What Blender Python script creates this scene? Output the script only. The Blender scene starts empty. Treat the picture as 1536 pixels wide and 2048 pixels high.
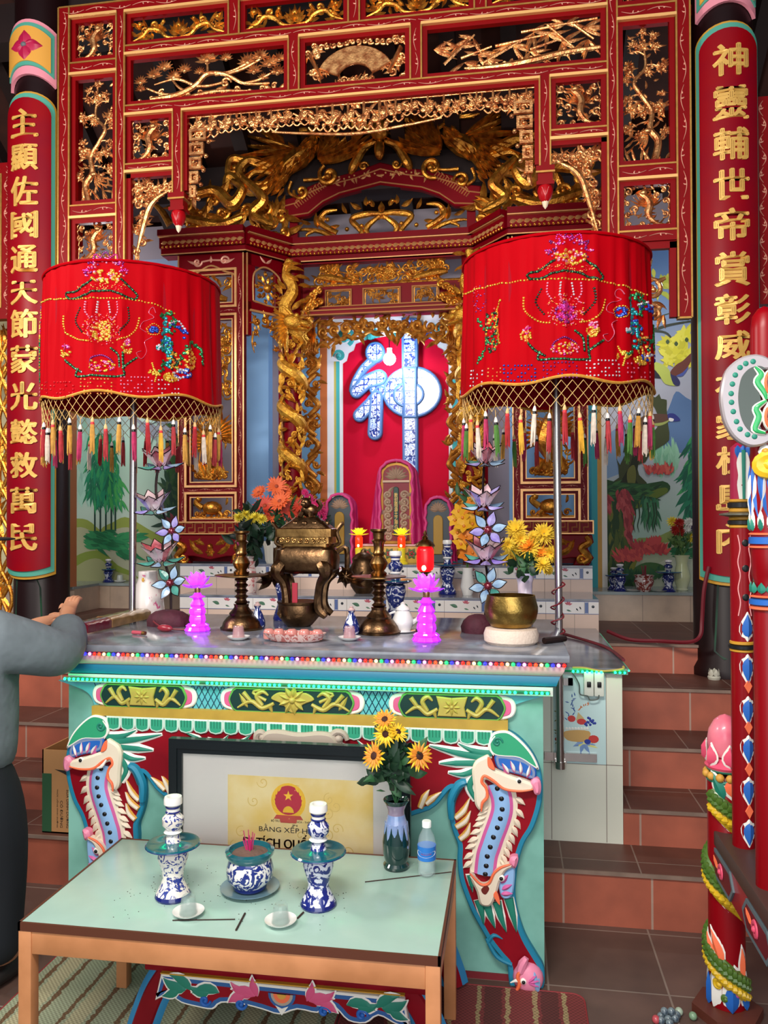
import bpy,bmesh,math,random
from math import sin,cos,pi,radians,sqrt,atan2
from mathutils import Vector,Matrix,Euler
from mathutils.geometry import tessellate_polygon
SC=bpy.context.scene
COL=SC.collection
# ------------------------------------------------------------------ camera
FPX,CX,CY,EYE=1580.0,768.0,1024.0,1.6
YAW,PITCH,ROLL=radians(9.1),radians(0.7),radians(-0.19)
_c,_s=cos(YAW),sin(YAW)
FWD=Vector((-_s*cos(PITCH),_c*cos(PITCH),sin(PITCH)))
_r=Vector((_c,_s,0.0));_u=_r.cross(FWD)
RGT=cos(ROLL)*_r+sin(ROLL)*_u
UPV=-sin(ROLL)*_r+cos(ROLL)*_u
CAMP=Vector((0,0,EYE))
cam_data=bpy.data.cameras.new('camera');cam=bpy.data.objects.new('camera',cam_data);COL.objects.link(cam)
cam_data.sensor_fit='VERTICAL';cam_data.sensor_height=24.0;cam_data.lens=FPX/2048.0*24.0
cam_data.clip_start=0.05;cam_data.clip_end=100
Mc=Matrix((RGT,UPV,-FWD)).transposed().to_4x4();Mc.translation=CAMP
cam.matrix_world=Mc
SC.camera=cam
# ------------------------------------------------------------------ world, lights, exposure
SC.view_settings.view_transform='Standard';SC.view_settings.look='None'
SC.view_settings.gamma=1.0;SC.view_settings.use_curve_mapping=False
SC.view_settings.exposure=0.0
world=bpy.data.worlds.new('daylight');SC.world=world;world.use_nodes=True
world.node_tree.nodes['Background'].inputs[0].default_value=(0.86,0.93,1.0,1)
world.node_tree.nodes['Background'].inputs[1].default_value=0.7
def lamp(name,kind,loc,energy,color=(1,1,1),size=0.2,aim=None,sizey=None):
 L=bpy.data.lights.new(name,kind);L.energy=energy;L.color=color
 if kind=='AREA':
  L.size=size
  if sizey:L.shape='RECTANGLE';L.size_y=sizey
 elif kind in('POINT','SPOT'):L.shadow_soft_size=size
 o=bpy.data.objects.new(name,L);COL.objects.link(o);o.location=loc
 if aim is not None:
  o.rotation_euler=(Vector(aim)-Vector(loc)).to_track_quat('-Z','Y').to_euler()
 return o
lamp('hall_lamp_light','AREA',(-0.6,0.2,3.5),150,(1.0,0.93,0.84),1.6,(-0.8,4.0,2.2),0.5)
lamp('hall_lamp_light','AREA',(-3.6,1.9,3.4),80,(1.0,0.95,0.88),0.8,(-1.6,3.6,2.2),0.4)
lamp('front_fill_light','AREA',(.4,-1.3,1.7),66,(.95,.98,1.0),3.0,(.1,3.2,.35),1.8)  # added fill lamp, brightens the lower altar and steps from the front
lamp('mural_bulb_light','POINT',(-2.95,5.35,3.3),17,(0.97,0.98,1.0),0.05)
lamp('mural_bulb_light','POINT',(1.1,5.35,3.2),17,(0.97,0.98,1.0),0.05)
# ------------------------------------------------------------------ helpers
def ray(x,y):return FWD+(x-CX)/FPX*RGT-(y-CY)/FPX*UPV
def at(x,y,Y):
 d=ray(x,y);return CAMP+d*(Y/d.y)
def onz(x,y,Z):
 d=ray(x,y);return CAMP+d*((Z-EYE)/d.z)
def uz(x,y,Y):
 p=at(x,y,Y);return(p.x,p.z)
def uzs(pts,Y):return[uz(a,b,Y)for a,b in pts]
def lin(h):
 if not isinstance(h,str):return tuple(h)+((1,)if len(h)==3 else())
 h=h.lstrip('#');v=[int(h[i:i+2],16)/255 for i in(0,2,4)]
 return tuple((c/12.92 if c<=.04045 else((c+.055)/1.055)**2.4)for c in v)+(1,)
_M={}
def mat(name,color='#808080',rough=0.5,metal=0.0,coat=0.0,noise=0.0,nscale=12.0,color2=None,bump=0.0,bscale=60.0,emit=0.0,ecolor=None,trans=0.0,ior=1.45,spec=0.5,alpha=1.0,sss=0.0,sheen=0.0):
 if name in _M:return _M[name]
 m=bpy.data.materials.new(name);m.use_nodes=True;nt=m.node_tree;b=nt.nodes['Principled BSDF']
 c=lin(color)
 b.inputs['Base Color'].default_value=c;b.inputs['Roughness'].default_value=rough;b.inputs['Metallic'].default_value=metal
 b.inputs['Coat Weight'].default_value=coat;b.inputs['Coat Roughness'].default_value=0.12
 b.inputs['IOR'].default_value=ior;b.inputs['Transmission Weight'].default_value=trans
 b.inputs['Specular IOR Level'].default_value=spec;b.inputs['Alpha'].default_value=alpha
 if sheen:b.inputs['Sheen Weight'].default_value=sheen;b.inputs['Sheen Tint'].default_value=c
 if emit:
  b.inputs['Emission Color'].default_value=lin(ecolor or color);b.inputs['Emission Strength'].default_value=emit
 if noise or color2:
  tc=nt.nodes.new('ShaderNodeTexCoord');n=nt.nodes.new('ShaderNodeTexNoise');n.inputs['Scale'].default_value=nscale
  n.inputs['Detail'].default_value=4
  nt.links.new(tc.outputs['Object'],n.inputs['Vector'])
  r=nt.nodes.new('ShaderNodeValToRGB');c2=lin(color2)if color2 else tuple(v*(1-noise)for v in c[:3])+(1,)
  r.color_ramp.elements[0].position=.35;r.color_ramp.elements[1].position=.65
  r.color_ramp.elements[0].color=c2;r.color_ramp.elements[1].color=c
  nt.links.new(n.outputs['Fac'],r.inputs['Fac']);nt.links.new(r.outputs['Color'],b.inputs['Base Color'])
 if bump:
  tc2=nt.nodes.new('ShaderNodeTexCoord');n2=nt.nodes.new('ShaderNodeTexNoise');n2.inputs['Scale'].default_value=bscale
  nt.links.new(tc2.outputs['Object'],n2.inputs['Vector'])
  bp=nt.nodes.new('ShaderNodeBump');bp.inputs['Strength'].default_value=bump;bp.inputs['Distance'].default_value=0.01
  nt.links.new(n2.outputs['Fac'],bp.inputs['Height']);nt.links.new(bp.outputs['Normal'],b.inputs['Normal'])
 _M[name]=m
 return m
def setp(o,label=None,cat=None,group=None,kind=None):
 if label:o['label']=label
 if cat:o['category']=cat
 if group:o['group']=group
 if kind:o['kind']=kind
 return o
def thing(name,loc,label,cat,group=None,rotz=0.0):
 o=bpy.data.objects.new(name,None);COL.objects.link(o);o.location=loc;o.rotation_euler=(0,0,rotz)
 o.empty_display_size=0.05
 return setp(o,label,cat,group)
def origin_of(o):
 v=Vector((0,0,0))
 while o is not None:v+=Vector(o.location);o=o.parent
 return v
def dup(root,loc=None,label=None,group=None,rotz=None):
 r=root.copy();COL.objects.link(r)
 if loc is not None:r.location=loc
 if rotz is not None:r.rotation_euler=(0,0,rotz)
 if label:r['label']=label
 if group:r['group']=group
 for ch in list(root.children):
  c=ch.copy();COL.objects.link(c);c.parent=r
  for g in list(ch.children):
   d=g.copy();COL.objects.link(d);d.parent=c
 return r
def cr(pts,n=6,closed=False):
 """Catmull-Rom through points of any dimension."""
 P=[Vector(p)if len(p)==3 else Vector((p[0],p[1],0))for p in pts];dim=len(pts[0]);out=[]
 N=len(P);segs=N if closed else N-1
 for i in range(segs):
  if closed:p0,p1,p2,p3=P[(i-1)%N],P[i],P[(i+1)%N],P[(i+2)%N]
  else:p0,p1,p2,p3=P[max(i-1,0)],P[i],P[i+1],P[min(i+2,N-1)]
  for k in range(n):
   t=k/n;t2=t*t;t3=t2*t
   out.append(.5*((2*p1)+(p2-p0)*t+(2*p0-5*p1+4*p2-p3)*t2+(3*p1-p0-3*p2+p3)*t3))
 if not closed:out.append(P[-1])
 return[tuple(v)if dim==3 else(v.x,v.y)for v in out]
def poff(pts,d):
 """Move a closed 2D outline inwards by d."""
 n=len(pts);A=sum(pts[i][0]*pts[(i+1)%n][1]-pts[(i+1)%n][0]*pts[i][1]for i in range(n))
 s=1 if A>0 else-1;out=[]
 for i in range(n):
  a,b,c=Vector(pts[i-1]),Vector(pts[i]),Vector(pts[(i+1)%n])
  e1,e2=b-a,c-b
  if e1.length<1e-9 or e2.length<1e-9:out.append((b.x,b.y));continue
  e1.normalize();e2.normalize()
  n1,n2=Vector((-e1.y,e1.x)),Vector((-e2.y,e2.x));m=n1+n2
  if m.length<.3:m=n1*1.0
  else:m=m/max(m.dot(n1),.45)
  q=b+s*d*m
  out.append((q.x,q.y))
 return out
def planeF(Y):return lambda u,v,w:(u,Y-w,v)
def cylF(cx,cy,R):return lambda u,v,w:(cx+(R+w)*sin(u/R),cy-(R+w)*cos(u/R),v)
def obliF(o,ex,nrm):
 o,ex,nrm=Vector(o),Vector(ex).normalized(),Vector(nrm).normalized()
 return lambda u,v,w:tuple(o+ex*u+Vector((0,0,v))+nrm*w)
def topF(z):return lambda u,v,w:(u,v,z+w)
class MB:
 def __init__(s,m=None):
  s.v=[];s.f=[];s.mi=[];s.mats=[];s.cur=0
  if m:s.m(m)
 def m(s,m):
  if m not in s.mats:s.mats.append(m)
  s.cur=s.mats.index(m);return s
 def add(s,vs,fs):
  b=len(s.v);s.v.extend(vs);s.f.extend([tuple(b+i for i in f)for f in fs]);s.mi.extend([s.cur]*len(fs));return s
 def box(s,x0,x1,y0,y1,z0,z1):
  return s.add([(x,y,z)for z in(z0,z1)for y in(y0,y1)for x in(x0,x1)],[(0,2,3,1),(4,5,7,6),(0,1,5,4),(2,6,7,3),(0,4,6,2),(1,3,7,5)])
 def bbox(s,x0,x1,y0,y1,z0,z1,b=0.004):
  """box with chamfered edges"""
  bm=bmesh.new();bmesh.ops.create_cube(bm,size=1)
  for v in bm.verts:v.co=Vector(((x0+x1)/2+v.co.x*(x1-x0),(y0+y1)/2+v.co.y*(y1-y0),(z0+z1)/2+v.co.z*(z1-z0)))
  bmesh.ops.bevel(bm,geom=list(bm.edges),offset=b,segments=2,affect='EDGES',profile=0.5)
  return s.bm(bm)
 def bm(s,bm,M=None):
  bm.verts.index_update()
  s.add([tuple(M@v.co)if M else tuple(v.co)for v in bm.verts],[tuple(v.index for v in f.verts)for f in bm.faces]);bm.free();return s
 def obox(s,c,size,R):
  c=Vector(c);hx,hy,hz=[a/2 for a in size]
  vs=[tuple(c+R@Vector((x,y,z)))for z in(-hz,hz)for y in(-hy,hy)for x in(-hx,hx)]
  return s.add(vs,[(0,2,3,1),(4,5,7,6),(0,1,5,4),(2,6,7,3),(0,4,6,2),(1,3,7,5)])
 def tube(s,pts,r,seg=6,closed=False,caps=True):
  P=[Vector(p)for p in pts];n=len(P)
  if n<2:return s
  rs=r if isinstance(r,(list,tuple))else[r]*n
  vs=[];up=None
  for i in range(n):
   t=(P[(i+1)%n]-P[i-1])if closed else(P[min(i+1,n-1)]-P[max(i-1,0)])
   if t.length<1e-9:t=Vector((0,0,1))
   t.normalize()
   if up is None:up=Vector((0,0,1))if abs(t.z)<.9 else Vector((1,0,0))
   a=t.cross(up)
   if a.length<1e-4:a=t.cross(Vector((1,.3,.2)))
   a.normalize();b=a.cross(t);up=b
   for k in range(seg):
    an=2*pi*k/seg
    vs.append(tuple(P[i]+a*(rs[i]*cos(an))+b*(rs[i]*sin(an))))
  fs=[];m=n if closed else n-1
  for i in range(m):
   j=(i+1)%n
   for k in range(seg):
    l=(k+1)%seg
    fs.append((i*seg+k,i*seg+l,j*seg+l,j*seg+k))
  if caps and not closed:
   fs.append(tuple(range(seg-1,-1,-1)));fs.append(tuple((n-1)*seg+k for k in range(seg)))
  return s.add(vs,fs)
 def lathe(s,prof,c=(0,0,0),seg=20,ax=None,lobes=0,lobe=0.0):
  """prof: (r, z) from bottom to top; ax: optional 3x3 rotation"""
  c=Vector(c);vs=[];n=len(prof)
  for r,z in prof:
   for k in range(seg):
    an=2*pi*k/seg;rr=r*(1+lobe*cos(lobes*an))if lobes else r
    p=Vector((rr*cos(an),rr*sin(an),z))
    if ax:p=ax@p
    vs.append(tuple(c+p))
  fs=[(i*seg+k,i*seg+(k+1)%seg,(i+1)*seg+(k+1)%seg,(i+1)*seg+k)for i in range(n-1)for k in range(seg)]
  if prof[0][0]>1e-5:fs.append(tuple(range(seg-1,-1,-1)))
  if prof[-1][0]>1e-5:fs.append(tuple((n-1)*seg+k for k in range(seg)))
  return s.add(vs,fs)
 def ell(s,c,r,seg=10,rings=6,R=None):
  if not isinstance(r,(tuple,list)):r=(r,r,r)
  c=Vector(c);vs=[]
  for i in range(rings+1):
   t=pi*i/rings-pi/2
   for k in range(seg):
    a=2*pi*k/seg;p=Vector((r[0]*cos(t)*cos(a),r[1]*cos(t)*sin(a),r[2]*sin(t)))
    if R:p=R@p
    vs.append(tuple(c+p))
  fs=[(i*seg+k,i*seg+(k+1)%seg,(i+1)*seg+(k+1)%seg,(i+1)*seg+k)for i in range(rings)for k in range(seg)]
  return s.add(vs,fs)
 def plate(s,pts,F,t,bev=0.0,w0=0.0,bands=(),front=None,back=False):
  """extruded outline on frame F from w0 to w0+t, optional chamfer and painted bands [(inset, material)] on its face"""
  n=len(pts);edge=s.cur
  A=sum(pts[i][0]*pts[(i+1)%n][1]-pts[(i+1)%n][0]*pts[i][1]for i in range(n))
  if A<0:pts=pts[::-1]
  rings=[(pts,w0),(pts,w0+t-bev)]if bev else[(pts,w0),(pts,w0+t)]
  if bev:rings.append((poff(pts,bev),w0+t))
  ms=[edge]*(len(rings)-1)
  for d,mm in bands:
   s.m(mm);rings.append((poff(pts,d),w0+t+0.0));ms.append(s.cur)
  s.cur=edge
  vs=[];fs=[]
  for rp,w in rings:vs.extend([F(u,v,w)for u,v in rp])
  base=len(s.v);s.v.extend(vs)
  for i in range(len(rings)-1):
   for k in range(n):
    l=(k+1)%n
    s.f.append((base+i*n+k,base+i*n+l,base+(i+1)*n+l,base+(i+1)*n+k));s.mi.append(ms[i])
  last=rings[-1][0]
  if front:s.m(front)
  tri=tessellate_polygon([[Vector((u,v,0))for u,v in last]])
  o=base+(len(rings)-1)*n
  for a,b,c in tri:
   pa,pb,pc=last[a],last[b],last[c]
   if(pb[0]-pa[0])*(pc[1]-pa[1])-(pc[0]-pa[0])*(pb[1]-pa[1])<0:b,c=c,b
   s.f.append((o+a,o+b,o+c));s.mi.append(s.cur)
  if back:
   for a,b,c in tri:
    pa,pb,pc=pts[a],pts[b],pts[c]
    if(pb[0]-pa[0])*(pc[1]-pa[1])-(pc[0]-pa[0])*(pb[1]-pa[1])<0:b,c=c,b
    s.f.append((base+a,base+c,base+b));s.mi.append(edge)
  s.cur=edge
  return s
  # ---- carved work on a frame F(u, v, w)
 def stroke(s,F,pts,ws,h=None,w0=0.0,prof=5):
  """carved rib along 2D points with widths ws; rounded (prof=5) or ridged (prof=3)"""
  n=len(pts)
  if isinstance(ws,(int,float)):ws=[ws]*n
  elif len(ws)==2 and n!=2:ws=[ws[0]+(ws[1]-ws[0])*i/(n-1)for i in range(n)]
  elif len(ws)!=n:
   k=len(ws);ws=[ws[min(int(i/(n-1)*(k-1)),k-2)]*(1-(i/(n-1)*(k-1)-min(int(i/(n-1)*(k-1)),k-2)))+ws[min(int(i/(n-1)*(k-1)),k-2)+1]*(i/(n-1)*(k-1)-min(int(i/(n-1)*(k-1)),k-2))for i in range(n)]
  cs=[(cos(pi*j/(prof-1)),sin(pi*j/(prof-1)))for j in range(prof)]
  vs=[]
  for i in range(n):
   a,b=pts[max(i-1,0)],pts[min(i+1,n-1)]
   tx,ty=b[0]-a[0],b[1]-a[1];L=sqrt(tx*tx+ty*ty)or 1e-9
   nx,ny=-ty/L,tx/L;w=ws[i]/2
   hh=(h if h is not None else ws[i]*.55)
   if h is not None:hh=h*min(1,.25+ws[i]/max(max(ws),1e-9))
   for ca,sa in cs:vs.append(F(pts[i][0]+nx*w*ca,pts[i][1]+ny*w*ca,w0+hh*sa))
  fs=[]
  for i in range(n-1):
   for k in range(prof):
    l=(k+1)%prof
    fs.append((i*prof+k,(i+1)*prof+k,(i+1)*prof+l,i*prof+l))
  fs.append(tuple(range(prof)));fs.append(tuple((n-1)*prof+k for k in range(prof-1,-1,-1)))
  return s.add(vs,fs)
 def leaf(s,F,u,v,ang,L,W,curl=0.0,h=None,w0=0.0,n=7):
  pts=[];x,y,a=u,v,ang
  for i in range(n):
   pts.append((x,y));x+=L/(n-1)*cos(a);y+=L/(n-1)*sin(a);a+=curl/(n-1)
  ws=[W*max(.06,sin(pi*(i/(n-1))**.75))for i in range(n)]
  return s.stroke(F,pts,ws,h if h is not None else W*.3,w0,3)
 def spiral(s,F,u,v,r,a0,turns,w,hand=1,tail=None,h=None,w0=0.0):
  """scroll that runs in from radius r to its eye; tail: 2D points leading to its start"""
  pts=[];N=max(10,int(16*abs(turns)))
  for i in range(N+1):
   t=i/N;rr=r*(1-.86*t);a=a0+hand*2*pi*turns*t
   pts.append((u+rr*cos(a),v+rr*sin(a)))
  if tail:pts=cr(list(tail)+[pts[0]],5)[:-1]+pts
  m=len(pts)
  s.stroke(F,pts,[w*(.55+.6*sin(pi*min(1,.15+.85*i/m)))for i in range(m)],h,w0)
  e=pts[-1];s.knob(F,e[0],e[1],w*.75,w0=w0)
  return s
 def knob(s,F,u,v,r,h=None,w0=0.0,seg=8):
  h=h or r;vs=[];R=3
  for i in range(R):
   t=i/R*pi/2
   for k in range(seg):vs.append(F(u+r*cos(t)*cos(2*pi*k/seg),v+r*cos(t)*sin(2*pi*k/seg),w0+h*sin(t)))
  vs.append(F(u,v,w0+h));fs=[]
  for i in range(R-1):
   for k in range(seg):fs.append((i*seg+k,i*seg+(k+1)%seg,(i+1)*seg+(k+1)%seg,(i+1)*seg+k))
  for k in range(seg):fs.append(((R-1)*seg+k,(R-1)*seg+(k+1)%seg,R*seg))
  return s.add(vs,fs)
 def rosette(s,F,u,v,r,n=6,w0=0.0,a0=0.0,h=None):
  for k in range(n):s.leaf(F,u+.2*r*cos(a0+2*pi*k/n),v+.2*r*sin(a0+2*pi*k/n),a0+2*pi*k/n,r*.85,r*(4.2/n if n>5 else .7),0,h,w0,5)
  return s.knob(F,u,v,r*.26,w0=w0)
 def rect(s,F,u0,u1,v0,v1,w0,w1):
  vs=[F(u,v,w)for w in(w0,w1)for v in(v0,v1)for u in(u0,u1)]
  return s.add(vs,[(0,2,3,1),(4,5,7,6),(0,1,5,4),(2,6,7,3),(0,4,6,2),(1,3,7,5)])
 def frame(s,F,u0,u1,v0,v1,wd,w0,w1):
  s.rect(F,u0,u1,v0,v0+wd,w0,w1);s.rect(F,u0,u1,v1-wd,v1,w0,w1)
  s.rect(F,u0,u0+wd,v0+wd,v1-wd,w0,w1);s.rect(F,u1-wd,u1,v0+wd,v1-wd,w0,w1);return s
 def wave_vine(s,F,a,b,amp,w,period=0.12,w0=0.0):
  """a thin gilded vine with little leaves along the line from a to b"""
  ax,ay=a;L=sqrt((b[0]-ax)**2+(b[1]-ay)**2);dx,dy=(b[0]-ax)/L,(b[1]-ay)/L
  n=max(1,round(L/period));P=L/n
  A0=atan2(dy,dx)
  for i in range(n):
   sg=1 if i%2 else-1;pts=[]
   for k in range(9):
    t=k/8;q=i*P+P*(.04+.92*t);d=sg*amp*(sin(pi*t)-.15)
    pts.append((ax+dx*q-dy*d,ay+dy*q+dx*d))
   s.stroke(F,pts,[w*.3,w*.6,w*.6,w*.3],w*.3,w0,3)
   e=pts[4];u=pts[6]
   s.leaf(F,e[0],e[1],A0-sg*1.9,amp*1.3,w*1.1,sg*1.6,w*.35,w0,5)
   s.leaf(F,u[0],u[1],A0-sg*2.5,amp*1.0,w*1.0,-sg*1.2,w*.35,w0,5)
   s.knob(F,e[0]+dy*sg*amp*.9,e[1]-dx*sg*amp*.9,w*.4,w*.3,w0,5)
  return s
 def build(s,name,parent=None,label=None,cat=None,group=None,kind=None,smooth=40,loc=None):
  me=bpy.data.meshes.new(name);o0=origin_of(parent)if parent is not None else(Vector(loc)if loc is not None else Vector((0,0,0)))
  vs=[(x-o0.x,y-o0.y,z-o0.z)for x,y,z in s.v]if o0.length>0 else s.v
  me.from_pydata(vs,[],s.f)
  for m in s.mats:me.materials.append(m)
  me.polygons.foreach_set('material_index',s.mi)
  if smooth:
   me.polygons.foreach_set('use_smooth',[True]*len(s.f));me.set_sharp_from_angle(angle=radians(smooth))
  me.update()
  o=bpy.data.objects.new(name,me);COL.objects.link(o)
  if parent is not None:o.parent=parent
  elif loc is not None:o.location=loc
  return setp(o,label,cat,group,kind)
_T={}
def glyphs(txt,bold=0.0,res=3):
 """outlines of a text as 2D triangles: (verts, faces), height about 1, centred"""
 key=(txt,bold,res)
 if key in _T:return _T[key]
 cu=bpy.data.curves.new('lettering','FONT');cu.body=txt;cu.size=1.0;cu.offset=bold;cu.extrude=0.02;cu.resolution_u=res
 cu.align_x='CENTER';cu.align_y='CENTER'
 o=bpy.data.objects.new('lettering',cu);COL.objects.link(o)
 dg=bpy.context.evaluated_depsgraph_get();dg.update();me=bpy.data.meshes.new_from_object(o.evaluated_get(dg))
 V=[tuple(v.co)for v in me.vertices];Fs=[tuple(p.vertices)for p in me.polygons]
 bpy.data.objects.remove(o);bpy.data.curves.remove(cu);bpy.data.meshes.remove(me)
 xs=[v[0]for v in V]or[0];ys=[v[1]for v in V]or[0]
 _T[key]=(V,Fs,(min(xs),max(xs),min(ys),max(ys)))
 return _T[key]
def put_text(mb,txt,F,u,v,w,h,t=0.003,bold=0.0,w0=0.0,rot=0.0):
 """letters filling a w x h box centred at (u, v); h None keeps proportions"""
 V,Fs,(x0,x1,y0,y1)=glyphs(txt,bold)
 if not V:return
 sx=w/(x1-x0);sy=h/(y1-y0)if h else sx
 mx,my=(x0+x1)/2,(y0+y1)/2;cr_,sr_=cos(rot),sin(rot)
 out=[]
 for x,y,z in V:
  a,b=(x-mx)*sx,(y-my)*sy
  out.append(F(u+a*cr_-b*sr_,v+a*sr_+b*cr_,w0+(t if z>0 else 0)))
 mb.add(out,Fs)
rnd=random.Random(7)
# ------------------------------------------------------------------ materials
RED=mat('red_lacquer','#820006',.45,spec=.18,noise=.12,nscale=5)
DRED=mat('dark_red_lacquer','#5a0008',.45,spec=.15,noise=.15,nscale=6)
GOLD=mat('gilding','#efaa42',.32,.85,color2='#a86424',nscale=25,bump=.25,bscale=90)
PGOLD=mat('pale_gilding','#f4b474',.32,.85,color2='#a86038',nscale=25,bump=.25,bscale=90)
TRIM=mat('gilt_trim','#c8924a',.4,.7,noise=.2,nscale=30)
VINE=mat('painted_gold_vine','#e8a890',.4,.25)
TEAL=mat('teal_paint','#4fa08c',.45)
OCHRE=mat('ochre_paint','#c8922c',.45,noise=.1)
PINK=mat('pink_paint','#e88aa8',.45)
WHITE=mat('white_paint','#e8e4dc',.5)
BLACK=mat('black_paint','#101012',.4)
COLW=mat('dark_column_lacquer','#1c0709',.42,spec=.3,noise=.2,nscale=4)
# ================================================================== the hall
def tile_mat(name,c1,c2,mortar,sx,sy,rough=.5,mort=.012,axes='XY',bump=.15,off=(0,0),stagger=0.0):
 if name in _M:return _M[name]
 m=bpy.data.materials.new(name);m.use_nodes=True;nt=m.node_tree;b=nt.nodes['Principled BSDF'];b.inputs['Roughness'].default_value=rough
 tc=nt.nodes.new('ShaderNodeTexCoord');sp=nt.nodes.new('ShaderNodeSeparateXYZ');cb=nt.nodes.new('ShaderNodeCombineXYZ')
 nt.links.new(tc.outputs['Object'],sp.inputs[0])
 for i,a in enumerate(axes):
  ad=nt.nodes.new('ShaderNodeMath');ad.operation='ADD';ad.inputs[1].default_value=off[i]
  nt.links.new(sp.outputs[a],ad.inputs[0]);nt.links.new(ad.outputs[0],cb.inputs[i])
 br=nt.nodes.new('ShaderNodeTexBrick');br.offset=stagger;br.inputs['Scale'].default_value=1
 br.inputs['Brick Width'].default_value=sx;br.inputs['Row Height'].default_value=sy;br.inputs['Mortar Size'].default_value=mort/2
 br.inputs['Mortar Smooth'].default_value=.3
 br.inputs['Color1'].default_value=lin(c1);br.inputs['Color2'].default_value=lin(c2);br.inputs['Mortar'].default_value=lin(mortar)
 nt.links.new(cb.outputs[0],br.inputs['Vector'])
 ns=nt.nodes.new('ShaderNodeTexNoise');ns.inputs['Scale'].default_value=6;ns.inputs['Detail'].default_value=6;nt.links.new(tc.outputs['Object'],ns.inputs['Vector'])
 mx=nt.nodes.new('ShaderNodeMix');mx.data_type='RGBA';mx.blend_type='MULTIPLY'
 rp=nt.nodes.new('ShaderNodeValToRGB');rp.color_ramp.elements[0].color=(.62,.62,.64,1);rp.color_ramp.elements[1].color=(1.1,1.08,1.05,1)
 rp.color_ramp.elements[0].position=.3;rp.color_ramp.elements[1].position=.7
 nt.links.new(ns.outputs['Fac'],rp.inputs['Fac']);mx.inputs[0].default_value=.75
 nt.links.new(br.outputs['Color'],mx.inputs[6]);nt.links.new(rp.outputs['Color'],mx.inputs[7]);nt.links.new(mx.outputs[2],b.inputs['Base Color'])
 bp=nt.nodes.new('ShaderNodeBump');bp.inputs['Strength'].default_value=bump;bp.inputs['Distance'].default_value=.01;bp.invert=True
 nt.links.new(br.outputs['Fac'],bp.inputs['Height']);nt.links.new(bp.outputs['Normal'],b.inputs['Normal'])
 _M[name]=m;return m
FLOOR=tile_mat('floor_tiles','#6a5048','#5c463e','#8a7a70',.4,.4,.45,.008,'XY',.1,(.28,.0))
TREAD=tile_mat('tread_tiles','#663c30','#5a362c','#8a7468',.3,.42,.5,.007,'XY',.1,(.1,.02))
RISER=tile_mat('riser_tiles','#ac5c46','#9a4e36','#b09080',.34,3.0,.5,.01,'XZ',.12,(.14,.3))
NOSE=mat('pale_step_nosing','#8e7668',.7,noise=.3,nscale=9)
CREAM=tile_mat('cream_tiles','#c4ad98','#bca692','#8a7a70',.31,3.0,.3,.004,'XZ',.05,(.05,.06))
PLASTER=mat('pale_wall_plaster','#948a94',.8,noise=.06,nscale=3)
DARKW=mat('dark_roof_timber','#200c0a',.6,noise=.3,nscale=5)
ROOFT=mat('roof_underside_tiles','#3c170c',.75,noise=.35,nscale=8)
MB(FLOOR).box(-6,4,-3.5,7,-.1,0).build('floor',kind='structure',smooth=0)
MB(PLASTER).box(-6,4,6.06,6.2,0,4.02).build('wall_back',kind='structure',smooth=0)
MB(PLASTER).box(-6.15,-6,-1.5,6.2,0,8.5).build('wall_left',kind='structure',smooth=0)
MB(PLASTER).box(4,4.15,-1.5,6.2,0,8.5).build('wall_right',kind='structure',smooth=0)
def roofz(y):return 4.02+(6.2-y)*.72
MB(ROOFT).add([(-6.2,6.3,roofz(6.3)),(4.2,6.3,roofz(6.3)),(4.2,-1.5,roofz(-1.5)),(-6.2,-1.5,roofz(-1.5)),(-6.2,6.3,roofz(6.3)+.1),(4.2,6.3,roofz(6.3)+.1),(4.2,-1.5,roofz(-1.5)+.1),(-6.2,-1.5,roofz(-1.5)+.1)],[(0,3,2,1),(4,5,6,7),(0,1,5,4),(2,3,7,6),(0,4,7,3),(1,2,6,5)]).build('ceiling',kind='structure',smooth=0)
for i in range(26):
 x=-5.9+i*.39
 mb=MB(DARKW);mb.add([(x+a,y,roofz(y)-d)for y in(6.1,-1.4)for a in(0,.1)for d in(.14,0)],[(0,1,3,2),(4,6,7,5),(0,2,6,4),(1,5,7,3),(0,4,5,1),(2,3,7,6)])
 mb.build('trim_%d'%(i+101),kind='structure',smooth=0)
for i,y in enumerate((5.6,4.62,3.4,2.0)):
 MB(DARKW).box(-6,4,y,y+.2,roofz(y)-.45,roofz(y)-.2).build('trim_%d'%(i+141),kind='structure',smooth=0)
 # ---- steps, left and right of the altar
STEPS=[(0.0,3.238,.216),(.216,3.515,.369),(.369,3.816,.553),(.553,4.146,.759),(.759,4.552,.919)]
def flight(x0,x1,nm,xs=None):
 for i,(z0,y0,z1)in enumerate(STEPS):
  a,b=(xs[i]if xs else(x0,x1))
  mb=MB(RISER)
  mb.box(a,b,y0,6.06,z0-.02 if i else 0,z1-.012)
  mb.m(TREAD);mb.box(a,b,y0-.008,6.06,z1-.012,z1)
  mb.m(NOSE);mb.box(a,b,y0-.0095,y0-.002,z1-.014,z1+.0005)
  o=mb.build('floor_%s_step_%d'%(nm,i+1),kind='structure',smooth=0)
flight(.112,4,'right',[(.112,4),(.47,4),(.47,4),(.47,4),(.51,4)])
flight(-6,-1.70,'left',[(-6,-1.70),(-6,-1.70),(-6,-1.70),(-6,-1.70),(-6,-2.1)])
# ---- tiled ledges under the murals
LEDGE=mat('ledge_marble_top','#8f9a98',.2,noise=.15,nscale=8)
def ledge(name,x0,x1,y0,z,yb=6.06):
 mb=MB(CREAM).box(x0,x1,y0,yb,.9,z-.02);mb.m(LEDGE).box(x0,x1,y0-.012,yb,z-.02,z);mb.build(name,kind='structure',smooth=0)
ledge('trim_19',.53,4,5.57,1.118)
ledge('trim_20',-3.24,-2.3,5.87,1.118)
ledge('trim_21',-6,-3.24,5.5,1.118)
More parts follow.
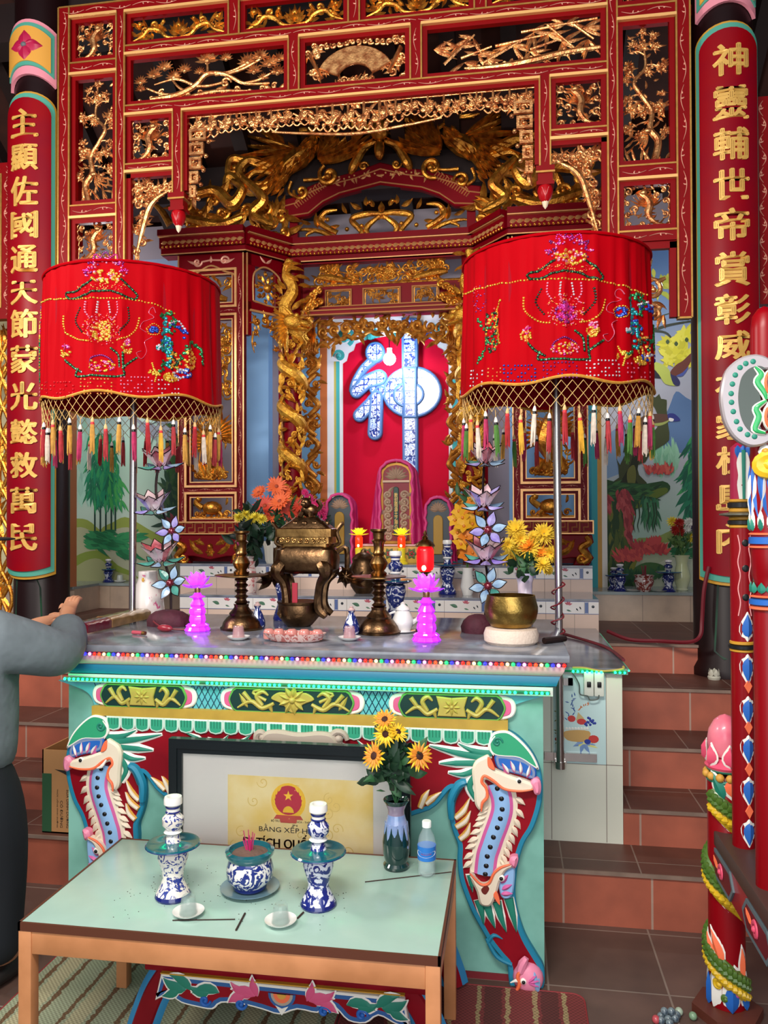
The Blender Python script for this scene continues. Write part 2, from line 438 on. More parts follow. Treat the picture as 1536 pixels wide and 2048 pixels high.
# ================================================================== carving vocabulary
def carve_lotus(mb,F,u0,u1,v0,v1,rn):
 cu,cv=(u0+u1)/2,(v0+v1)/2;W,H=u1-u0,v1-v0
 for k in range(7):
  a=pi/2+(k-3)*.42;mb.leaf(F,cu,cv-H*.28,a,H*(.72-.06*abs(k-3)),H*.24,(3-k)*.12,H*.12)
 mb.knob(F,cu,cv+H*.12,H*.14,H*.12)
 for sg in(-1,1):
  pts=cr([(cu,cv-H*.42),(cu+sg*W*.12,cv-H*.36),(cu+sg*W*.2,cv-H*.05),(cu+sg*W*.31,cv+H*.05),(cu+sg*W*.38,cv-H*.22),(cu+sg*W*.49,cv-H*.4)],6)
  mb.stroke(F,pts,[H*.08,H*.18,H*.2,H*.17,H*.07])
  for q in range(9):mb.leaf(F,cu+sg*W*rn.uniform(.1,.47),cv+H*rn.uniform(-.35,.35),rn.uniform(0,6.3),H*.42,H*.15,rn.uniform(-1.2,1.2),H*.09)
  mb.spiral(F,cu+sg*W*.36,cv-H*.02,H*.17,1,1.1,H*.09,-sg)
  mb.spiral(F,cu+sg*W*.25,cv+H*.22,H*.2,-pi/2,1.1,H*.1,sg,tail=[(cu+sg*W*.17,cv-H*.2)])
  for(du,dv,a,L)in((.12,-.1,.6,.5),(.2,.12,2.2,.42),(.33,.1,.9,.55),(.37,-.05,-.4,.5),(.42,.05,1.1,.55),(.3,-.3,-.2,.6),(.44,-.2,.5,.45),(.36,.3,0.1,.5)):
   mb.leaf(F,cu+sg*W*du,cv+H*dv,a if sg>0 else pi-a,H*L,H*.17,sg*rn.uniform(-.9,.9),H*.09)
  mb.knob(F,cu+sg*W*.41,cv+H*.3,H*.12);mb.knob(F,cu+sg*W*.16,cv+H*.34,H*.09)
def carve_beast(mb,F,u0,u1,v0,v1,rn,flip=False):
 """square panel: a winged beast among clouds and blossom"""
 W,H=u1-u0,v1-v0;S=min(W,H)
 def X(a):return u1-a*W if flip else u0+a*W
 def Z(b):return v0+b*H
 sg=-1 if flip else 1
 p=cr([(X(.08),Z(.03)),(X(.3),Z(.1)),(X(.45),Z(.3)),(X(.42),Z(.55)),(X(.5),Z(.72)),(X(.62),Z(.84)),(X(.5),Z(.95))],6)
 mb.stroke(F,p,[S*.05,S*.1,S*.17,S*.2,S*.16,S*.12,S*.05])
 mb.ell(F(X(.56),Z(.84),S*.06),(S*.09,S*.06,S*.07),8,5)
 for i in range(16):
  t=i/15;q=p[int(t*(len(p)-1))]
  for k in(-1,1):mb.leaf(F,q[0],q[1],pi/2+sg*k*rn.uniform(.7,2.1),S*rn.uniform(.12,.24),S*.05,rn.uniform(-1,1),S*.05)
 for i in range(7):mb.leaf(F,X(.45),Z(.5),(0.25+i*.22)if not flip else pi-.25-i*.22,S*(.5-.03*i),S*.06,.4*sg,S*.05)
 for i in range(5):mb.leaf(F,X(.42),Z(.5),(pi-.3-i*.25)if not flip else .3+i*.25,S*.38,S*.06,-.5*sg,S*.05)
 for(a,b)in((.08,.3),(.06,.62),(.12,.9),(.9,.9),(.93,.6),(.9,.33),(.88,.08),(.6,.08),(.75,.45),(.25,.78)):
  r=S*rn.uniform(.07,.11);mb.spiral(F,X(a),Z(b),r,rn.uniform(0,6),1.1,S*.05,rn.choice((-1,1)))
  mb.leaf(F,X(a),Z(b),rn.uniform(0,6.3),S*.17,S*.05,rn.uniform(-1,1))
 for k in range(14):
  a,b=(rn.choice((.03,.97)),rn.random())if k%2 else(rn.random(),rn.choice((.03,.97)))
  mb.leaf(F,X(a),Z(b),atan2(.5-b,.5-a)*(1 if not flip else-1)+rn.uniform(-.8,.8),S*.16,S*.05,rn.uniform(-1,1))
 for i in range(16):mb.leaf(F,X(rn.random()),Z(rn.random()),rn.uniform(0,6.3),S*.18,S*.06,rn.uniform(-1,1))
 for i in range(7):
  t0,t1=i/7,(i+1)/7
  for(aa,bb,cc,dd)in((t0,.01,t1,.01),(.01,t0,.01,t1),(.99,t0,.99,t1)):
   mb.stroke(F,cr([(X(aa),Z(bb)),(X((aa+cc)/2)+rn.uniform(-.04,.04)*W,Z((bb+dd)/2)+rn.uniform(0,.04)*H),(X(cc),Z(dd))],4),S*.03)
def blossom(mb,F,u,v,r,rn):
 for i in range(rn.randint(5,8)):
  a=rn.uniform(0,6.3);d=r*rn.uniform(.2,1);mb.knob(F,u+d*cos(a),v+d*sin(a),r*rn.uniform(.2,.32),seg=6)
 mb.rosette(F,u,v,r*.8,5,.004,rn.random())
 for i in range(6):mb.leaf(F,u,v,rn.uniform(0,6.3),r*1.3,r*.35,rn.uniform(-.5,.5))
def carve_tree(mb,F,u0,u1,v0,v1,rn,flip=False):
 W,H=u1-u0,v1-v0;S=W
 def X(a):return u1-a*W if flip else u0+a*W
 def Z(b):return v0+b*H
 sg=-1 if flip else 1
 tr=cr([(X(.3),Z(0)),(X(.22),Z(.14)),(X(.4),Z(.24)),(X(.36),Z(.37)),(X(.6),Z(.5)),(X(.75),Z(.6)),(X(.5),Z(.7)),(X(.52),Z(.84)),(X(.55),Z(.97))],6)
 mb.stroke(F,tr,[S*.18,S*.17,S*.14,S*.11,S*.1,S*.08,S*.06,S*.04])
 for(a,b,c,d)in((.36,.36,.05,.42),(.42,.4,.85,.38),(.62,.5,.95,.46),(.3,.3,.9,.24),(.7,.6,.9,.7),(.5,.72,.12,.68),(.52,.8,.85,.82),(.22,.12,.02,.2)):
  mb.stroke(F,cr([(X(a),Z(b)),(X((a+c)/2),Z((b+d)/2+.02)),(X(c),Z(d))],4),[S*.05,S*.02])
  for i in range(3):mb.leaf(F,X(a+(c-a)*(.4+.25*i)),Z(b+(d-b)*(.4+.25*i)),rn.uniform(.3,2.8),S*.17,S*.045,rn.uniform(-.6,.6))
 for(a,b,r)in((.55,.97,.1),(.3,.93,.09),(.55,.86,.13),(.3,.85,.1),(.78,.88,.09),(.12,.7,.12),(.88,.7,.13),(.45,.68,.11),(.95,.62,.1),(.18,.4,.16),(.55,.38,.14),(.8,.4,.14),(.12,.5,.08),(.92,.47,.1),(.9,.25,.12),(.05,.22,.1),(.6,.2,.1)):
  blossom(mb,F,X(a),Z(b),r*S*1.35,rn)
 for i in range(26):mb.leaf(F,X(rn.uniform(.05,.95)),Z(rn.uniform(.1,.95)),rn.uniform(0,6.3),S*rn.uniform(.12,.26),S*.06,rn.uniform(-1,1))
 mb.ell(F(X(.45),Z(.22),S*.05),(S*.1,S*.06,S*.07),8,5)
 for i in range(5):mb.leaf(F,X(.45),Z(.2),(-.2-.3*i)if not flip else pi+.2+.3*i,S*.4,S*.07,.3*sg)
 for i in range(9):mb.leaf(F,X(.06+.11*i),Z(0),pi/2+rn.uniform(-.7,.7),S*rn.uniform(.25,.5),S*.07,rn.uniform(-.8,.8))
 for i in range(4):mb.leaf(F,X(.98),Z(.06+.05*i),pi-.5 if not flip else .5,S*.3,S*.06,.6)
def carve_pine(mb,F,u0,u1,v0,v1,rn):
 W,H=u1-u0,v1-v0
 def X(a):return u0+a*W
 def Z(b):return v0+b*H
 mb.stroke(F,cr([(X(.13),Z(.06)),(X(.3),Z(.12)),(X(.42),Z(.3)),(X(.5),Z(.55)),(X(.62),Z(.5)),(X(.74),Z(.25)),(X(.9),Z(.2))],6),[H*.13,H*.14,H*.12,H*.1,H*.08,H*.05])
 mb.stroke(F,cr([(X(.42),Z(.3)),(X(.3),Z(.5)),(X(.15),Z(.42))],6),[H*.09,H*.03])
 mb.stroke(F,cr([(X(.05),Z(.02)),(X(.3),Z(0.0)),(X(.55),Z(.12)),(X(.8),Z(.05))],6),[H*.05,H*.12,H*.1,H*.04])
 for(a,b,r)in((.06,.5,.12),(.06,.32,.1),(.15,.62,.15),(.22,.78,.15),(.28,.55,.14),(.35,.68,.13),(.5,.86,.2),(.62,.86,.12),(.76,.72,.17),(.84,.82,.15),(.9,.62,.17),(.8,.5,.14),(.96,.72,.13),(.95,.42,.14),(.86,.32,.1),(.45,.6,.1)):
  u,v,R=X(a),Z(b),r*H*1.5
  for k in range(9):mb.leaf(F,u,v,pi*k/8,R,R*.3,0,R*.14,.003)
  mb.knob(F,u,v,R*.28,R*.25)
 for(a,b,c,d)in((.3,.12,.1,.35),(.35,.2,.25,.6),(.5,.55,.5,.85),(.55,.52,.75,.7),(.62,.5,.85,.8),(.74,.25,.92,.45),(.4,.3,.62,.34)):mb.stroke(F,cr([(X(a),Z(b)),(X((a+c)/2),Z((b+d)/2-.05)),(X(c),Z(d))],4),[H*.08,H*.05])
 for i in range(12):mb.spiral(F,X(.05+.08*i),Z(.05+.04*(i%3)),H*.08,rn.uniform(0,6),1,H*.05)
 for i in range(10):mb.leaf(F,X(.05+.1*i),Z(.04+.06*(i%3)),rn.uniform(-.4,.5),H*.3,H*.08,rn.uniform(-.8,.8))
 mb.spiral(F,X(.62),Z(.3),H*.13,0,1.2,H*.06);mb.spiral(F,X(.2),Z(.2),H*.1,1,1.2,H*.05)
def carve_fan(mb,F,u0,u1,v0,v1,rn):
 W,H=u1-u0,v1-v0;cu=(u0+u1)/2
 out=[]
 for i in range(17):
  a=radians(155-130*i/16);out.append((cu+W*.36*cos(a)/cos(radians(25)),v0+H*.05+H*.8*sin(a)))
 for i in range(17):
  a=radians(25+130*i/16);out.append((cu+W*.17*cos(a)/cos(radians(25)),v0+H*.02+H*.42*sin(a)))
 mb.plate(out,F,H*.07,H*.02,back=True)
 for sg in(-1,1):
  mb.stroke(F,[(cu+sg*W*.45,v0+H*.72),(cu+sg*W*.33,v0+H*.18)],H*.1,H*.12)
  for i in range(9):
   a,b=.5-rn.uniform(.01,.14),rn.uniform(.02,.98);mb.spiral(F,cu+sg*W*a,v0+H*b,H*.1,rn.uniform(0,6),1.1,H*.05,rn.choice((-1,1)))
   mb.leaf(F,cu+sg*W*a,v0+H*b,rn.uniform(0,6.3),H*.22,H*.07,rn.uniform(-1,1))
  blossom(mb,F,cu+sg*W*.3,v0+H*.35,H*.12,rn)
 for i in range(14):
  a=-.4+.8*i/13;mb.spiral(F,cu+W*a,v0+H*(.96-.55*abs(a)**2),H*.08,rn.uniform(0,6),1.0,H*.05,rn.choice((-1,1)))
 for i in range(8):
  a=-.16+.32*i/7;mb.spiral(F,cu+W*a,v0+H*.1,H*.09,rn.uniform(0,6),1.0,H*.05);mb.leaf(F,cu+W*a,v0,pi/2+rn.uniform(-1,1),H*.3,H*.07)
 mb.stroke(F,[(u0+W*.08,v0+H*.03),(u1-W*.08,v0+H*.03)],H*.06)
def carve_bamboo(mb,F,u0,u1,v0,v1,rn):
 W,H=u1-u0,v1-v0
 def X(a):return u0+a*W
 def Z(b):return v0+b*H
 mb.stroke(F,cr([(X(.22),Z(.12)),(X(.4),Z(.08)),(X(.6),Z(.14)),(X(.8),Z(.26)),(X(1),Z(.3))],6),[H*.05,H*.14,H*.16,H*.13,H*.1])
 for(a,b,c,d)in((.1,.25,.28,.85),(.2,.35,.38,.55),(.33,.2,.62,.75),(.4,.55,.7,.7),(.55,.8,.98,.95),(.6,.4,.75,.55),(.7,.9,.85,.35),(.85,.85,.96,.5)):
  mb.stroke(F,cr([(X(a),Z(b)),(X((a+c)/2),Z((b+d)/2)),(X(c),Z(d))],4),[H*.07,H*.045])
 for(a,b)in((.04,.6),(.18,.62),(.27,.8),(.3,.4),(.22,.25),(.35,.28),(.5,.55),(.62,.78),(.6,.35),(.7,.7),(.78,.5),(.8,.88),(.9,.75),(.93,.5)):
  for k in range(5):mb.leaf(F,X(a),Z(b),rn.choice((rn.uniform(-.6,.6),pi+rn.uniform(-.6,.6),rn.uniform(3.6,5.6))),H*rn.uniform(.3,.6),H*.09,rn.uniform(-.3,.3))
 for i in range(14):mb.spiral(F,X(.25+.05*i),Z(.08+.015*i),H*.07,rn.uniform(0,6),.9,H*.05)
def carve_fret(mb,F,u0,u1,v0,v1,rn,n=None):
 """a running band of scrolls, square frets and leaves"""
 W,H=u1-u0,v1-v0;n=n or max(2,int(W/H*1.1));P=W/n
 for i in range(n):
  cu=u0+(i+.5)*P;cv=(v0+v1)/2;sg=1 if i%2 else-1
  if i%3==1:
   mb.stroke(F,[(cu-P*.42,v1),(cu-P*.42,cv-H*.1),(cu+P*.2,cv-H*.1),(cu+P*.2,cv+H*.25),(cu-P*.15,cv+H*.25)],H*.12)
  mb.spiral(F,cu,cv+sg*H*.1,min(P,H)*.34,rn.uniform(0,6),1.3,H*.13,sg,tail=[(cu-P*.5,cv-sg*H*.2)])
  for k in range(4):mb.leaf(F,cu+rn.uniform(-.4,.4)*P,cv+rn.uniform(-.3,.3)*H,rn.uniform(0,6.3),H*.42,H*.13,rn.uniform(-1.2,1.2))
  mb.knob(F,cu+P*.45,v0+H*.2,H*.09)
  mb.stroke(F,cr([(cu-P*.5,v0+H*.16),(cu,v0),(cu+P*.5,v0+H*.16)],4),H*.09)
 mb.stroke(F,[(u0,v1-H*.03),(u1,v1-H*.03)],H*.07)
def carve_scrolls(mb,F,u0,u1,v0,v1,rn,n=12,size=.16):
 W,H=u1-u0,v1-v0;S=min(W,H);done=[]
 for i in range(n):
  for t in range(20):
   a,b=rn.uniform(.08,.92),rn.uniform(.08,.92);q=(u0+a*W,v0+b*H)
   if all((q[0]-p[0])**2+(q[1]-p[1])**2>(S*size*1.3)**2 for p in done):break
  done.append(q)
  mb.spiral(F,q[0],q[1],S*size,rn.uniform(0,6),1.2,S*size*.4,rn.choice((-1,1)))
  for k in range(3):mb.leaf(F,q[0],q[1],rn.uniform(0,6.3),S*size*2.2,S*size*.55,rn.uniform(-1.4,1.4))
  if len(done)>1:
   p=min(done[:-1],key=lambda p:(q[0]-p[0])**2+(q[1]-p[1])**2)
   mb.stroke(F,cr([p,((p[0]+q[0])/2+rn.uniform(-.1,.1)*S,(p[1]+q[1])/2),q],5),[S*size*.2,S*size*.35,S*size*.2])
   # ================================================================== columns with couplet boards
YC,RC=4.6,.165
COLX={'right':1.165,'left':-2.93}
for sd,cx in COLX.items():
 mb=MB(COLW).lathe([(RC*1.12,.76),(RC*1.12,.8),(RC,.84),(RC,6.2)],(cx,YC,0),32)
 setp(mb.build('column',kind='structure'),'dark lacquered round column on the %s of the altar'%sd)
LIMEP=mat('worn_green_paint','#0c4a2a',.5,color2='#122018',nscale=5)
for sd,cx in COLX.items():
 F=cylF(cx,YC,RC+.003);mb=MB(LIMEP)
 mb.plate([(-.1,.9),(-.05,.86),(.05,.88),(.1,.95),(.09,1.2),(.05,1.3),(-.08,1.28)],F,.002);mb.build('trim_%d'%(30+len(sd)),kind='structure')
def arch_outline(hw,z0,z1,n=10):
 """board with a rounded top and shallow curved foot"""
 pts=[]
 for i in range(n+1):
  a=-hw+2*hw*i/n;pts.append((a,z0-.035*(1-(a/hw)**2)))
 for i in range(13):
  t=i/12;a=hw*cos(pi*t);pts.append((a,z1-.1+.1*sin(pi*t)**.8))
 return pts
def dense(pts,L=.03):
 out=[]
 for i in range(len(pts)):
  a,b=pts[i],pts[(i+1)%len(pts)];d=sqrt((a[0]-b[0])**2+(a[1]-b[1])**2);k=max(1,int(d/L))if abs(a[0]-b[0])>.005 else max(1,int(d/.4))
  for j in range(k):out.append((a[0]+(b[0]-a[0])*j/k,a[1]+(b[1]-a[1])*j/k))
 return out
def curved_board(mb,F,hw,z0,z1,wA,wB,topm,arch=True,n=16):
 """curved slab as a grid so that it bends round its column"""
 def top(u):return z1-.1+.1*sqrt(max(0,1-(u/hw)**2))if arch else z1
 def bot(u):return z0-.03*(1-(u/hw)**2)
 vs=[];fs=[]
 for i in range(n+1):
  u=-hw*cos(pi*i/n)
  vs+=[F(u,bot(u),wA),F(u,top(u),wA),F(u,top(u),wB),F(u,bot(u),wB)]
 for i in range(n):
  a,b=4*i,4*i+4
  fs+=[(a+3,b+3,b+2,a+2),(a+1,a+2,b+2,b+1),(a,b,b+3,a+3)]
 fs+=[(0,3,2,1),(4*n,4*n+1,4*n+2,4*n+3)]
 mb.m(topm).add(vs,fs)
BRED=mat('couplet_board_red','#8e000c',.42,spec=.2,color2='#800018',nscale=3)
CGOLD=mat('couplet_gold_paint','#e6b45c',.42,.25,noise=.12,nscale=20)
def couplet(sd,chars,ztop,zbot,zs,hw,label):
 cx=COLX[sd];F=cylF(cx,YC,RC)
 t=thing('couplet_board',(cx,YC-RC,zbot),label,'couplet board','carved couplets on the columns')
 mb=MB();curved_board(mb,F,hw,zbot-.03,ztop+.05,.002,.022,OCHRE);mb.build('outer_border',t)
 mb=MB();curved_board(mb,F,hw-.012,zbot-.012,ztop+.035,.018,.032,TEAL);mb.build('inner_border',t)
 mb=MB();curved_board(mb,F,hw-.034,zbot+.02,ztop+.004,.03,.042,BRED);mb.build('board',t)
 mb=MB(CGOLD)
 for ch,(z,w,h)in zip(chars,zs):
  for du,dv in((-.0045,0),(.0045,0),(0,.004),(0,-.004),(.003,.003),(-.003,-.003)):put_text(mb,ch,F,du,z+dv,w*.94,h*.95,.007,0,.042)
 mb.build('lettering',t,smooth=0)
 t=thing('column_plaque',(cx,YC-RC,ztop+.2),'painted plaque with a red flower on the %s column above its couplet'%sd,'plaque')
 zz=ztop+.14
 PP=mat('plaque_pink','#e890a0',.5)
 def arc_band(mb,m,z0,z1,hw2,wB):
  n=14;vs=[];fs=[]
  for i in range(n+1):
   u=-hw2+2*hw2*i/n;d=.06*(1-(u/hw2)**2)
   vs+=[F(u,z0+d,.002),F(u,z1+d,.002),F(u,z1+d,wB),F(u,z0+d,wB)]
  for i in range(n):
   a,b=4*i,4*i+4;fs+=[(a+3,b+3,b+2,a+2),(a+1,a+2,b+2,b+1),(a,b,b+3,a+3)]
  fs+=[(0,3,2,1),(4*n,4*n+1,4*n+2,4*n+3)];mb.m(m).add(vs,fs)
 mb=MB();arc_band(mb,PP,zz-.04,zz+.3,hw,.02);arc_band(mb,TEAL,zz+.01,zz+.275,hw-.015,.028)
 arc_band(mb,mat('plaque_orange','#e0a040',.5),zz+.035,zz+.25,hw-.035,.034);mb.build('panel',t)
 mb=MB(mat('plaque_flower_red','#b81848',.45))
 for k in range(4):mb.leaf(F,0,zz+.19,k*pi/2,.09,.075,0,.012,.034);mb.leaf(F,0,zz+.19,k*pi/2+.5,.06,.05,0,.012,.034)
 mb.m(mat('plaque_flower_center','#6a6a70',.5)).knob(F,0,zz+.19,.018,.02,.034);mb.build('flower',t)
def zrow(x,ys,Y,wpx):
 out=[]
 for y0,y1 in ys:
  a,b=at(x,y0,Y),at(x,y1,Y);wd=at(x+wpx/2,y0,Y).x-at(x-wpx/2,y0,Y).x
  out.append(((a.z+b.z)/2,wd,abs(a.z-b.z)))
 return out
YB=YC-RC-.04
couplet('right','神靈輔世帝賞彰威在家桂島內',at(1447,38,YB).z-.05,at(1455,1150,YB).z,zrow(1450,[(88,152),(171,239),(256,321),(338,400),(417,483),(504,573),(588,650),(662,720),(745,802),(826,880),(893,950),(965,1025),(1045,1108)],YB,58),.165,'red couplet board with gold characters on the column behind the painted axe')
couplet('left','主顯佐國通天節蒙光懿救萬民',at(60,178,YB).z-.05,at(60,1140,YB).z,zrow(52,[(217,273),(288,340),(352,411),(421,476),(490,545),(560,608),(618,676),(690,746),(763,820),(838,888),(904,956),(974,1027),(1047,1102)],YB,44),.165,'red couplet board with gold characters on the column above the praying person')
# ================================================================== the great carved screen
XS,YS=-.876,4.46
scr=thing('carved_screen',(XS,YS,2.69),'tall red openwork screen with gilded carved panels standing between the two dark columns','screen')
def mx(x):return 2*XS-x
FR=planeF(YS)
fr=MB(RED);tr=MB(TRIM);bf=MB(mat('lit_gilt','#f6bc74',.4,.35));vn=MB(VINE);FV=planeF(YS-.0305);FT=planeF(YS)  # bf: upper fillets, light from above and front put into a paler gilt
def stile(x0,x1,z0,z1,vine=True,dep=.03):
 fr.rect(FR,x0,x1,z0,z1,-.03,dep);tr.rect(FR,x0-.006,x0+.003,z0,z1,0,dep+.006);tr.rect(FR,x1-.003,x1+.006,z0,z1,0,dep+.006)
 if vine:vn.wave_vine(FV,((x0+x1)/2,z0+.02),((x0+x1)/2,z1-.02),(x1-x0)*.24,.007,.15)
def rail(x0,x1,z0,z1,vine=True,dep=.028):
 fr.rect(FR,x0,x1,z0,z1,-.03,dep);tr.rect(FR,x0,x1,z1-.003,z1+.006,0,dep+.005)
 if vine:vn.wave_vine(FV,(x0+.02,(z0+z1)/2),(x1-.02,(z0+z1)/2),(z1-z0)*.22,.007,.15)
def opening(x0,x1,z0,z1,b=.034,top=True):
 """inner red frame of an opening with its upper gilt fillet, coloured as lit from above"""
 fr.frame(FR,x0,x1,z0,z1,b,-.02,.014)
 tr.frame(FR,x0,x1,z0,z1,.006,.0,.022)
 if top:bf.rect(FR,x0,x1,z1-.009,z1+.007,0,.037)
for m_ in(0,1):
 g=(lambda a,b:(a,b))if not m_ else(lambda a,b:(mx(b),mx(a)))
 stile(*g(-2.717,-2.65),2.69,4.754);stile(*g(-2.338,-2.289),3.02,4.692);stile(*g(-1.978,-1.924),3.56,4.067)
 rail(*g(-2.65,-2.338),4.345,4.405);rail(*g(-2.65,-2.338),3.465,3.529);rail(*g(-2.65,-2.338),3.115,3.17);rail(*g(-2.289,-1.978),3.715,3.757)
 opening(*g(-2.65,-2.338),4.41,4.692);opening(*g(-2.65,-2.338),3.53,4.34);opening(*g(-2.65,-2.338),3.175,3.46);opening(*g(-2.289,-1.978),3.76,4.062)
 fr.rect(FR,*g(-2.65,-2.61),2.7,3.11,-.02,.014);fr.rect(FR,*g(-2.65,-2.338),3.075,3.115,-.02,.014);tr.rect(FR,*g(-2.65,-2.644),2.69,3.11,0,.03)
 tr.rect(FR,*g(-2.717,-2.644),2.685,2.695,0,.036)
 fr.rect(FR,*g(-2.289,-2.255),3.1,3.71,-.02,.014);fr.rect(FR,*g(-2.289,-1.978),3.68,3.712,-.02,.014);bf.rect(FR,*g(-2.289,-1.978),3.705,3.722,0,.037)
 fr.rect(FR,*g(-1.924,-1.895),3.58,4.06,-.02,.016)
 fr.box(*g(-2.775,-2.68),YS+.1,YS+.15,3.3,3.36);fr.box(*g(-2.775,-2.68),YS+.1,YS+.15,4.4,4.46);fr.box(*g(-2.71,-2.66),YS+.02,YS+.15,3.3,4.46)
rail(-2.717,mx(-2.717),4.692,4.754);rail(-2.289,mx(-2.289),4.43,4.477);rail(-2.289,mx(-2.289),4.067,4.112)
fr.rect(FR,-1.895,mx(-1.895),4.03,4.06,-.02,.016);bf.rect(FR,-1.924,mx(-1.924),4.052,4.066,0,.037)
rowA=[];a=-2.289;wA=(2*(XS+2.289)-3*.062)/4
for i in range(4):
 rowA.append((a,a+wA));opening(a,a+wA,4.477,4.69)
 if i<3:stile(a+wA,a+wA+.062,4.477,4.692)
 a+=wA+.062
rowB=[(-2.289,-1.264),(-1.204,mx(-1.204)),(mx(-1.264),mx(-2.289))]
for i,(x0,x1)in enumerate(rowB):
 opening(x0,x1,4.112,4.43)
 if i<2:stile(x1,x1+.06,4.112,4.43)
fr.build('frame',scr,smooth=0);tr.build('gilt_fillets',scr,smooth=0);bf.build('lit_fillet',scr,smooth=0);vn.build('vine_ornament',scr)
FC=planeF(YS+.01)
def panel(kind,*a,name='carved_panel',m=PGOLD,seed=1,**k):
 mb=MB(m);kind(mb,FC,*a,random.Random(seed),**k);return mb.build(name,scr)
for i,(x0,x1)in enumerate(rowA):panel(carve_lotus,x0+.03,x1-.03,4.51,4.65,seed=i,m=GOLD)
panel(carve_pine,rowB[0][0]+.03,rowB[0][1]-.03,4.14,4.395,seed=5);panel(carve_fan,rowB[1][0]+.03,rowB[1][1]-.03,4.14,4.395,seed=6)
panel(carve_bamboo,rowB[2][0]+.03,rowB[2][1]-.03,4.14,4.395,seed=7)
for m_ in(0,1):
 g=(lambda a,b:(a,b))if not m_ else(lambda a,b:(mx(b),mx(a)))
 fl=bool(m_)
 panel(carve_beast,*g(-2.61,-2.375),4.44,4.66,seed=10+m_,flip=fl);panel(carve_tree,*g(-2.61,-2.375),3.565,4.3,seed=12+m_,flip=fl)
 panel(carve_beast,*g(-2.61,-2.375),3.205,3.425,seed=14+m_,flip=fl);panel(carve_beast,*g(-2.25,-2.015),3.79,4.03,seed=16+m_,flip=fl)
 sg=1 if not m_ else-1
 def bx(d):return(-2.255+d)if not m_ else mx(-2.255+d)
 mb=MB(PGOLD);rn=random.Random(20+m_)
 for i in range(16):
  t=i/15;d,z=(.01+.24*t*.95,3.655-.03*rn.random())if i<8 else(.03+.05*rn.random(),3.66-.4*(i-8)/7)
  if i<8:d=.02+.23*i/7
  mb.spiral(FC,bx(d),z-.02,.028,rn.uniform(0,6),1.1,.014,rn.choice((-1,1)))
  for k in range(4):mb.leaf(FC,bx(d),z-.02,rn.uniform(0,6.3),.07,.018,rn.uniform(-1,1))
 mb.stroke(FC,cr([(bx(.24),3.6),(bx(.15),3.55),(bx(.1),3.48),(bx(.06),3.35),(bx(.02),3.2)],6),[.01,.03,.04,.03,.01]);blossom(mb,FC,bx(.11),3.56,.05,rn);blossom(mb,FC,bx(.06),3.4,.04,rn)
 mb.rosette(FC,bx(.13),3.6,.05,8);mb.build('corner_bracket',scr)
 def ox(d):return(-2.61+d)if not m_ else mx(-2.61+d)
 mb=MB(PGOLD)
 mb.spiral(FC,ox(.16),3.02,.06,0,1.3,.03,sg,tail=[(ox(.27),3.07),(ox(.24),3.05)])
 mb.stroke(FC,cr([(ox(.27),2.95),(ox(.2),2.97),(ox(.12),2.93),(ox(.03),2.9)],6),[.01,.035,.03,.01])
 mb.spiral(FC,ox(.09),2.86,.05,1,1.2,.024,sg,tail=[(ox(.02),2.92)]);mb.spiral(FC,ox(.08),2.72,.04,3,1.2,.024,sg,tail=[(ox(.25),2.86),(ox(.13),2.8),(ox(.05),2.76)])
 for i in range(8):mb.leaf(FC,ox(.03+.03*i),2.72+.035*i,rnd.uniform(0,6.3),.09,.022,rnd.uniform(-1,1))
 mb.leaf(FC,ox(.03),2.72,-pi/2,.08,.02,.3);mb.build('lower_bracket',scr)
mb=MB(PGOLD);rn=random.Random(31);X0,X1=-1.895,mx(-1.895)
N=22
for i in range(N):
 u0=X0+(X1-X0)*i/N;u1=X0+(X1-X0)*(i+1)/N;c=abs((i+.5)/N-.5)*2
 hgt=.115+.05*max(0,1-(c/.28)**2)+.015*sin(i*1.7)
 carve_fret(mb,FC,u0,u1,4.03-hgt,4.03,rn,2)
 blossom(mb,FC,(u0+u1)/2,4.03-hgt*.55,.03,rn)
mb.stroke(FC,cr([(XS-.5,3.9),(XS-.3,3.875),(XS,3.85),(XS+.3,3.875),(XS+.5,3.9)],8),[.012,.02,.012])
mb.build('fringe_carving',scr)
for m_ in(0,1):
 mb=MB(PGOLD)
 for i in range(5):
  z1=3.95-i*.085;w=.125-.016*i;x0=X0 if not m_ else X1-w
  mb.frame(FC,x0+.01,x0+w-.01,z1-.07,z1,.016,0,.02);mb.spiral(FC,x0+w/2,z1-.035,.026,i,1.2,.014)
  mb.knob(FC,x0+(w if not m_ else 0),z1-.075,.014)
  for k in range(4):mb.leaf(FC,x0+w*rn.random(),z1-.07*rn.random(),rn.uniform(0,6.3),.06,.016,rn.uniform(-1,1))
 mb.leaf(FC,X0+.03 if not m_ else X1-.03,3.55,-pi/2,.08,.03,.5);mb.build('side_fringe_carving',scr)
 x=-1.951 if not m_ else mx(-1.951)
 fb=MB(RED);fb.box(x-.05,x+.05,YS-.05,YS+.04,3.53,3.56).box(x-.04,x+.04,YS-.04,YS+.03,3.47,3.53).box(x-.048,x+.048,YS-.048,YS+.038,3.455,3.475)
 fb.m(TRIM).box(x-.052,x+.052,YS-.052,YS+.042,3.52,3.53);fb.build('finial_block',scr)
 fb=MB(mat('finial_red','#a80814',.4,spec=.2));fb.lathe([(.012,3.36),(.034,3.39),(.044,3.43),(.036,3.46)],(x,YS-.01,0),12)
 fb.m(mat('finial_cream','#f0d8b8',.45)).lathe([(0,3.33),(.012,3.345),(.02,3.372)],(x,YS-.01,0),10)
 F2=planeF(YS-.03)
 fb.m(mat('finial_pink','#f09090',.45))
 for k in(-1,0,1):fb.leaf(F2,x+k*.022,3.45,-pi/2-k*.35,.075,.024,0,.022)
 fb.build('finial_bud',scr)
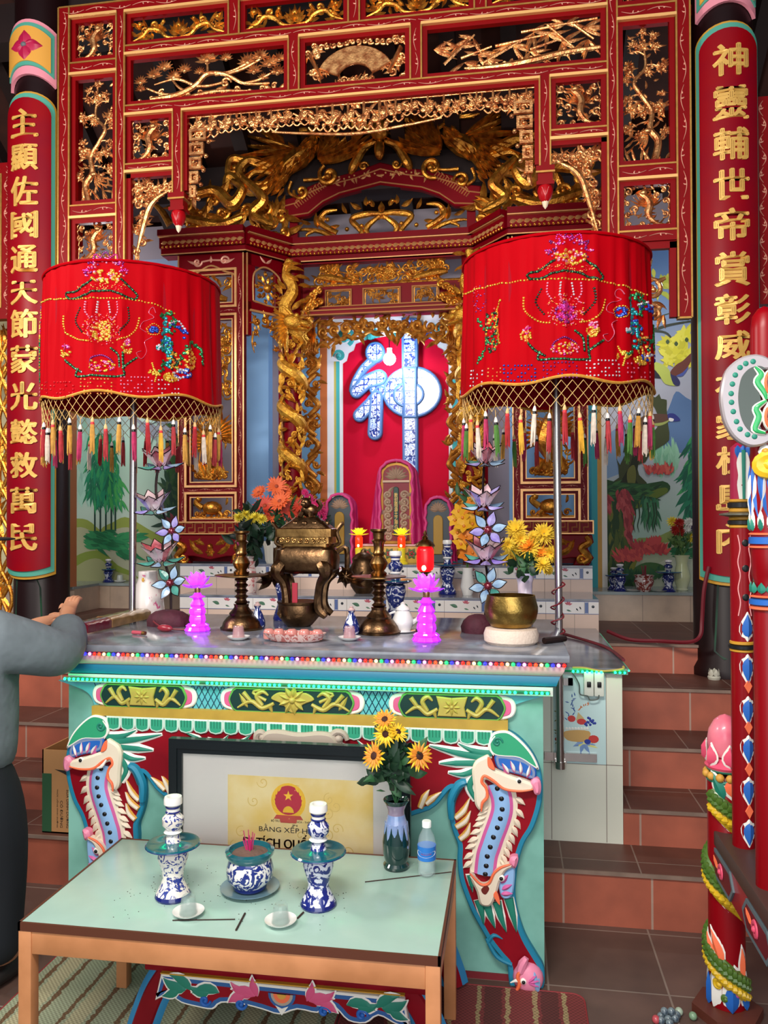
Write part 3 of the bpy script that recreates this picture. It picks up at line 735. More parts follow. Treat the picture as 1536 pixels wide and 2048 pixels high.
 # ================================================================== gilded shrine behind the screen
SX=-.915;YW=5.32;YM=5.64;ZT=1.312;ZK=3.5
sh=thing('gilded_shrine',(SX,5.6,ZT),'large red and gold shrine with dragon columns and a phoenix crest behind the screen','shrine')
def sm(x):return 2*SX-x
SRED=mat('shrine_red_lacquer','#760010',.45,spec=.15,noise=.15,nscale=4)
RIBG=mat('shrine_gilt_moulding','#e6ac70',.38,.5,noise=.15,nscale=30)
def SGp(m_):return(lambda a,b:(a,b))if not m_ else(lambda a,b:(sm(b),sm(a)))
FM=planeF(YM);FW=planeF(YW)
A,B,C=SX-1.52,SX-.915,SX-.675
for m_ in(0,1):
 g=SGp(m_)
 # ---- front wing: frame with three openings
 x0,x1=g(SX-1.42,SX-.93);w=x1-x0
 fr=MB(SRED);tr=MB(RIBG);vn=MB(VINE)
 F=planeF(YW);zc=(1.60,1.845,3.115,3.47)
 st=.065
 fr.rect(F,x0,x0+st,1.53,3.52,-.05,0);fr.rect(F,x1-st,x1,1.53,3.52,-.05,0)
 for z0,z1 in((1.53,1.6),(1.8,1.86),(3.06,3.13),(3.38,3.52)):fr.rect(F,x0+st,x1-st,z0,z1,-.05,0)
 for z0,z1 in((1.6,1.8),(1.86,3.06),(3.13,3.38)):
  tr.frame(F,x0+st-.014,x1-st+.014,z0-.014,z1+.014,.016,0,.016);fr.frame(F,x0+st,x1-st,z0,z1,.025,-.05,-.008);tr.frame(F,x0+st+.02,x1-st-.02,z0+.02,z1-.02,.007,-.02,0)
 for xa in(x0+st*.5,x1-st*.5):
  vn.wave_vine(planeF(YW-.001),(xa,1.56),(xa,3.36),.011,.007,.1)
 tr.rect(F,x0,x0+.008,1.53,3.5,0,.01);tr.rect(F,x1-.008,x1,1.53,3.5,0,.01)
 for z in(1.565,1.83,3.095):vn.wave_vine(planeF(YW-.001),(x0+st,z),(x1-st,z),.008,.006,.09)
 xm=(x0+x1)/2
 tr.stroke(F,cr([(x0+st,3.3),(x0+st+.01,3.35),(xm-.1,3.375),(xm,3.42),(xm+.1,3.375),(x1-st-.01,3.35),(x1-st,3.3)],5),.014)
 for sg in(-1,1):
  vn.spiral(F,xm+sg*.1,3.45,.035,0,1.1,.014,sg,tail=[(xm,3.46)]);vn.leaf(F,xm+sg*.08,3.44,0 if sg>0 else pi,.1,.022,.6*sg)
 vn.leaf(F,xm,3.44,pi/2,.05,.02)
 fr.rect(F,x0-.03,x1+.03,1.515,1.6,-.06,.02);tr.frame(F,x0-.03,x1+.03,1.515,1.605,.008,.02,.03)
 nk=7;P=(x1-x0+.03)/nk
 for i in range(nk):
  u=x0-.015+i*P;z0,z1,zm=1.528,1.592,1.56
  tr.stroke(planeF(YW-.02),[(u,z0),(u,z1),(u+P*.75,z1),(u+P*.75,zm),(u+P*.35,zm),(u+P*.35,z0),(u+P,z0)],.011,.008,prof=3)
 out=[(x0-.02,1.51),(x1+.02,1.51),(x1+.03,1.46),(x1-.01,1.42),(x1+.03,1.36),(x1,ZT),(x1-.1,ZT),(x1-.08,1.36),(xm+.12,1.36),(xm,1.335),(xm-.12,1.36),(x0+.08,1.36),(x0+.1,ZT),(x0,ZT),(x0-.03,1.36),(x0+.01,1.42),(x0-.03,1.46)]
 fr.plate(out[::-1],F,.05,.006,-.03)
 fr.rect(F,x0,x1,1.32,1.53,-.3,-.06)
 fr.build('wing_frame',sh);tr.build('wing_moulding',sh);vn.build('wing_vine',sh)
 mb=MB(GOLD)
 Ff=planeF(YW-.02)
 for sg in(-1,1):
  e=xm+sg*(w/2-.02)
  mb.stroke(Ff,cr([(e,1.5),(e+sg*.02,1.46),(e-sg*.03,1.42),(e+sg*.02,1.36),(e-sg*.02,1.325)],6),[.03,.045,.05,.04,.03])
  mb.spiral(Ff,e-sg*.03,1.345,.035,0,1.2,.02,sg)
  mb.leaf(Ff,xm+sg*.05,1.38,(.3 if sg>0 else pi-.3),.13,.04,.9*sg);mb.leaf(Ff,xm+sg*.04,1.44,(.5 if sg>0 else pi-.5),.1,.03,-.6*sg);mb.leaf(Ff,xm+sg*.12,1.4,pi/2-sg*.2,.09,.035,-.5*sg)
  mb.leaf(Ff,xm+sg*.1,1.44,pi/2+sg*.5,.06,.025)
 mb.knob(Ff,xm,1.43,.022);mb.rosette(Ff,xm,1.39,.035,6);mb.build('foot_carving',sh)
 Fc=planeF(YW+.02)
 rn=random.Random(50+m_)
 mb=MB(GOLD);u0,u1=x0+st+.025,x1-st-.025
 mb.ell(Fc(xm,1.7,.0),(.075,.04,.05),10,6)
 mb.stroke(Fc,cr([(xm-.07,1.7),(xm-.12,1.74),(xm-.1,1.77)],5),[.05,.04,.02]);mb.knob(Fc,xm-.1,1.765,.025)
 for k in(-1,1):mb.stroke(Fc,cr([(xm+k*.04,1.68),(xm+k*.07,1.65),(xm+k*.05,1.63)],4),[.035,.02]);mb.spiral(Fc,xm+k*.11,1.66,.025,0,1.1,.014,k);mb.leaf(Fc,xm+k*.1,1.72,pi/2-k*.5,.07,.02,k)
 for i in range(9):mb.leaf(Fc,xm-.1+.025*i,1.63,pi/2+rn.uniform(-1,1),.05,.016,rn.uniform(-1,1))
 mb.stroke(Fc,[(u0,1.63),(u1,1.63)],.02);mb.build('beast_panel',sh)
 mb=MB(GOLD)
 bd=cr([(xm+.02,2.0),(xm-.03,2.12),(xm+.0,2.25),(xm+.05,2.36),(xm+.0,2.46),(xm-.05,2.44)],6)
 mb.stroke(Fc,bd,[.06,.12,.11,.06,.05,.03]);mb.knob(Fc,xm-.04,2.45,.025);mb.leaf(Fc,xm-.05,2.45,pi+.4,.05,.015)
 for i in range(7):mb.leaf(Fc,xm,2.15,pi/2+.5+i*.22,.2,.035,.5);mb.leaf(Fc,xm+.02,2.2,pi/2-.4-i*.22,.2,.035,-.5)
 for i in range(8):mb.leaf(Fc,xm-.1+.028*i,1.9,pi/2+rn.uniform(-.5,.5),.16,.05,rn.uniform(-.8,.8));mb.spiral(Fc,xm-.11+.03*i,1.93,.03,i,1,.018)
 carve_scrolls(mb,Fc,u0+.01,u1-.01,2.45,3.03,rn,30,.15);blossom(mb,Fc,xm,2.7,.07,rn);blossom(mb,Fc,xm+.06,2.9,.05,rn)
 carve_scrolls(mb,Fc,u0+.01,u1-.01,1.92,2.4,rn,8,.1)
 mb.build('phoenix_panel',sh)
 mb=MB(GOLD)
 mb.stroke(Fc,cr([(u0+.02,3.3),(xm-.06,3.33),(xm,3.26),(xm+.05,3.2),(u1-.04,3.18)],6),[.03,.05,.06,.06,.03])
 for i in range(16):mb.leaf(Fc,rn.uniform(u0,u1),rn.uniform(3.15,3.34),rn.uniform(0,6.3),.09,.025,rn.uniform(-1,1))
 carve_scrolls(mb,Fc,u0,u1,3.15,3.36,rn,7,.14);mb.build('dragon_panel',sh)
 # ---- oblique bay between wing and centre
 pB,pC=Vector((g(B,B)[0],YW,0)),Vector((g(C,C)[0],YM,0));L=(pC-pB).length
 ex=(pC-pB).normalized();nr=Vector((ex.y,-ex.x,0))
 if nr.y>0:nr=-nr
 Fo=obliF(pB,ex,nr);s=1 if not m_ else-1
 fr=MB(SRED);tr=MB(RIBG);vn=MB(VINE)
 fr.rect(Fo,0,.045,2.92,3.52,-.04,0);fr.rect(Fo,L-.09,L,ZT,3.52,-.04,0);fr.rect(Fo,0,L,3.1,3.16,-.04,0);fr.rect(Fo,0,L,3.42,3.52,-.04,0)
 for a,b in((.045,.1),(L-.14,L-.09)):fr.rect(Fo,a,b-.02,3.16,3.42,-.04,-.005)
 tr.stroke(Fo,cr([(.06,3.17),(.06,3.34),(.1,3.4),(L/2-.03,3.43),(L-.14,3.4),(L-.1,3.34),(L-.1,3.17),(.06,3.17)],4),.014)
 tr.rect(Fo,L-.095,L-.085,ZT,3.1,0,.01);tr.rect(Fo,L-.008,L,ZT,3.5,0,.01);tr.rect(Fo,0,.008,2.92,3.5,0,.01);tr.rect(Fo,.03,L-.09,3.09,3.105,0,.014)
 vn.wave_vine(Fo,(L-.045,1.4),(L-.045,3.05),.012,.007,.11)
 for k in(-1,1):vn.leaf(Fo,L/2-.03,3.46,pi/2-k*1.1,.07,.02,.5*k)
 fr.build('oblique_frame',sh);tr.build('oblique_moulding',sh);vn.build('oblique_vine',sh)
 mb=MB(GOLD);rn=random.Random(60+m_);cu=L/2-.02
 mb.knob(Fo,cu,3.28,.035,.035)
 for i in range(9):
  a=2*pi*i/9;mb.leaf(Fo,cu+.035*cos(a),3.28+.035*sin(a),a,.06,.03);mb.spiral(Fo,cu+.085*cos(a+.3),3.28+.1*sin(a+.3),.02,a,1,.012)
 mb.build('rosette_panel',sh)
 mb=MB(GOLD)
 for(a,b,r)in((.09,3.03,.035),(.16,3.04,.04),(.23,3.02,.035),(.08,2.95,.025),(.25,2.94,.025),(.26,2.85,.02),(.07,2.87,.015)):
  mb.spiral(Fo,a,b,r,rn.uniform(0,6),1.2,r*.5)
  for k in range(4):mb.leaf(Fo,a,b,rn.uniform(0,6.3),r*2,r*.5,rn.uniform(-1,1))
 mb.stroke(Fo,cr([(.06,2.95),(.05,2.87),(.07,2.8)],4),[.02,.006]);mb.build('oblique_bracket',sh)
 # ---- dragon column at the corner
 cxc,cyc=g(C,C)[0]+s*.03,YM-.08
 cm=MB(SRED);cm.lathe([(.062,ZT),(.062,3.5)],(cxc,cyc,0),18);cm.build('column_core',sh)
 dg=MB(mat('bright_gilding','#f4bc48',.3,.72,color2='#c08028',nscale=40,bump=.6,bscale=160));pts=[];rs=[]
 N=150
 for i in range(N+1):
  t=i/N;a=s*(2*pi*5.2*t)-pi/2;r=.068+.006*sin(t*40);z=3.0-t*(3.0-ZT-.06)
  pts.append((cxc+r*cos(a),cyc+r*sin(a),z));rs.append(.05*(1-.2*t))
 dg.tube(pts,rs,8)
 Fcy=cylF(cxc,cyc,.085);rn=random.Random(70+m_)
 for i in range(130):
  z=rn.uniform(ZT+.05,3.05);u=rn.uniform(-.13,.13);dg.leaf(Fcy,u,z,rn.uniform(0,6.3),.1,.028,rn.uniform(-1.2,1.2),.02)
  if i%2==0:dg.spiral(Fcy,rn.uniform(-.12,.12),rn.uniform(ZT+.05,3.0),.024,rn.uniform(0,6),1.1,.014)
 dg.tube(cr([(cxc,cyc-.07,3.0),(cxc-s*.03,cyc-.1,3.14),(cxc+s*.03,cyc-.1,3.26),(cxc-s*.02,cyc-.1,3.38),(cxc+s*.01,cyc-.1,3.48)],6),[.05]*6+[.045]*6+[.04]*6+[.03]*6+[.02],8)
 for i in range(14):dg.leaf(Fcy,rn.uniform(-.04,.06)*s,3.05+.03*i,rn.choice((.6,2.5))+rn.uniform(-.5,.5),.1,.03,rn.uniform(-1,1),.02,.04)
 hx,hy,hz=cxc+s*.04,cyc-.14,3.02
 R=Euler((0,s*.25,0)).to_matrix()
 dg.ell((hx,hy,hz),(.075,.055,.055),10,7,R);dg.ell((hx+s*.085,hy,hz-.015),(.055,.035,.022),8,6,R);dg.ell((hx+s*.075,hy,hz-.055),(.05,.03,.014),8,6,R)
 dg.ell((hx+s*.13,hy,hz+.0),(.02,.03,.018),8,5);dg.ell((hx+s*.04,hy-.04,hz+.035),(.018,.018,.018),8,5)
 Fh=planeF(hy-.01)
 for i in range(10):dg.leaf(Fh,hx-s*.03,hz+.02-.012*i,(pi if s>0 else 0)+s*(-.7+.22*i),.13,.03,.7*s,.02)
 for k in(0,1):dg.tube(cr([(hx,hy,hz+.05),(hx-s*.05,hy-.02+.05*k,hz+.1),(hx-s*.1,hy-.02+.06*k,hz+.12)],5),[.012-.0008*q for q in range(11)],6);dg.tube(cr([(hx+s*.12,hy-.02,hz),(hx+s*.15,hy-.05,hz-.05),(hx+s*.1,hy-.06,hz-.12),(hx+s*.14,hy-.05,hz-.17)],5),.006,5)
 dg.build('dragon_column',sh)
 ja,jb=g(SX-.60,SX-.455);tr=MB(RIBG);tr.box(*g(SX-.62,SX-.605),YM-.02,YM+.02,ZT,3.0);tr.build('jamb_moulding',sh)
 mb=MB(mat('dark_gilding','#cc8a34',.4,.7,color2='#8a5018',nscale=30,bump=.3,bscale=100));rn=random.Random(80+m_)
 Fj=planeF(YM+.03);u0,u1=ja+.01,jb-.01;um=(u0+u1)/2
 for i in range(11):
  z=ZT+.1+i*.15;k=1 if i%2 else-1
  mb.stroke(Fj,cr([(um-k*.03,z-.08),(um+k*.045,z),(um-k*.03,z+.08)],6),[.03,.05,.03])
  mb.spiral(Fj,um-k*.03,z+.01,.03,0,1.1,.02,k)
  for q in range(6):mb.leaf(Fj,um+rn.uniform(-.05,.05),z+rn.uniform(-.07,.07),rn.uniform(0,6.3),.08,.028,rn.uniform(-1,1))
  if i%3==0:mb.rosette(Fj,um,z,.045,7)
 mb.build('jamb_carving',sh)
 # ---- cornice following the plan
path=[(A,YW-.02),(B,YW-.02),(C,YM-.03),(sm(C),YM-.03),(sm(B),YW-.02),(sm(A),YW-.02)]
cn=MB(SRED);tr=MB(RIBG)
for i in range(5):
 p,q=Vector((*path[i],0)),Vector((*path[i+1],0));L=(q-p).length;ex=(q-p).normalized();nr=Vector((ex.y,-ex.x,0))
 F=obliF(p,ex,nr);e0,e1=-.012,L+.012
 cn.rect(F,e0,e1,3.5,3.54,-.1,.02);cn.rect(F,e0,e1,3.54,3.62,-.1,.05);cn.rect(F,e0,e1,3.62,3.66,-.12,.085)
 tr.rect(F,e0,e1,3.613,3.627,.05,.075);tr.rect(F,e0,e1,3.5,3.507,.0,.026)
 n=int(L/.045)
 for k in range(n):
  u=(k+.5)*L/n;tr.leaf(F,u-.02,3.57,.35,.05,.03,-.4,.014,.05,5)
 bd=MB(GOLD);n=int(L/.03)
 for k in range(n):bd.knob(F,(k+.5)*L/n,3.548,.011,.014,.045,6)
 bd.build('cornice_beads',sh)
cn.build('cornice',sh);tr.build('cornice_moulding',sh)
# ---- centre: pediment board
def pz(pts):return uzs(pts,YM)
half=[(762,330),(812,341),(872,347),(912,358),(937,374),(962,377),(962,417),(949,418),(910,417),(880,397),(845,385),(760,375)]
Hf=pz(half);Rt=[(SX+abs(x-SX),z)for x,z in Hf];Rt[0]=(SX,Hf[0][1]);Rt[-1]=(SX,Hf[-1][1])
top=Rt[:6];inn=Rt[7:]
outl=[(x,z)for x,z in top]+[Rt[6]]+inn+[(sm(x),z)for x,z in inn[-2::-1]]+[(sm(Rt[6][0]),Rt[6][1])]+[(sm(x),z)for x,z in top[:0:-1]]
pd=MB(SRED);pd.plate(outl,FM,.05,.008);
for k in(0,1):
 g=SGp(k);pd.rect(FM,*g(SX-.68,SX-.62),3.66,3.88,-.02,.03)
pd.rect(FM,SX-.62,SX+.62,3.655,3.69,-.02,.03);pd.build('pediment',sh)
tr=MB(RIBG);Fp=planeF(YM-.05)
def off(pts,d):return[(x,z-d)for x,z in pts]
for s in(1,-1):
 f=(lambda p:p)if s>0 else(lambda p:(sm(p[0]),p[1]))
 tr.stroke(Fp,[f(p)for p in off(top,.05)],.01,.008,prof=3);tr.stroke(Fp,[f((x,z+.02))for x,z in inn],.01,.008,prof=3)
 for i in range(7):
  t=i/6;x=SX+.40+.2*t;z=4.09-.13*t
  tr.stroke(Fp,[f((x,z-.05)),f((x+.03,z-.01)),f((x+.01,z+.015))],.008,.006,prof=3);tr.stroke(Fp,[f((x+.015,z-.06)),f((x+.04,z-.03))],.008,.006,prof=3);tr.stroke(Fp,[f((x-.012,z-.03)),f((x+.02,z+.01))],.008,.006,prof=3)
 for i in range(9):
  t=i/8;x=SX+.03+.3*t;z=4.10-.02*t-.012*sin(t*20)
  tr.leaf(Fp,*f((x,z)),rnd.uniform(0,6.3),.05,.016,rnd.uniform(-1,1));tr.knob(Fp,*f((x+.01,z+.012)),.008)
tr.build('pediment_ornament',sh)
mb=MB(GOLD);Fq=planeF(YM-.0);rn=random.Random(91)
cpx=760
def q(x,y):return uz(x,y,YM)
base=[]
for s in(1,-1):
 def P(px_,py_,s=s):
  x,z=q(px_,py_);x=SX+s*abs(x-q(760,400)[0]);return(x,z)
 mb.stroke(Fq,cr([P(760,428),P(790,425),P(820,432),P(800,462),P(835,475),P(880,450),P(915,440),P(937,440)],7),[.03,.05,.045,.04,.04,.03,.012])
 mb.stroke(Fq,cr([P(765,432),P(790,452),P(783,470)],6),[.03,.05,.015]);mb.stroke(Fq,cr([P(850,455),P(885,430),P(875,410),P(850,408)],6),[.04,.05,.04,.015])
 mb.stroke(Fq,cr([P(900,445),P(915,452),P(905,465)],5),[.03,.01])
 for(a,b,an,L,W)in((800,412,.3,.1,.04),(830,418,.9,.09,.03),(790,408,1.3,.07,.035),(845,440,-.3,.09,.03),(890,440,1.2,.12,.04),(885,440,1.7,.12,.04),(820,465,-.6,.07,.03),(905,430,.2,.1,.03),(775,412,1.0,.06,.035)):
  mb.leaf(Fq,*P(a,b),an if s>0 else pi-an,L,W,.6*s)
 for(a,b)in((800,447),(830,450),(783,402),(850,470),(870,425)):mb.knob(Fq,*P(a,b),.017)
mb.rosette(Fq,SX,q(760,430)[1],.04,6);mb.leaf(Fq,SX,q(760,425)[1],pi/2,.08,.05);mb.build('pediment_carving',sh)
# ---- lintel: three openwork panels, moulded shelf, and fringe
ln=MB(SRED);tr=MB(mat('dim_gilt','#8a5626',.5,.5))
X0,X1=SX-.59,SX+.59
ln.rect(FM,X0-.04,X0,2.9,3.54,-.04,.02);ln.rect(FM,X1,X1+.04,2.9,3.54,-.04,.02);ln.rect(FM,X0,X1,3.49,3.54,-.04,.02);ln.rect(FM,X0,X1,3.3,3.325,-.04,.0);ln.rect(FM,X0,X1,3.13,3.165,-.06,.05);ln.rect(FM,X0,X1,3.1,3.13,-.06,.08)
for a,b in((X0,X0+.17),(SX-.22,SX-.14),(SX+.14,SX+.22),(X1-.17,X1)):ln.rect(FM,a,b,3.165,3.3,-.04,.0)
tr.rect(FM,X0,X1,3.094,3.104,.05,.088);tr.rect(FM,X0,X1,3.125,3.135,.05,.088);tr.rect(FM,X0,X1,3.16,3.168,.0,.056)
for a,b in((X0+.17,SX-.22),(SX-.14,SX+.14),(SX+.22,X1-.17)):tr.frame(FM,a,b,3.165,3.3,.01,-.01,.012)
ln.build('lintel',sh);tr.build('lintel_moulding',sh)
DG=_M['dark_gilding']
mb=MB(DG);rn=random.Random(95);Fl=planeF(YM+.01)
for a,b in((X0+.18,SX-.23),(SX-.13,SX+.13),(SX+.23,X1-.18)):
 carve_scrolls(mb,Fl,a,b,3.18,3.29,rn,8 if b-a>.2 else 6,.24);mb.frame(Fl,a+.004,b-.004,3.172,3.294,.008,0,.01)
mb.build('lintel_panels',sh)
mb=MB(GOLD);rn=random.Random(96)
for s in(-1,1):
 cu=SX+s*.38
 mb.stroke(Fl,cr([(cu-s*.15,3.36),(cu,3.39),(cu+s*.1,3.4)],5),[.03,.07,.03])
 for i in range(6):mb.leaf(Fl,cu,3.4,pi/2+s*(-.9+.3*i),.13,.03,.4*s);mb.leaf(Fl,cu-s*.1,3.37,(pi if s>0 else 0)+rn.uniform(-.5,.5),.12,.025)
carve_scrolls(mb,Fl,X0+.02,X1-.02,3.34,3.48,rn,34,.26);mb.stroke(Fl,[(X0,3.335),(X1,3.335)],.02);mb.rosette(Fl,SX,3.41,.06,8);mb.build('crane_frieze',sh)
mb=MB(DG);rn=random.Random(97)
Xf0,Xf1=X0+.02,X1-.02
for i in range(13):
 u=Xf0+(Xf1-Xf0)*(i+.5)/13;c=abs(i-6)/6;h=.12+.13*c**1.6
 mb.spiral(Fl,u,3.09-h*.45,.045,rn.uniform(0,6),1.2,.024,rn.choice((-1,1)))
 mb.stroke(Fl,cr([(u-.05,3.09-h),(u,3.09-h*.8),(u+.05,3.09-h)],5),[.02,.035,.02])
 for k in range(8):mb.leaf(Fl,u+rn.uniform(-.04,.04),3.09-h*rn.random(),rn.uniform(0,6.3),.1,.03,rn.uniform(-1,1))
mb.rosette(Fl,SX,3.02,.05,8);mb.build('fringe_carving',sh)
for s in(-1,1):
 mb=MB(GOLD)
 x=SX+s*.53
 for k in range(9):mb.leaf(planeF(YM-.06),x-.035+.009*k,3.07,-pi/2+(k-4)*.02,.24,.012,0,.01,0,5)
 mb.ell((x,YM-.06,3.08),(.04,.03,.035),10,6)
 for i in range(8):mb.leaf(planeF(YM-.08),x+s*.02,3.16,rnd.uniform(0,6.3),.12,.035,rnd.uniform(-1,1));mb.spiral(planeF(YM-.08),x-s*.03*(i%4),3.14+.02*i,.03,i,1.1,.02)
 mb.build('gilt_tassel',sh)
 # ---- phoenix crest over the cornice
ctrz=lambda x,y:at(x,y,YM-.05)
for s in(1,-1):
 mb=MB(GOLD);rn=random.Random(100+s);Fk=planeF(YM-.06)
 xr=at(757,330,YM-.05).x
 def P(x,y,s=s):
  p=at(x,y,YM-.05);return(SX-s*abs(p.x-xr)if x<=757 else SX+s*abs(p.x-xr),p.z+(.0))
 bd=cr([P(560,375),P(570,340),P(598,318),P(622,300),P(625,280),P(620,268)],6)
 mb.stroke(Fk,bd,[.04,.13,.16,.1,.06,.06]);mb.knob(Fk,*P(622,268),.045);mb.leaf(Fk,*P(628,268),(-.6 if s>0 else pi+.6),.1,.03)
 for i in range(3):mb.stroke(Fk,cr([P(618,262),P(600-12*i,258+3*i),P(575-14*i,268-8*i)],5),[.02,.03,.01])
 for r_,(n,L0,base,a0,a1)in enumerate(((9,.5,(595,308),2.5,3.9),(7,.36,(600,310),2.4,4.0))):
  for i in range(n):
   a=a0+(a1-a0)*i/(n-1);mb.leaf(Fk,*P(*base),a if s>0 else pi-a,L0*(1-.25*abs(i-n/3)/n),.042,.25*s,.032,.02*r_+.006*(i%2))
 for r_,(n,L0,base,a0,a1)in enumerate(((10,.5,(640,330),.15,1.15),(8,.34,(638,328),.1,1.2),(6,.2,(636,326),.1,1.3))):
  for i in range(n):
   a=a0+(a1-a0)*i/(n-1);mb.leaf(Fk,*P(*base),a if s>0 else pi-a,L0*(.8+.25*sin(pi*i/n)),.042,.3*s,.032,.022*r_+.006*(i%2))
 for i in range(110):
  t=rn.random();q_=bd[int(t*(len(bd)-8))];mb.leaf(Fk,q_[0]+rn.uniform(-.05,.05),q_[1]+rn.uniform(-.05,.05),(-2.3 if s>0 else pi+2.3)+rn.uniform(-.3,.3),.085,.026,0,.016,.04+.03*rn.random())
 for(pp,ws)in(([(545,335),(500,322),(478,345),(500,370),(540,365)],[.05,.07,.08,.06,.02]),([(550,350),(510,345),(490,365)],[.05,.05,.02]),([(548,345),(470,318),(455,345),(462,380)],[.04,.06,.06,.03]),([(540,372),(500,385),(460,355),(450,380),(440,400)],[.03,.07,.08,.07,.04])):
  mb.stroke(Fk,cr([P(*z)for z in pp],7),ws,None)
 for(a,b,r_)in((466,338,26),(545,300,10),(535,270,10),(525,338,10),(655,352,22),(600,385,16)):
  mb.spiral(Fk,*P(a,b),r_/280,rn.uniform(0,6),1.3,r_/620,s)
 mb.stroke(Fk,cr([P(580,365),P(575,385),P(590,395)],5),[.03,.02,.03]);mb.stroke(Fk,cr([P(605,362),P(640,358),P(660,345)],5),[.03,.02,.03])
 for(pp,ws)in(([(375,430),(410,412),(450,405),(480,430),(500,400),(480,385)],[.03,.07,.08,.09,.07,.04]),([(380,455),(420,465),(460,470),(500,455)],[.05,.08,.08,.04]),([(500,380),(540,420),(520,450),(560,470)],[.05,.08,.07,.03]),([(360,470),(345,445),(330,430)],[.06,.05,.03])):
  Fz=planeF(YM-.25)
  mb.stroke(Fz,cr([P(*z)for z in pp],7),ws)
 for(a,b)in((390,435),(440,420),(455,440),(500,430),(530,420),(540,450),(560,435),(565,465),(520,465),(420,450),(405,470),(475,465),(545,480)):
  Fz=planeF(YM-.25+(a-400)*.0012)
  mb.spiral(Fz,*P(a,b),.055,rn.uniform(0,6),1.2,.03,rn.choice((-1,1)))
  for k in range(4):mb.leaf(Fz,*P(a,b),rn.uniform(0,6.3),.17,.05,rn.uniform(-1,1))
 mb.build('phoenix_crest',sh)
mb=MB(GOLD);Fk=planeF(YM-.05)
z0=at(757,262,YM-.05).z
mb.ell((SX,YM-.08,z0),(.075,.06,.085),12,8);mb.ell((SX,YM-.08,z0-.15),(.04,.035,.075),10,7)
for s in(1,-1):
 mb.stroke(Fk,cr([(SX+s*.03,z0-.08),(SX+s*.12,z0-.12),(SX+s*.2,z0-.25),(SX+s*.22,z0-.3)],6),[.03,.06,.07,.02]);mb.spiral(Fk,SX+s*.12,z0-.1,.04,0,1.2,.025,s);mb.spiral(Fk,SX+s*.12,z0-.25,.035,0,1.2,.02,-s)
 mb.stroke(Fk,cr([(SX+s*.05,z0+.03),(SX+s*.2,z0+.06),(SX+s*.3,z0+.0)],6),[.05,.06,.03])
mb.build('crest_jewel',sh)
# ================================================================== back wall of the niche: painted surround and the great character
FWL=planeF(6.058)
wp=thing('niche_painting',(SX,6.055,1.3),'crimson painted niche with white, teal and orange border stripes behind the character','wall painting')
NR=mat('niche_crimson','#c4082e',.7,spec=.1,noise=.08,nscale=3)
def wx(px_):return at(px_,800,6.05).x
mb=MB(mat('niche_white','#e6e6ea',.6));mb.rect(FWL,wx(628),wx(925),1.31,3.3,0,.002);mb.build('border',wp,smooth=0)
mb=MB(mat('niche_orange','#c86a30',.6));mb.rect(FWL,wx(640),wx(654),1.31,3.2,.002,.004)
mb.m(mat('niche_teal','#3aa8a8',.6));mb.rect(FWL,wx(672),wx(679),1.31,2.86,.002,.004);mb.rect(FWL,wx(904),wx(914),1.31,3.1,.002,.004)
mb.m(mat('niche_olive','#c0b050',.6));mb.rect(FWL,wx(668),wx(672),1.31,2.86,.002,.004);mb.m(_M['niche_teal'])
mb.spiral(FWL,wx(678),2.9,.05,pi,1.1,.03,-1,h=.004);mb.m(mat('niche_sky','#7fb4dc',.6));mb.rect(FWL,wx(600),wx(640),1.31,3.3,.002,.004);mb.rect(FWL,wx(914),wx(945),1.31,3.3,.002,.004)
for x in(690,740,800,850,880):mb.m(rnd.choice((_M['niche_teal'],_M['niche_olive'],mat('niche_blue','#3060c0',.6))));mb.spiral(FWL,wx(x),3.05,.07,x,1.2,.05,h=.004)
mb.build('stripes',wp,smooth=0)
arch=[(wx(686),1.31),(wx(897),1.31),(wx(897),2.84)]+[(wx(a),z)for a,z in((890,2.86),(886,2.92),(876,2.94),(872,2.99),(850,3.02),(790,3.05),(735,3.02),(712,2.99),(708,2.94),(698,2.92),(694,2.86))]+[(wx(686),2.84)]
mb=MB(NR);mb.plate(arch,FWL,.004,0,.002);mb.build('ground',wp,smooth=0)
wall_px=lambda a,b:uz(512+a/3,500+b/3,6.0)
ch=thing('character_relief',(SX,6.05,2.2),'large relief character covered in blue and white porcelain on the crimson niche wall','wall ornament')
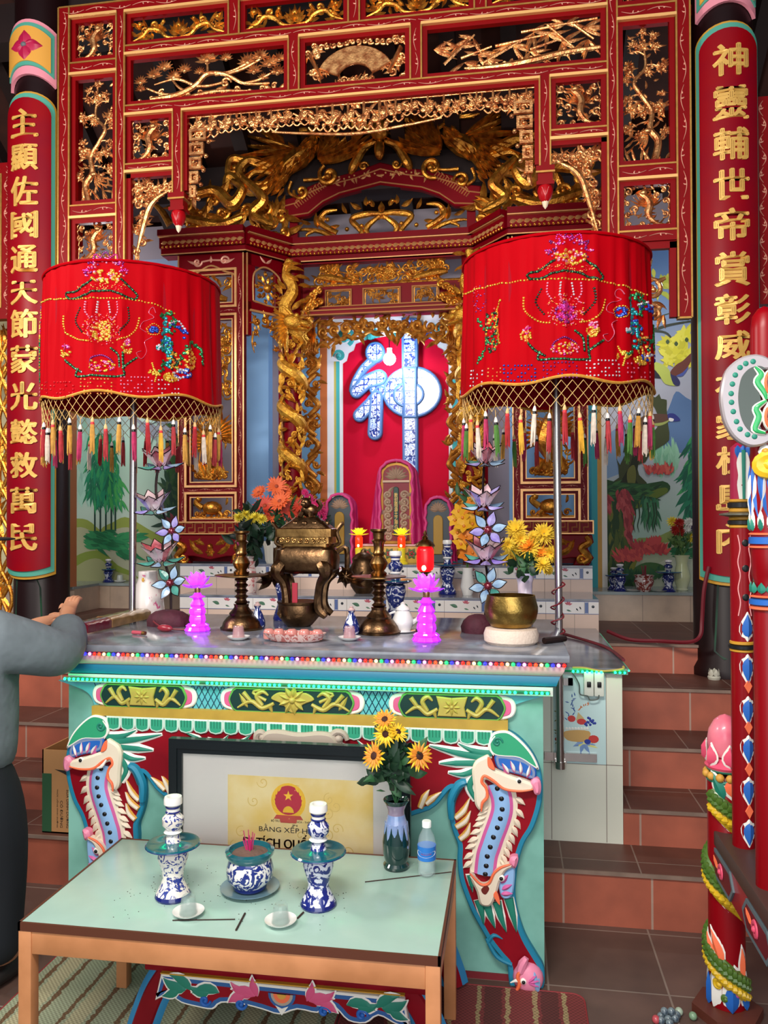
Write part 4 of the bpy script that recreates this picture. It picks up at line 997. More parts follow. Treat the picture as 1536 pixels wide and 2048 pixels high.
def porc_mat():
 m=mat('porcelain_mosaic','#e8ecf4',.15,coat=.5);nt=m.node_tree;b=nt.nodes['Principled BSDF']
 tc=nt.nodes.new('ShaderNodeTexCoord');n=nt.nodes.new('ShaderNodeTexNoise');n.inputs['Scale'].default_value=26;n.inputs['Detail'].default_value=2;n.inputs['Distortion'].default_value=1.5
 v=nt.nodes.new('ShaderNodeTexVoronoi');v.inputs['Scale'].default_value=12
 nt.links.new(tc.outputs['Object'],n.inputs['Vector']);nt.links.new(tc.outputs['Object'],v.inputs['Vector'])
 r=nt.nodes.new('ShaderNodeValToRGB');r.color_ramp.interpolation='CONSTANT'
 r.color_ramp.elements[0].color=lin('#28409a');r.color_ramp.elements[1].position=.44;r.color_ramp.elements[1].color=lin('#eef2fa')
 e=r.color_ramp.elements.new(.56);e.color=lin('#6a8ad8');e=r.color_ramp.elements.new(.62);e.color=lin('#e8eef8')
 nt.links.new(n.outputs['Fac'],r.inputs['Fac'])
 sp=nt.nodes.new('ShaderNodeSeparateXYZ');cb=nt.nodes.new('ShaderNodeCombineXYZ');nt.links.new(tc.outputs['Object'],sp.inputs[0]);nt.links.new(sp.outputs['X'],cb.inputs[0]);nt.links.new(sp.outputs['Z'],cb.inputs[1])
 br=nt.nodes.new('ShaderNodeTexBrick');br.offset=0;br.inputs['Scale'].default_value=1;br.inputs['Brick Width'].default_value=.1;br.inputs['Row Height'].default_value=.1;br.inputs['Mortar Size'].default_value=.004
 br.inputs['Color1'].default_value=(1,1,1,1);br.inputs['Color2'].default_value=(.6,.75,1,1);br.inputs['Mortar'].default_value=lin('#4068b8');nt.links.new(cb.outputs[0],br.inputs['Vector'])
 mx_=nt.nodes.new('ShaderNodeMix');mx_.data_type='RGBA';mx_.blend_type='MULTIPLY';mx_.inputs[0].default_value=1
 nt.links.new(r.outputs['Color'],mx_.inputs[6]);nt.links.new(br.outputs['Color'],mx_.inputs[7]);nt.links.new(mx_.outputs[2],b.inputs['Base Color']);return m
PORC=porc_mat();PEDGE=mat('mosaic_edge_blue','#4a74b0',.4)
def capsule(p,w0,w1=None,n=8):
 """outline around a 2D polyline"""
 w1=w1 or w0;N=len(p);L=[];R=[]
 for i in range(N):
  a,b=Vector(p[max(i-1,0)]),Vector(p[min(i+1,N-1)]);t=(b-a).normalized();nn=Vector((-t.y,t.x));w=w0+(w1-w0)*i/(N-1)
  L.append(Vector(p[i])+nn*w/2);R.append(Vector(p[i])-nn*w/2)
 t0=(Vector(p[1])-Vector(p[0])).normalized();t1=(Vector(p[-1])-Vector(p[-2])).normalized();out=[tuple(v)for v in R]
 a1=atan2(t1.y,t1.x)
 out+=[(p[-1][0]+w1/2*cos(a1-pi/2+pi*k/n),p[-1][1]+w1/2*sin(a1-pi/2+pi*k/n))for k in range(1,n)]
 out+=[tuple(v)for v in L[::-1]];a0=atan2(t0.y,t0.x)+pi
 out+=[(p[0][0]+w0/2*cos(a0-pi/2+pi*k/n),p[0][1]+w0/2*sin(a0-pi/2+pi*k/n))for k in range(1,n)]
 return out
FCH=planeF(6.055);K=6.0/1580/3
def ring(cu,cv,ru,rv,n=28):return[(cu+ru*cos(2*pi*k/n),cv+rv*sin(2*pi*k/n))for k in range(n)]
mb=MB(PEDGE)
def stroke_plate(o,t):mb.plate(o,FCH,t,.008,0,[(.02,PEDGE)],PORC)
bar=[wall_px(872,405),wall_px(972,405),wall_px(972,1480),wall_px(880,1480)]
stroke_plate(bar,.058)
cu,cv=wall_px(935,850)
stroke_plate(ring(cu,cv,182*K,158*K),.052)
stroke_plate(ring(*wall_px(915,868),98*K,82*K),.062);stroke_plate([wall_px(878,700),wall_px(968,700),wall_px(968,1010),wall_px(884,1010)],.068)
stroke_plate(ring(*wall_px(712,612),62*K,66*K,20),.055)
stroke_plate(capsule(cr([wall_px(700,655),wall_px(640,710),wall_px(590,790),wall_px(575,840)],5),60*K,40*K),.05)
stroke_plate(capsule([wall_px(600,850),wall_px(660,790),wall_px(735,765)],80*K,105*K),.056)
stroke_plate(capsule([wall_px(620,990),wall_px(690,920),wall_px(745,850)],85*K,85*K),.053)
stroke_plate(capsule([wall_px(722,880),wall_px(712,1095)],82*K,92*K),.059)
stroke_plate(capsule([wall_px(720,830),wall_px(800,850)],90*K,100*K),.05)
mb.build('mosaic_relief',ch)
bl=thing('light_bulb',(at(779,718,5.78).x,5.78,at(779,718,5.78).z),'glowing white light bulb hanging in front of the porcelain character','light bulb')
p=at(779,718,5.78)
MB(mat('bulb_glow','#ffffff',.3,emit=170,ecolor='#dcecff')).ell(p,.046,16,10).build('bulb',bl)
MB(WHITE).lathe([(.022,.04),(.018,.065),(.02,.08)],p,12).build('socket',bl)
MB(BLACK).tube([(p.x,p.y,p.z+.07),(p.x,p.y-.02,p.z+.2),(p.x+.01,p.y-.05,3.1)],.004,6).build('cord',bl)
for s,nm in((0,'left'),(1,'right')):
 a,b=(at(488,800,5.95).x,at(537,800,5.95).x)if not s else(at(1018,900,5.95).x,at(1045,900,5.95).x)
 mb=MB(mat('sky_blue_paint','#86b4e4',.6)).box(a,b,5.95,6.058,1.3,3.45);mb.build('trim_%d'%(154+s),kind='structure',smooth=0)
a,b=at(1040,900,6.05).x,at(1178,900,6.05).x;MB(mat('sky_blue_wall','#8cb8e4',.6)).box(a,b,6.048,6.059,1.32,2.75).build('trim_151',kind='structure',smooth=0)
a,b=at(1188,900,5.9).x,at(1200,900,5.9).x
mb=MB(mat('teal_pilaster','#38a0a8',.6)).box(a-.02,b-.02,5.9,6.058,1.1,3.6).m(OCHRE).box(b-.02,b+.01,5.9,6.058,1.1,3.6).m(WHITE).box(b+.01,b+.05,5.92,6.058,1.1,3.6);mb.build('trim_152',kind='structure',smooth=0)
a,b=at(128,1000,5.45).x,at(139,1000,5.45).x
mb=MB(mat('orange_pilaster','#d07a48',.5)).box(a,b,5.45,5.55,1.118,3.6);mb.build('trim_153',kind='structure',smooth=0)
# ================================================================== platform and tiers
MARB=mat('grey_marble','#8c8f98',.16,color2='#5c5f68',nscale=7,coat=.3)
WTILE=mat('white_tile','#e2dcd8',.25,coat=.3);BTILE=mat('blue_tile_strip','#5a6c9c',.3)
GRIMY=mat('pinkish_cream_tile','#dcbfae',.35,noise=.06,nscale=5)
GROUT=mat('tile_grout','#8a7c74',.8)
MOTR,MOTG,MOTD=mat('motif_red','#b85a68',.3),mat('motif_green','#4a7058',.3),mat('motif_dark','#30343c',.3)
def tier(name,x0,x1,y0,z0,z1,yb):
 mb=MB(GRIMY).box(x0,x1,y0,yb,0.2,z1-.012);mb.m(MARB).box(x0,x1,y0-.006,yb,z1-.012,z1)
 F=planeF(y0);zm=z0+(z1-z0)*.48
 mb.m(WTILE).rect(F,x0,x1,zm,z1-.014,0,.003);mb.m(BTILE).rect(F,x0,x1,zm,zm+.003,.003,.004)
 mb.rect(F,x0,x1,z1-.017,z1-.014,.003,.004)
 x=x1-.004;P=.30;k=0;Ft=planeF(y0-.003)
 while x-P>x0:
  mb.m(BTILE).rect(F,x-.075,x-.055,zm+.006,z1-.02,.003,.004)
  mb.m(MOTD).knob(Ft,x-.028,(zm+z1)/2,.009,.001)
  mb.m(GROUT).rect(F,x-.056,x-.054,zm,z1-.014,.003,.0038).rect(F,x-.078,x-.076,zm,z1-.014,.003,.0038).rect(F,x-P,x-P+.002,z0,z1-.014,.003,.0038).rect(F,x-P*.45,x-P*.45+.002,z0,zm,0,.0008)
  c=x-.19;m2=(zm+z1)/2
  mb.m(MOTR);
  for q in range(4):mb.leaf(Ft,c+.02,m2+.01,.3+q*.75,.025,.012,0,.001)
  mb.m(MOTG).leaf(Ft,c-.03,m2-.015,2.6,.05,.022,.5,.001).leaf(Ft,c+.01,m2-.02,-.3,.03,.01,0,.001);mb.m(MOTD).leaf(Ft,c+.065,m2-.01,-.9,.02,.008,0,.001).leaf(Ft,c+.085,m2,-1.1,.02,.008,0,.001)
  x-=P;k+=1
 mb.build(name,kind='structure',smooth=0)
tier('trim_160',-2.081,.506,4.768,.971,1.142,6.06)
tier('trim_161',-2.285,.519,5.239,1.142,1.312,6.06)
mb=MB(GRIMY).box(-2.0,.469,3.74,4.8,.05,.945);mb.m(mat('white_block_tile','#dcdccc',.3,coat=.2,noise=.05,nscale=4)).box(.115,.469,3.516,3.74,.216,.945);mb.m(MARB).box(-2.0,.49,3.74,4.8,.945,.971).box(.1,.49,3.49,3.74,.945,.971);mb.build('trim_162',kind='structure',smooth=0)
def bp(x,y):return uz(x,y,3.515)
FB=planeF(3.516)
tp=thing('picture_tile',(bp(1160,1430)[0],3.515,bp(1160,1527)[1]),'glazed picture tile of a fruit basket on the white block right of the altar','picture tile')
x0,x1=bp(1107,1500)[0],bp(1212,1500)[0];z0,z1=bp(1160,1527)[1],.935
MB(mat('glazed_pale_blue_tile','#c4e0e0',.2,coat=.4)).rect(FB,x0,x1,z0,z1,0,.003).build('tile',tp,smooth=0)
mb=MB();FBm=planeF(3.513)
def col(h):return mat('glaze_'+h.strip('#'),h,.3,coat=.2)
mb.m(col('#c8a060')).plate(cr([bp(1130,1462),bp(1178,1462),bp(1172,1482),bp(1135,1480)],4,True),FBm,.001)
mb.m(col('#e8e8e0'))
for i in range(8):mb.knob(FBm,*bp(1133+i*6,1457),.0065,.002)
mb.m(col('#4060a0'))
for i in range(16):mb.leaf(FBm,*bp(1135+rnd.uniform(0,16),1440-i*3.2),rnd.uniform(0,3),.018,.005,0,.001)
mb.m(col('#c87848'))
for i in range(10):mb.leaf(FBm,*bp(1155+i*2.6,1420-i*1.4),rnd.uniform(0,3),.012,.005,0,.001)
mb.m(col('#c83c38')).plate(ring(*bp(1143,1437),.017,.014,14),FBm,.0012).plate(ring(*bp(1163,1443),.02,.013,14),FBm,.0012).plate(ring(*bp(1187,1478),.022,.017,14),FBm,.0012)
mb.m(col('#c8b078')).plate([bp(1152,1440),bp(1156,1424),bp(1168,1436),bp(1165,1445)],FBm,.0011)
mb.m(col('#283c98'))
for i in range(14):mb.knob(FBm,*bp(1168+rnd.uniform(0,24),1437+rnd.uniform(-6,14)),.006,.002)
mb.plate(ring(*bp(1175,1483),.014,.011,12),FBm,.0013)
mb.m(col('#7898c8'))
for a in(-.3,-1.2,-2.0,2.8,3.4,.3):mb.leaf(FBm,*bp(1168,1485),a,.05,.018,.3,.001)
mb.m(col('#e0dc88')).leaf(FBm,*bp(1150,1490),.2,.09,.02,0,.0008).leaf(FBm,*bp(1160,1480),-.4,.08,.02,0,.0008)
mb.m(col('#788050'))
for i in range(14):mb.leaf(FBm,*bp(1113+rnd.uniform(0,5),1412+i*5.5),rnd.uniform(0,6),.014,.006,0,.001)
mb.m(col('#a83c30')).knob(FBm,*bp(1113,1478),.008,.002).knob(FBm,*bp(1116,1484),.006,.002)
mb.build('fruit_picture',tp,smooth=0)
mb=MB(GROUT)
for px_ in(1102,1212):mb.rect(FB,bp(px_,1500)[0],bp(px_,1500)[0]+.003,.22,.94,0,.001)
mb.rect(FB,.12,.469,z0-.003,z0,0,.001);mb.build('trim_163',kind='structure',smooth=0)
# ================================================================== altar
AY=2.806;AX0,AX1=-1.675,.108;ACX=(AX0+AX1)/2
al=thing('altar_table',(ACX,3.2,0),'large pale green altar with painted dragon legs, marble top and a carved frieze','altar')
BODY=mat('pale_green_plaster','#82bcae',.65,color2='#669c8e',nscale=5)
mb=MB(BODY).box(AX0,AX1,AY,3.72,0,1.0)
mb.build('body',al,smooth=0)
MB(mat('altar_plinth_red','#7a2028',.6)).box(AX0,AX1-.003,AY-.006,AY+.02,0,.022).build('plinth_line',al,smooth=0)
mb=MB(MARB).bbox(-1.70,.195,2.73,3.73,1.122,1.146,.003);mb.build('marble_top',al)
mb=MB(mat('cove_cream','#c9b3ae',.5));prof=[(2.748,1.122),(2.748,1.092),(2.755,1.078),(2.768,1.068)]
def mould(mb,prof,x0,x1,dx):
 vs=[];n=len(prof)
 for s in(0,1):
  for i,(y,z)in enumerate(prof):k=dx*i/(n-1);vs.append(((x0+k)if not s else(x1-k),y,z))
 for s in(0,1):
  for i,(y,z)in enumerate(prof):k=dx*i/(n-1);vs.append(((x0+k)if not s else(x1-k),3.7,z))
 fs=[(i,i+1,n+i+1,n+i)for i in range(n-1)]
 fs+=[(n+i,n+i+1,3*n+i+1,3*n+i)for i in range(n-1)];fs+=[(i+1,i,2*n+i,2*n+i+1)for i in range(n-1)]
 fs+=[(0,n,3*n,2*n),(n-1,3*n-1,4*n-1,2*n+n-1)]
 mb.add(vs,fs)
mould(mb,prof,-1.69,.185,.02);mb.build('cream_cove',al)
mb=MB(mat('turquoise_band','#14708e',.45));mould(mb,[(2.766,1.068),(2.76,1.055),(2.765,1.035),(2.78,1.03)],-1.67,.165,.02);mb.build('turquoise_band',al)
mb=MB(mat('soffit_white','#c4cfc4',.6));mould(mb,[(2.768,1.03),(2.768,1.0)],-1.655,.14,.0);mb.build('soffit',al)
# ---- LED strips
def led_strip(name,pts,cols,strength,label,r=.0065,back='#203040',n=None,gaps=()):
 P=[Vector(p)for p in pts];L=sum((P[i+1]-P[i]).length for i in range(len(P)-1))
 t=thing(name,tuple(P[0]),label,'light strip')
 MB(mat('strip_tape_'+back.strip('#'),back,.4,emit=.35 if 'green' in name else .1)).tube([tuple(p+Vector((0,.004,0)))for p in P],.006,4).build('tape',t)
 protos={}
 acc=0;seg=0
 for i in range(n):
  d=L*(i+.5)/n
  if any(a<d/L<b for a,b in gaps):continue
  q=d;k=0
  while q>(P[k+1]-P[k]).length and k<len(P)-2:q-=(P[k+1]-P[k]).length;k+=1
  pos=P[k]+(P[k+1]-P[k]).normalized()*q+Vector((0,-.006,0))
  c=cols[i%len(cols)]
  if c not in protos:
   mb=MB(mat('led_'+c.strip('#'),c,.3,emit=strength,ecolor=c));mb.ell((0,0,0),(r*.82,r*.7,r*.82),8,5)
   o=mb.build('led',None);o.parent=t;protos[c]=o
  else:
   o=protos[c].copy();COL.objects.link(o)
  o.location=pos-P[0]
 return t
led_strip('rainbow_light_strip',[(-1.69,2.739,1.112),(.186,2.739,1.112)],['#1818ff','#ff60b0','#ff1008','#ff2810','#ffb060','#10ff40'],7,'multicoloured light strip glowing along the front edge of the marble altar top',.0078,'#38304a',99)
led_strip('green_light_strip',[(-1.668,2.757,1.013),(.13,2.757,1.013)],['#10ff98'],15,'long green light strip glowing under the ledge across the front of the altar',.0062,'#0c6a44',99,gaps=((.305,.318),(.372,.378),(.475,.482),(.94,.953)))
led_strip('green_light_strip',[(.155,3.488,.955),(.485,3.486,.955)],['#10ff98'],15,'short green light strip along the front edge of the white tiled block',.0062,'#0c6a44',17,gaps=((0,.3),(.72,.8)))
led_strip('green_light_strip',[(.494,3.49,.962),(.494,4.6,.962)],['#10ff98'],9,'green light strip along the right side edge of the white tiled block',.004,'#40c890',60)
# ---- frieze
FA=planeF(AY)
def ap(x,y):return uz(x,y,AY)
ZF1,ZF0=.997,ap(610,1425)[1]
fz=MB(mat('lattice_blue','#5ab0bc',.5))
fx0,fx1=ap(168,1400)[0],ap(1035,1400)[0]
out=[(fx0+.06,ZF0),(fx1-.06,ZF0)]+cr([(fx1-.05,ZF0+.0),(fx1-.035,ZF0+.035),(fx1,ZF0+.06),(fx1+.1,ZF1)],4)+cr([(fx0-.1,ZF1),(fx0,ZF0+.06),(fx0+.035,ZF0+.035),(fx0+.05,ZF0)],4)
fz.plate(out,FA,.012);LN=mat('lattice_navy','#123a50',.5)
fz.m(LN);Fz=planeF(AY-.012)
n=70
for i in range(n):
 u=fx0+(fx1-fx0)*i/n
 for s in(-1,1):
  a,b=(u,ZF0+.004),(u+s*.045,ZF1-.004)
  if fx0+.03<b[0]<fx1-.03 and fx0+.06<a[0]<fx1-.06:fz.stroke(Fz,[a,b],.0035,.0015,prof=3)
fz.build('frieze_lattice',al,smooth=0)
DG_=mat('cartouche_dark_green','#06302c',.5);LG=mat('cartouche_lime','#5c9c44',.45);YG=mat('ornament_yellow','#b4a24a',.45,noise=.1,nscale=30)
WPK=mat('petal_pink','#d85a8a',.5)
for i,(a,b,c)in enumerate(((207,380,293),(462,712,590),(798,1012,905))):
 u0,u1,uc=ap(a,1395)[0],ap(b,1405)[0],ap(c,1400)[0];zc=(ZF0+ZF1)/2;h=(ZF1-ZF0)
 mb=MB(WHITE)
 for s,e in((-1,u0),(1,u1)):
  mb.m(WHITE).plate(cr([(e-s*.03,ZF0),(e+s*.02,ZF0+h*.15),(e+s*.035,zc),(e+s*.02,ZF1-h*.15),(e-s*.03,ZF1)],5)+[],FA,.022,.004)
  mb.m(WPK).plate(cr([(e-s*.03,ZF0+.012),(e+s*.01,ZF0+h*.25),(e+s*.018,zc),(e+s*.01,ZF1-h*.25),(e-s*.03,ZF1-.012)],5),FA,.025,.002)
 o=[(u0+.03,ZF0),(u1-.03,ZF0)]+cr([(u1-.015,ZF0+.01),(u1,zc),(u1-.015,ZF1-.01)],5)+[(u1-.03,ZF1),(u0+.03,ZF1)]+cr([(u0+.015,ZF1-.01),(u0,zc),(u0+.015,ZF0+.01)],5)
 mb.m(LG).plate(o,FA,.03,.003,0,[(.007,LG)],DG_);mb.build('cartouche',al)
 mb=MB(YG);Fy=planeF(AY-.03)
 if i!=1:
  mb.plate([(uc-.05,zc-h*.36),(uc+.05,zc-h*.36),(uc+.044,zc),(uc+.055,zc+h*.4),(uc,zc+h*.34),(uc-.055,zc+h*.4),(uc-.044,zc)],Fy,.01,.003)
  mb.rosette(planeF(AY-.038),uc,zc,.03,8,h=.008)
 else:
  mb.plate(cr([(uc,zc-h*.45),(uc+.04,zc-h*.1),(uc+.08,zc+h*.1),(uc+.05,zc+h*.35),(uc,zc+h*.3),(uc-.05,zc+h*.35),(uc-.08,zc+h*.1),(uc-.04,zc-h*.1)],4,True),Fy,.008,.003)
  mb.rosette(planeF(AY-.036),uc,zc+.005,.05,9,h=.01)
 W=(u1-u0)/2-.02
 for s in(-1,1):
  e=.05 if i!=1 else .07
  mb.stroke(Fy,cr([(uc+s*e,zc-h*.1),(uc+s*(e+.3*(W-e)),zc-h*.3),(uc+s*(e+.6*(W-e)),zc-h*.05),(uc+s*(e+.95*(W-e)),zc-h*.32)],5),[.012,.018,.016,.006])
  mb.stroke(Fy,cr([(uc+s*(e+.3*(W-e)),zc-h*.2),(uc+s*(e+.45*(W-e)),zc+h*.15),(uc+s*(e+.3*(W-e)),zc+h*.35),(uc+s*(e+.15*(W-e)),zc+h*.2)],5),[.014,.018,.016,.006])
  mb.stroke(Fy,cr([(uc+s*(e+.6*(W-e)),zc-h*.05),(uc+s*(e+.8*(W-e)),zc+h*.3)],5),[.014,.018]);mb.stroke(Fy,cr([(uc+s*(e+.1*(W-e)),zc-h*.25),(uc+s*(e+.05*(W-e)),zc-h*.45)],5),[.018,.006])
  if i==1:
   mb.stroke(Fy,cr([(uc+s*.1,zc),(uc+s*.15,zc+h*.3),(uc+s*.12,zc+h*.42)],4),[.012,.008]);mb.leaf(Fy,uc+s*.17,zc-h*.3,1.0 if s>0 else pi-1.0,.06,.018,0,.006)
 mb.build('cartouche_flower',al)
mb=MB(mat('gilded_bar_paint','#b8963c',.45,noise=.15,nscale=15));zb=ap(610,1433)[1]
mb.box(ap(193,1420)[0],ap(1016,1447)[0],AY-.035,AY+.01,zb-.016,ZF0+.004);mb.build('gold_bar',al)
mb=MB(mat('valance_green','#2f9a78',.5));xs0,xs1=ap(222,1440)[0],ap(985,1465)[0];nS=25
Fs=planeF(AY-.022)
for i in range(nS):
 a=xs0+(xs1-xs0)*i/nS;b=xs0+(xs1-xs0)*(i+1)/nS;m_=(a+b)/2;z1=zb-.016
 o=[(a,z1),(a,z1-.032)]+[(m_+(b-a)/2*cos(t),z1-.036-.014*sin(-t))for t in(pi+.2,pi+.6,pi*1.5,2*pi-.6,2*pi-.2)]+[(b,z1-.032),(b,z1)]
 o=[(a,z1-.030)]+[(m_+(b-a)/2*cos(t),z1-.036+.018*sin(t))for t in(pi+.3,pi+.8,pi*1.5,2*pi-.8,2*pi-.3)]+[(b,z1-.03),(b,z1),(a,z1)]
 mb.m(mat('valance_white','#c8dcd0',.5)).plate(o,Fs,.016,.003,0,[(.006,_M['valance_white'])],_M['valance_green'])
 mb.m(mat('valance_dark','#1d6a54',.5))
 for q in range(4):mb.stroke(planeF(AY-.0385),[(a+(b-a)*(.2+.2*q),z1-.005),(a+(b-a)*(.2+.2*q),z1-.03)],.002,.001,prof=3)
mb.build('scalloped_valance',al)
# ---- dragon legs
LEGR=mat('leg_red_paint','#8c0c1c',.5,spec=.2,color2='#780818',nscale=6);LEGB=mat('leg_blue_paint','#1c7c9c',.5);CREAMP=mat('dragon_cream','#e2d4be',.5);ORP=mat('dragon_orange','#f07048',.5)
GRP=mat('dragon_green','#1f7c68',.5);SKY=mat('dragon_sky','#8cb4e0',.5);PKP=mat('dragon_pink','#c85a98',.5);BLP=mat('dragon_blue','#2060b4',.5)
YLP=mat('dragon_yellow','#d09a40',.5);WHP=mat('dragon_white','#f0ece4',.5)
def cp(x,y):return ap(860+x/3.368,1440+y/3.368)
for sd in(1,-1):
 def D(x,y,sd=sd):
  u,v=cp(x,y);return(u if sd>0 else 2*ACX-u,v)
 def DS(l):return[D(*p)for p in l]
 edge=[(-850,40),(300,60),(410,60),(530,62),(620,120),(700,220),(745,330),(757,440),(745,560),(700,700),(640,800),(605,900),(585,1000),(575,1150),(595,1280),(645,1430),(720,1560),(765,1640),(768,1740),(740,1800),(640,1812),(550,1780),(530,1710),(520,1620),(470,1560),(400,1470),(340,1370),(280,1260),(235,1150),(200,1040),(188,920),(190,820),(160,740),(136,640),(138,520),(165,450),(130,460),(60,545),(0,590),(-150,640),(-500,560),(-850,560)]
 o=edge[:3]+cr(edge[2:-3],4)[1:]+edge[-3:]
 if sd>0:
  half=DS([p for p in o if p[0]>-800]);whole=half+[(2*ACX-u,v)for u,v in half[::-1]]
  mb=MB(LEGB);mb.plate(whole,FA,.03,.004,0,[(.018,LEGB)],LEGR);mb.build('leg_panel',al)
 F1,F2,F3=planeF(AY-.03),planeF(AY-.04),planeF(AY-.05)
 S_=1/3.368*2.8/1580
 def path(l,w,m,F,n=5,h=None):mb.m(m).stroke(F,cr(DS(l),n),[q*S_ for q in w]if isinstance(w,(list,tuple))else w*S_,h)
 def blob(l,m,F,t=.012,b=.004,band=None,fr_=None,n=4):
  mb.m(m).plate(cr(DS(l),n,True),F,t,b,0,[(band[0]*S_,band[1])]if band else(),fr_)
 mb=MB()
 blob([(400,120),(425,70),(480,52),(540,62),(620,125),(690,210),(732,305),(690,290),(600,235),(500,225),(440,215),(405,180)],WHP,F1,.016,.004,(12,WHP),mat('cap_green','#2e9c70',.5))
 mb.m(GRP).spiral(planeF(AY-.046),*D(455,125),34*S_,0,1.2,16*S_,sd);mb.m(WHP);path([(430,215),(400,150),(440,85)],[6,16,10],WHP,planeF(AY-.044))
 mb.build('cap_leaf',al)
 mb=MB()
 for l,w in(([(420,205),(300,190),(190,140)],[60,55,5]),([(380,235),(200,205),(0,155)],[70,60,6]),([(340,270),(180,270),(65,272)],[60,55,5]),([(320,310),(230,345),(125,335)],[60,50,5]),([(330,330),(270,420),(310,520)],[60,60,30])):
  path(l,[q+16 for q in w],WHP,F1,h=.008);path([(a+(4 if i==2 else 0),b)for i,(a,b)in enumerate(l)],[q*.75 for q in w],GRP,planeF(AY-.034),h=.009)
 mb.build('green_mane',al)
 cen=[(445,400),(480,490),(487,570),(475,630),(455,690),(430,755),(408,820),(388,880),(378,945),(372,1010)]
 C2=cr(DS(cen),4);mb=MB()
 Wb=[190]*10
 for sgn in(-1,1):
  for i in range(2,len(C2)-2,3):
   t=Vector(C2[i+1])-Vector(C2[i-1]);t.normalize();nn=Vector((-t.y,t.x))*sgn;q=Vector(C2[i])+nn*88*S_
   an=atan2(nn.y,nn.x);mb.m(CREAMP).leaf(F1,q.x,q.y,an+(-sgn)*(.75),78*S_,42*S_,0,.012)
 mb.m(CREAMP).stroke(F1,C2,200*S_,.008);mb.m(PKP).stroke(F1,C2,176*S_,.012);mb.m(SKY).stroke(F1,C2,128*S_,.017);mb.build('belly',al)
 mb=MB(BLACK)
 for x,y in((455,432),(482,500),(487,570),(475,632),(455,692),(429,755),(408,820),(388,882),(381,945),(375,1000)):mb.knob(planeF(AY-.044),*D(x,y),18*S_,.006,seg=12)
 mb.build('belly_studs',al)
 mb=MB()
 blob([(440,215),(520,210),(640,240),(700,290),(715,340),(690,375),(600,345),(500,320),(450,290)],BLP,F1,.014,.005,(26,mat('brow_grey','#7888a8',.5)),BLP)
 blob([(288,310),(310,250),(360,220),(400,212),(425,290),(480,318),(560,350),(650,378),(695,402),(685,440),(600,452),(500,440),(430,395),(385,370),(370,385),(395,430),(385,490),(360,520),(345,575),(308,530),(300,430)],CREAMP,F1,.03,.008)
 path([(350,575),(358,520),(390,480),(380,420),(352,380),(370,340),(430,372),(500,425),(600,440),(690,430)],[10,18,20,20,22,22,22,20,18,10],ORP,planeF(AY-.058),5,.006)
 blob([(395,215),(420,240),(440,300),(400,285),(390,250)],ORP,planeF(AY-.058),.006,.002)
 for x,y,a in((530,300,2.0),(570,290,1.8),(610,300,1.5),(650,320,1.2)):
  mb.m(PKP).leaf(F2,*D(x,y+45),a if sd>0 else pi-a,95*S_,40*S_,.3*sd,.01);mb.m(WHP).leaf(planeF(AY-.048),*D(x,y+30),a if sd>0 else pi-a,75*S_,20*S_,.3*sd,.006)
 blob([(675,390),(700,360),(735,370),(745,420),(735,465),(705,465),(690,430)],PINK,F1,.034,.01)
 mb.m(WHP).knob(planeF(AY-.056),*D(598,376),22*S_,.006,seg=12);mb.m(BLACK).knob(planeF(AY-.061),*D(600,376),13*S_,.005,seg=12)
 if sd<0:path([(470,420),(430,400),(395,350)],[6,26,10],WHP,planeF(AY-.062))
 mb.build('upper_dragon_head',al)
 mb=MB()
 for l in([(330,1180),(350,1260),(365,1345)],[(380,1200),(410,1290),(440,1370)],[(450,1190),(480,1300),(515,1395)],[(530,1170),(560,1290),(582,1395)],[(300,1080),(270,1020),(290,1130)]):
  path(l,[70,60,5],WHP,F1,h=.008);path(l,[62,42,3],GRP,planeF(AY-.034),h=.01)
 mb.build('lower_mane',al)
 mb=MB()
 blob([(470,1040),(560,950),(572,1000),(560,1120),(530,1165),(480,1150)],SKY,F1,.016,.005)
 for x,y,a in((500,1060,.9),(505,1100,.5),(500,1130,0.1)):mb.m(PKP).leaf(planeF(AY-.046),*D(x-20,y),a if sd>0 else pi-a,75*S_,34*S_,0,.008)
 blob([(275,985),(345,1060),(400,1050),(430,985),(480,945),(540,925),(560,945),(510,975),(475,1040),(455,1110),(425,1185),(390,1208),(340,1190),(318,1110),(285,1040)],CREAMP,F1,.03,.008)
 path([(275,985),(345,1055),(400,1048),(432,985),(480,945),(540,925)],[10,16,18,18,16,10],ORP,planeF(AY-.058),5,.006)
 blob([(350,1085),(385,1065),(402,1085),(380,1120),(358,1112)],mat('nostril_maroon','#6a2018',.5),planeF(AY-.058),.003,0)
 blob([(535,925),(545,880),(590,878),(590,915),(570,955)],PINK,F1,.034,.01);blob([(430,1130),(450,1100),(470,1150),(470,1190)],ORP,planeF(AY-.058),.005,.001)
 mb.m(WHP).knob(planeF(AY-.056),*D(481,1017),24*S_,.006,seg=12);mb.m(BLACK).knob(planeF(AY-.061),*D(481,1017),13*S_,.005,seg=12);mb.build('lower_dragon_head',al)
 mb=MB()
 for i,l in enumerate(([(175,640),(230,590),(270,505)],[(180,700),(240,660),(275,590)],[(205,780),(250,740),(272,670)],[(-20,545),(20,510),(80,465)],[(-60,570),(-30,500),(0,450)])):
  path(l,[40,50,4],YLP,F1,h=.008);path([(a+4,b-4)for a,b in l],[26,30,3],CREAMP,planeF(AY-.035),h=.007)
 mb.build('flame_ornament',al);mb=MB()
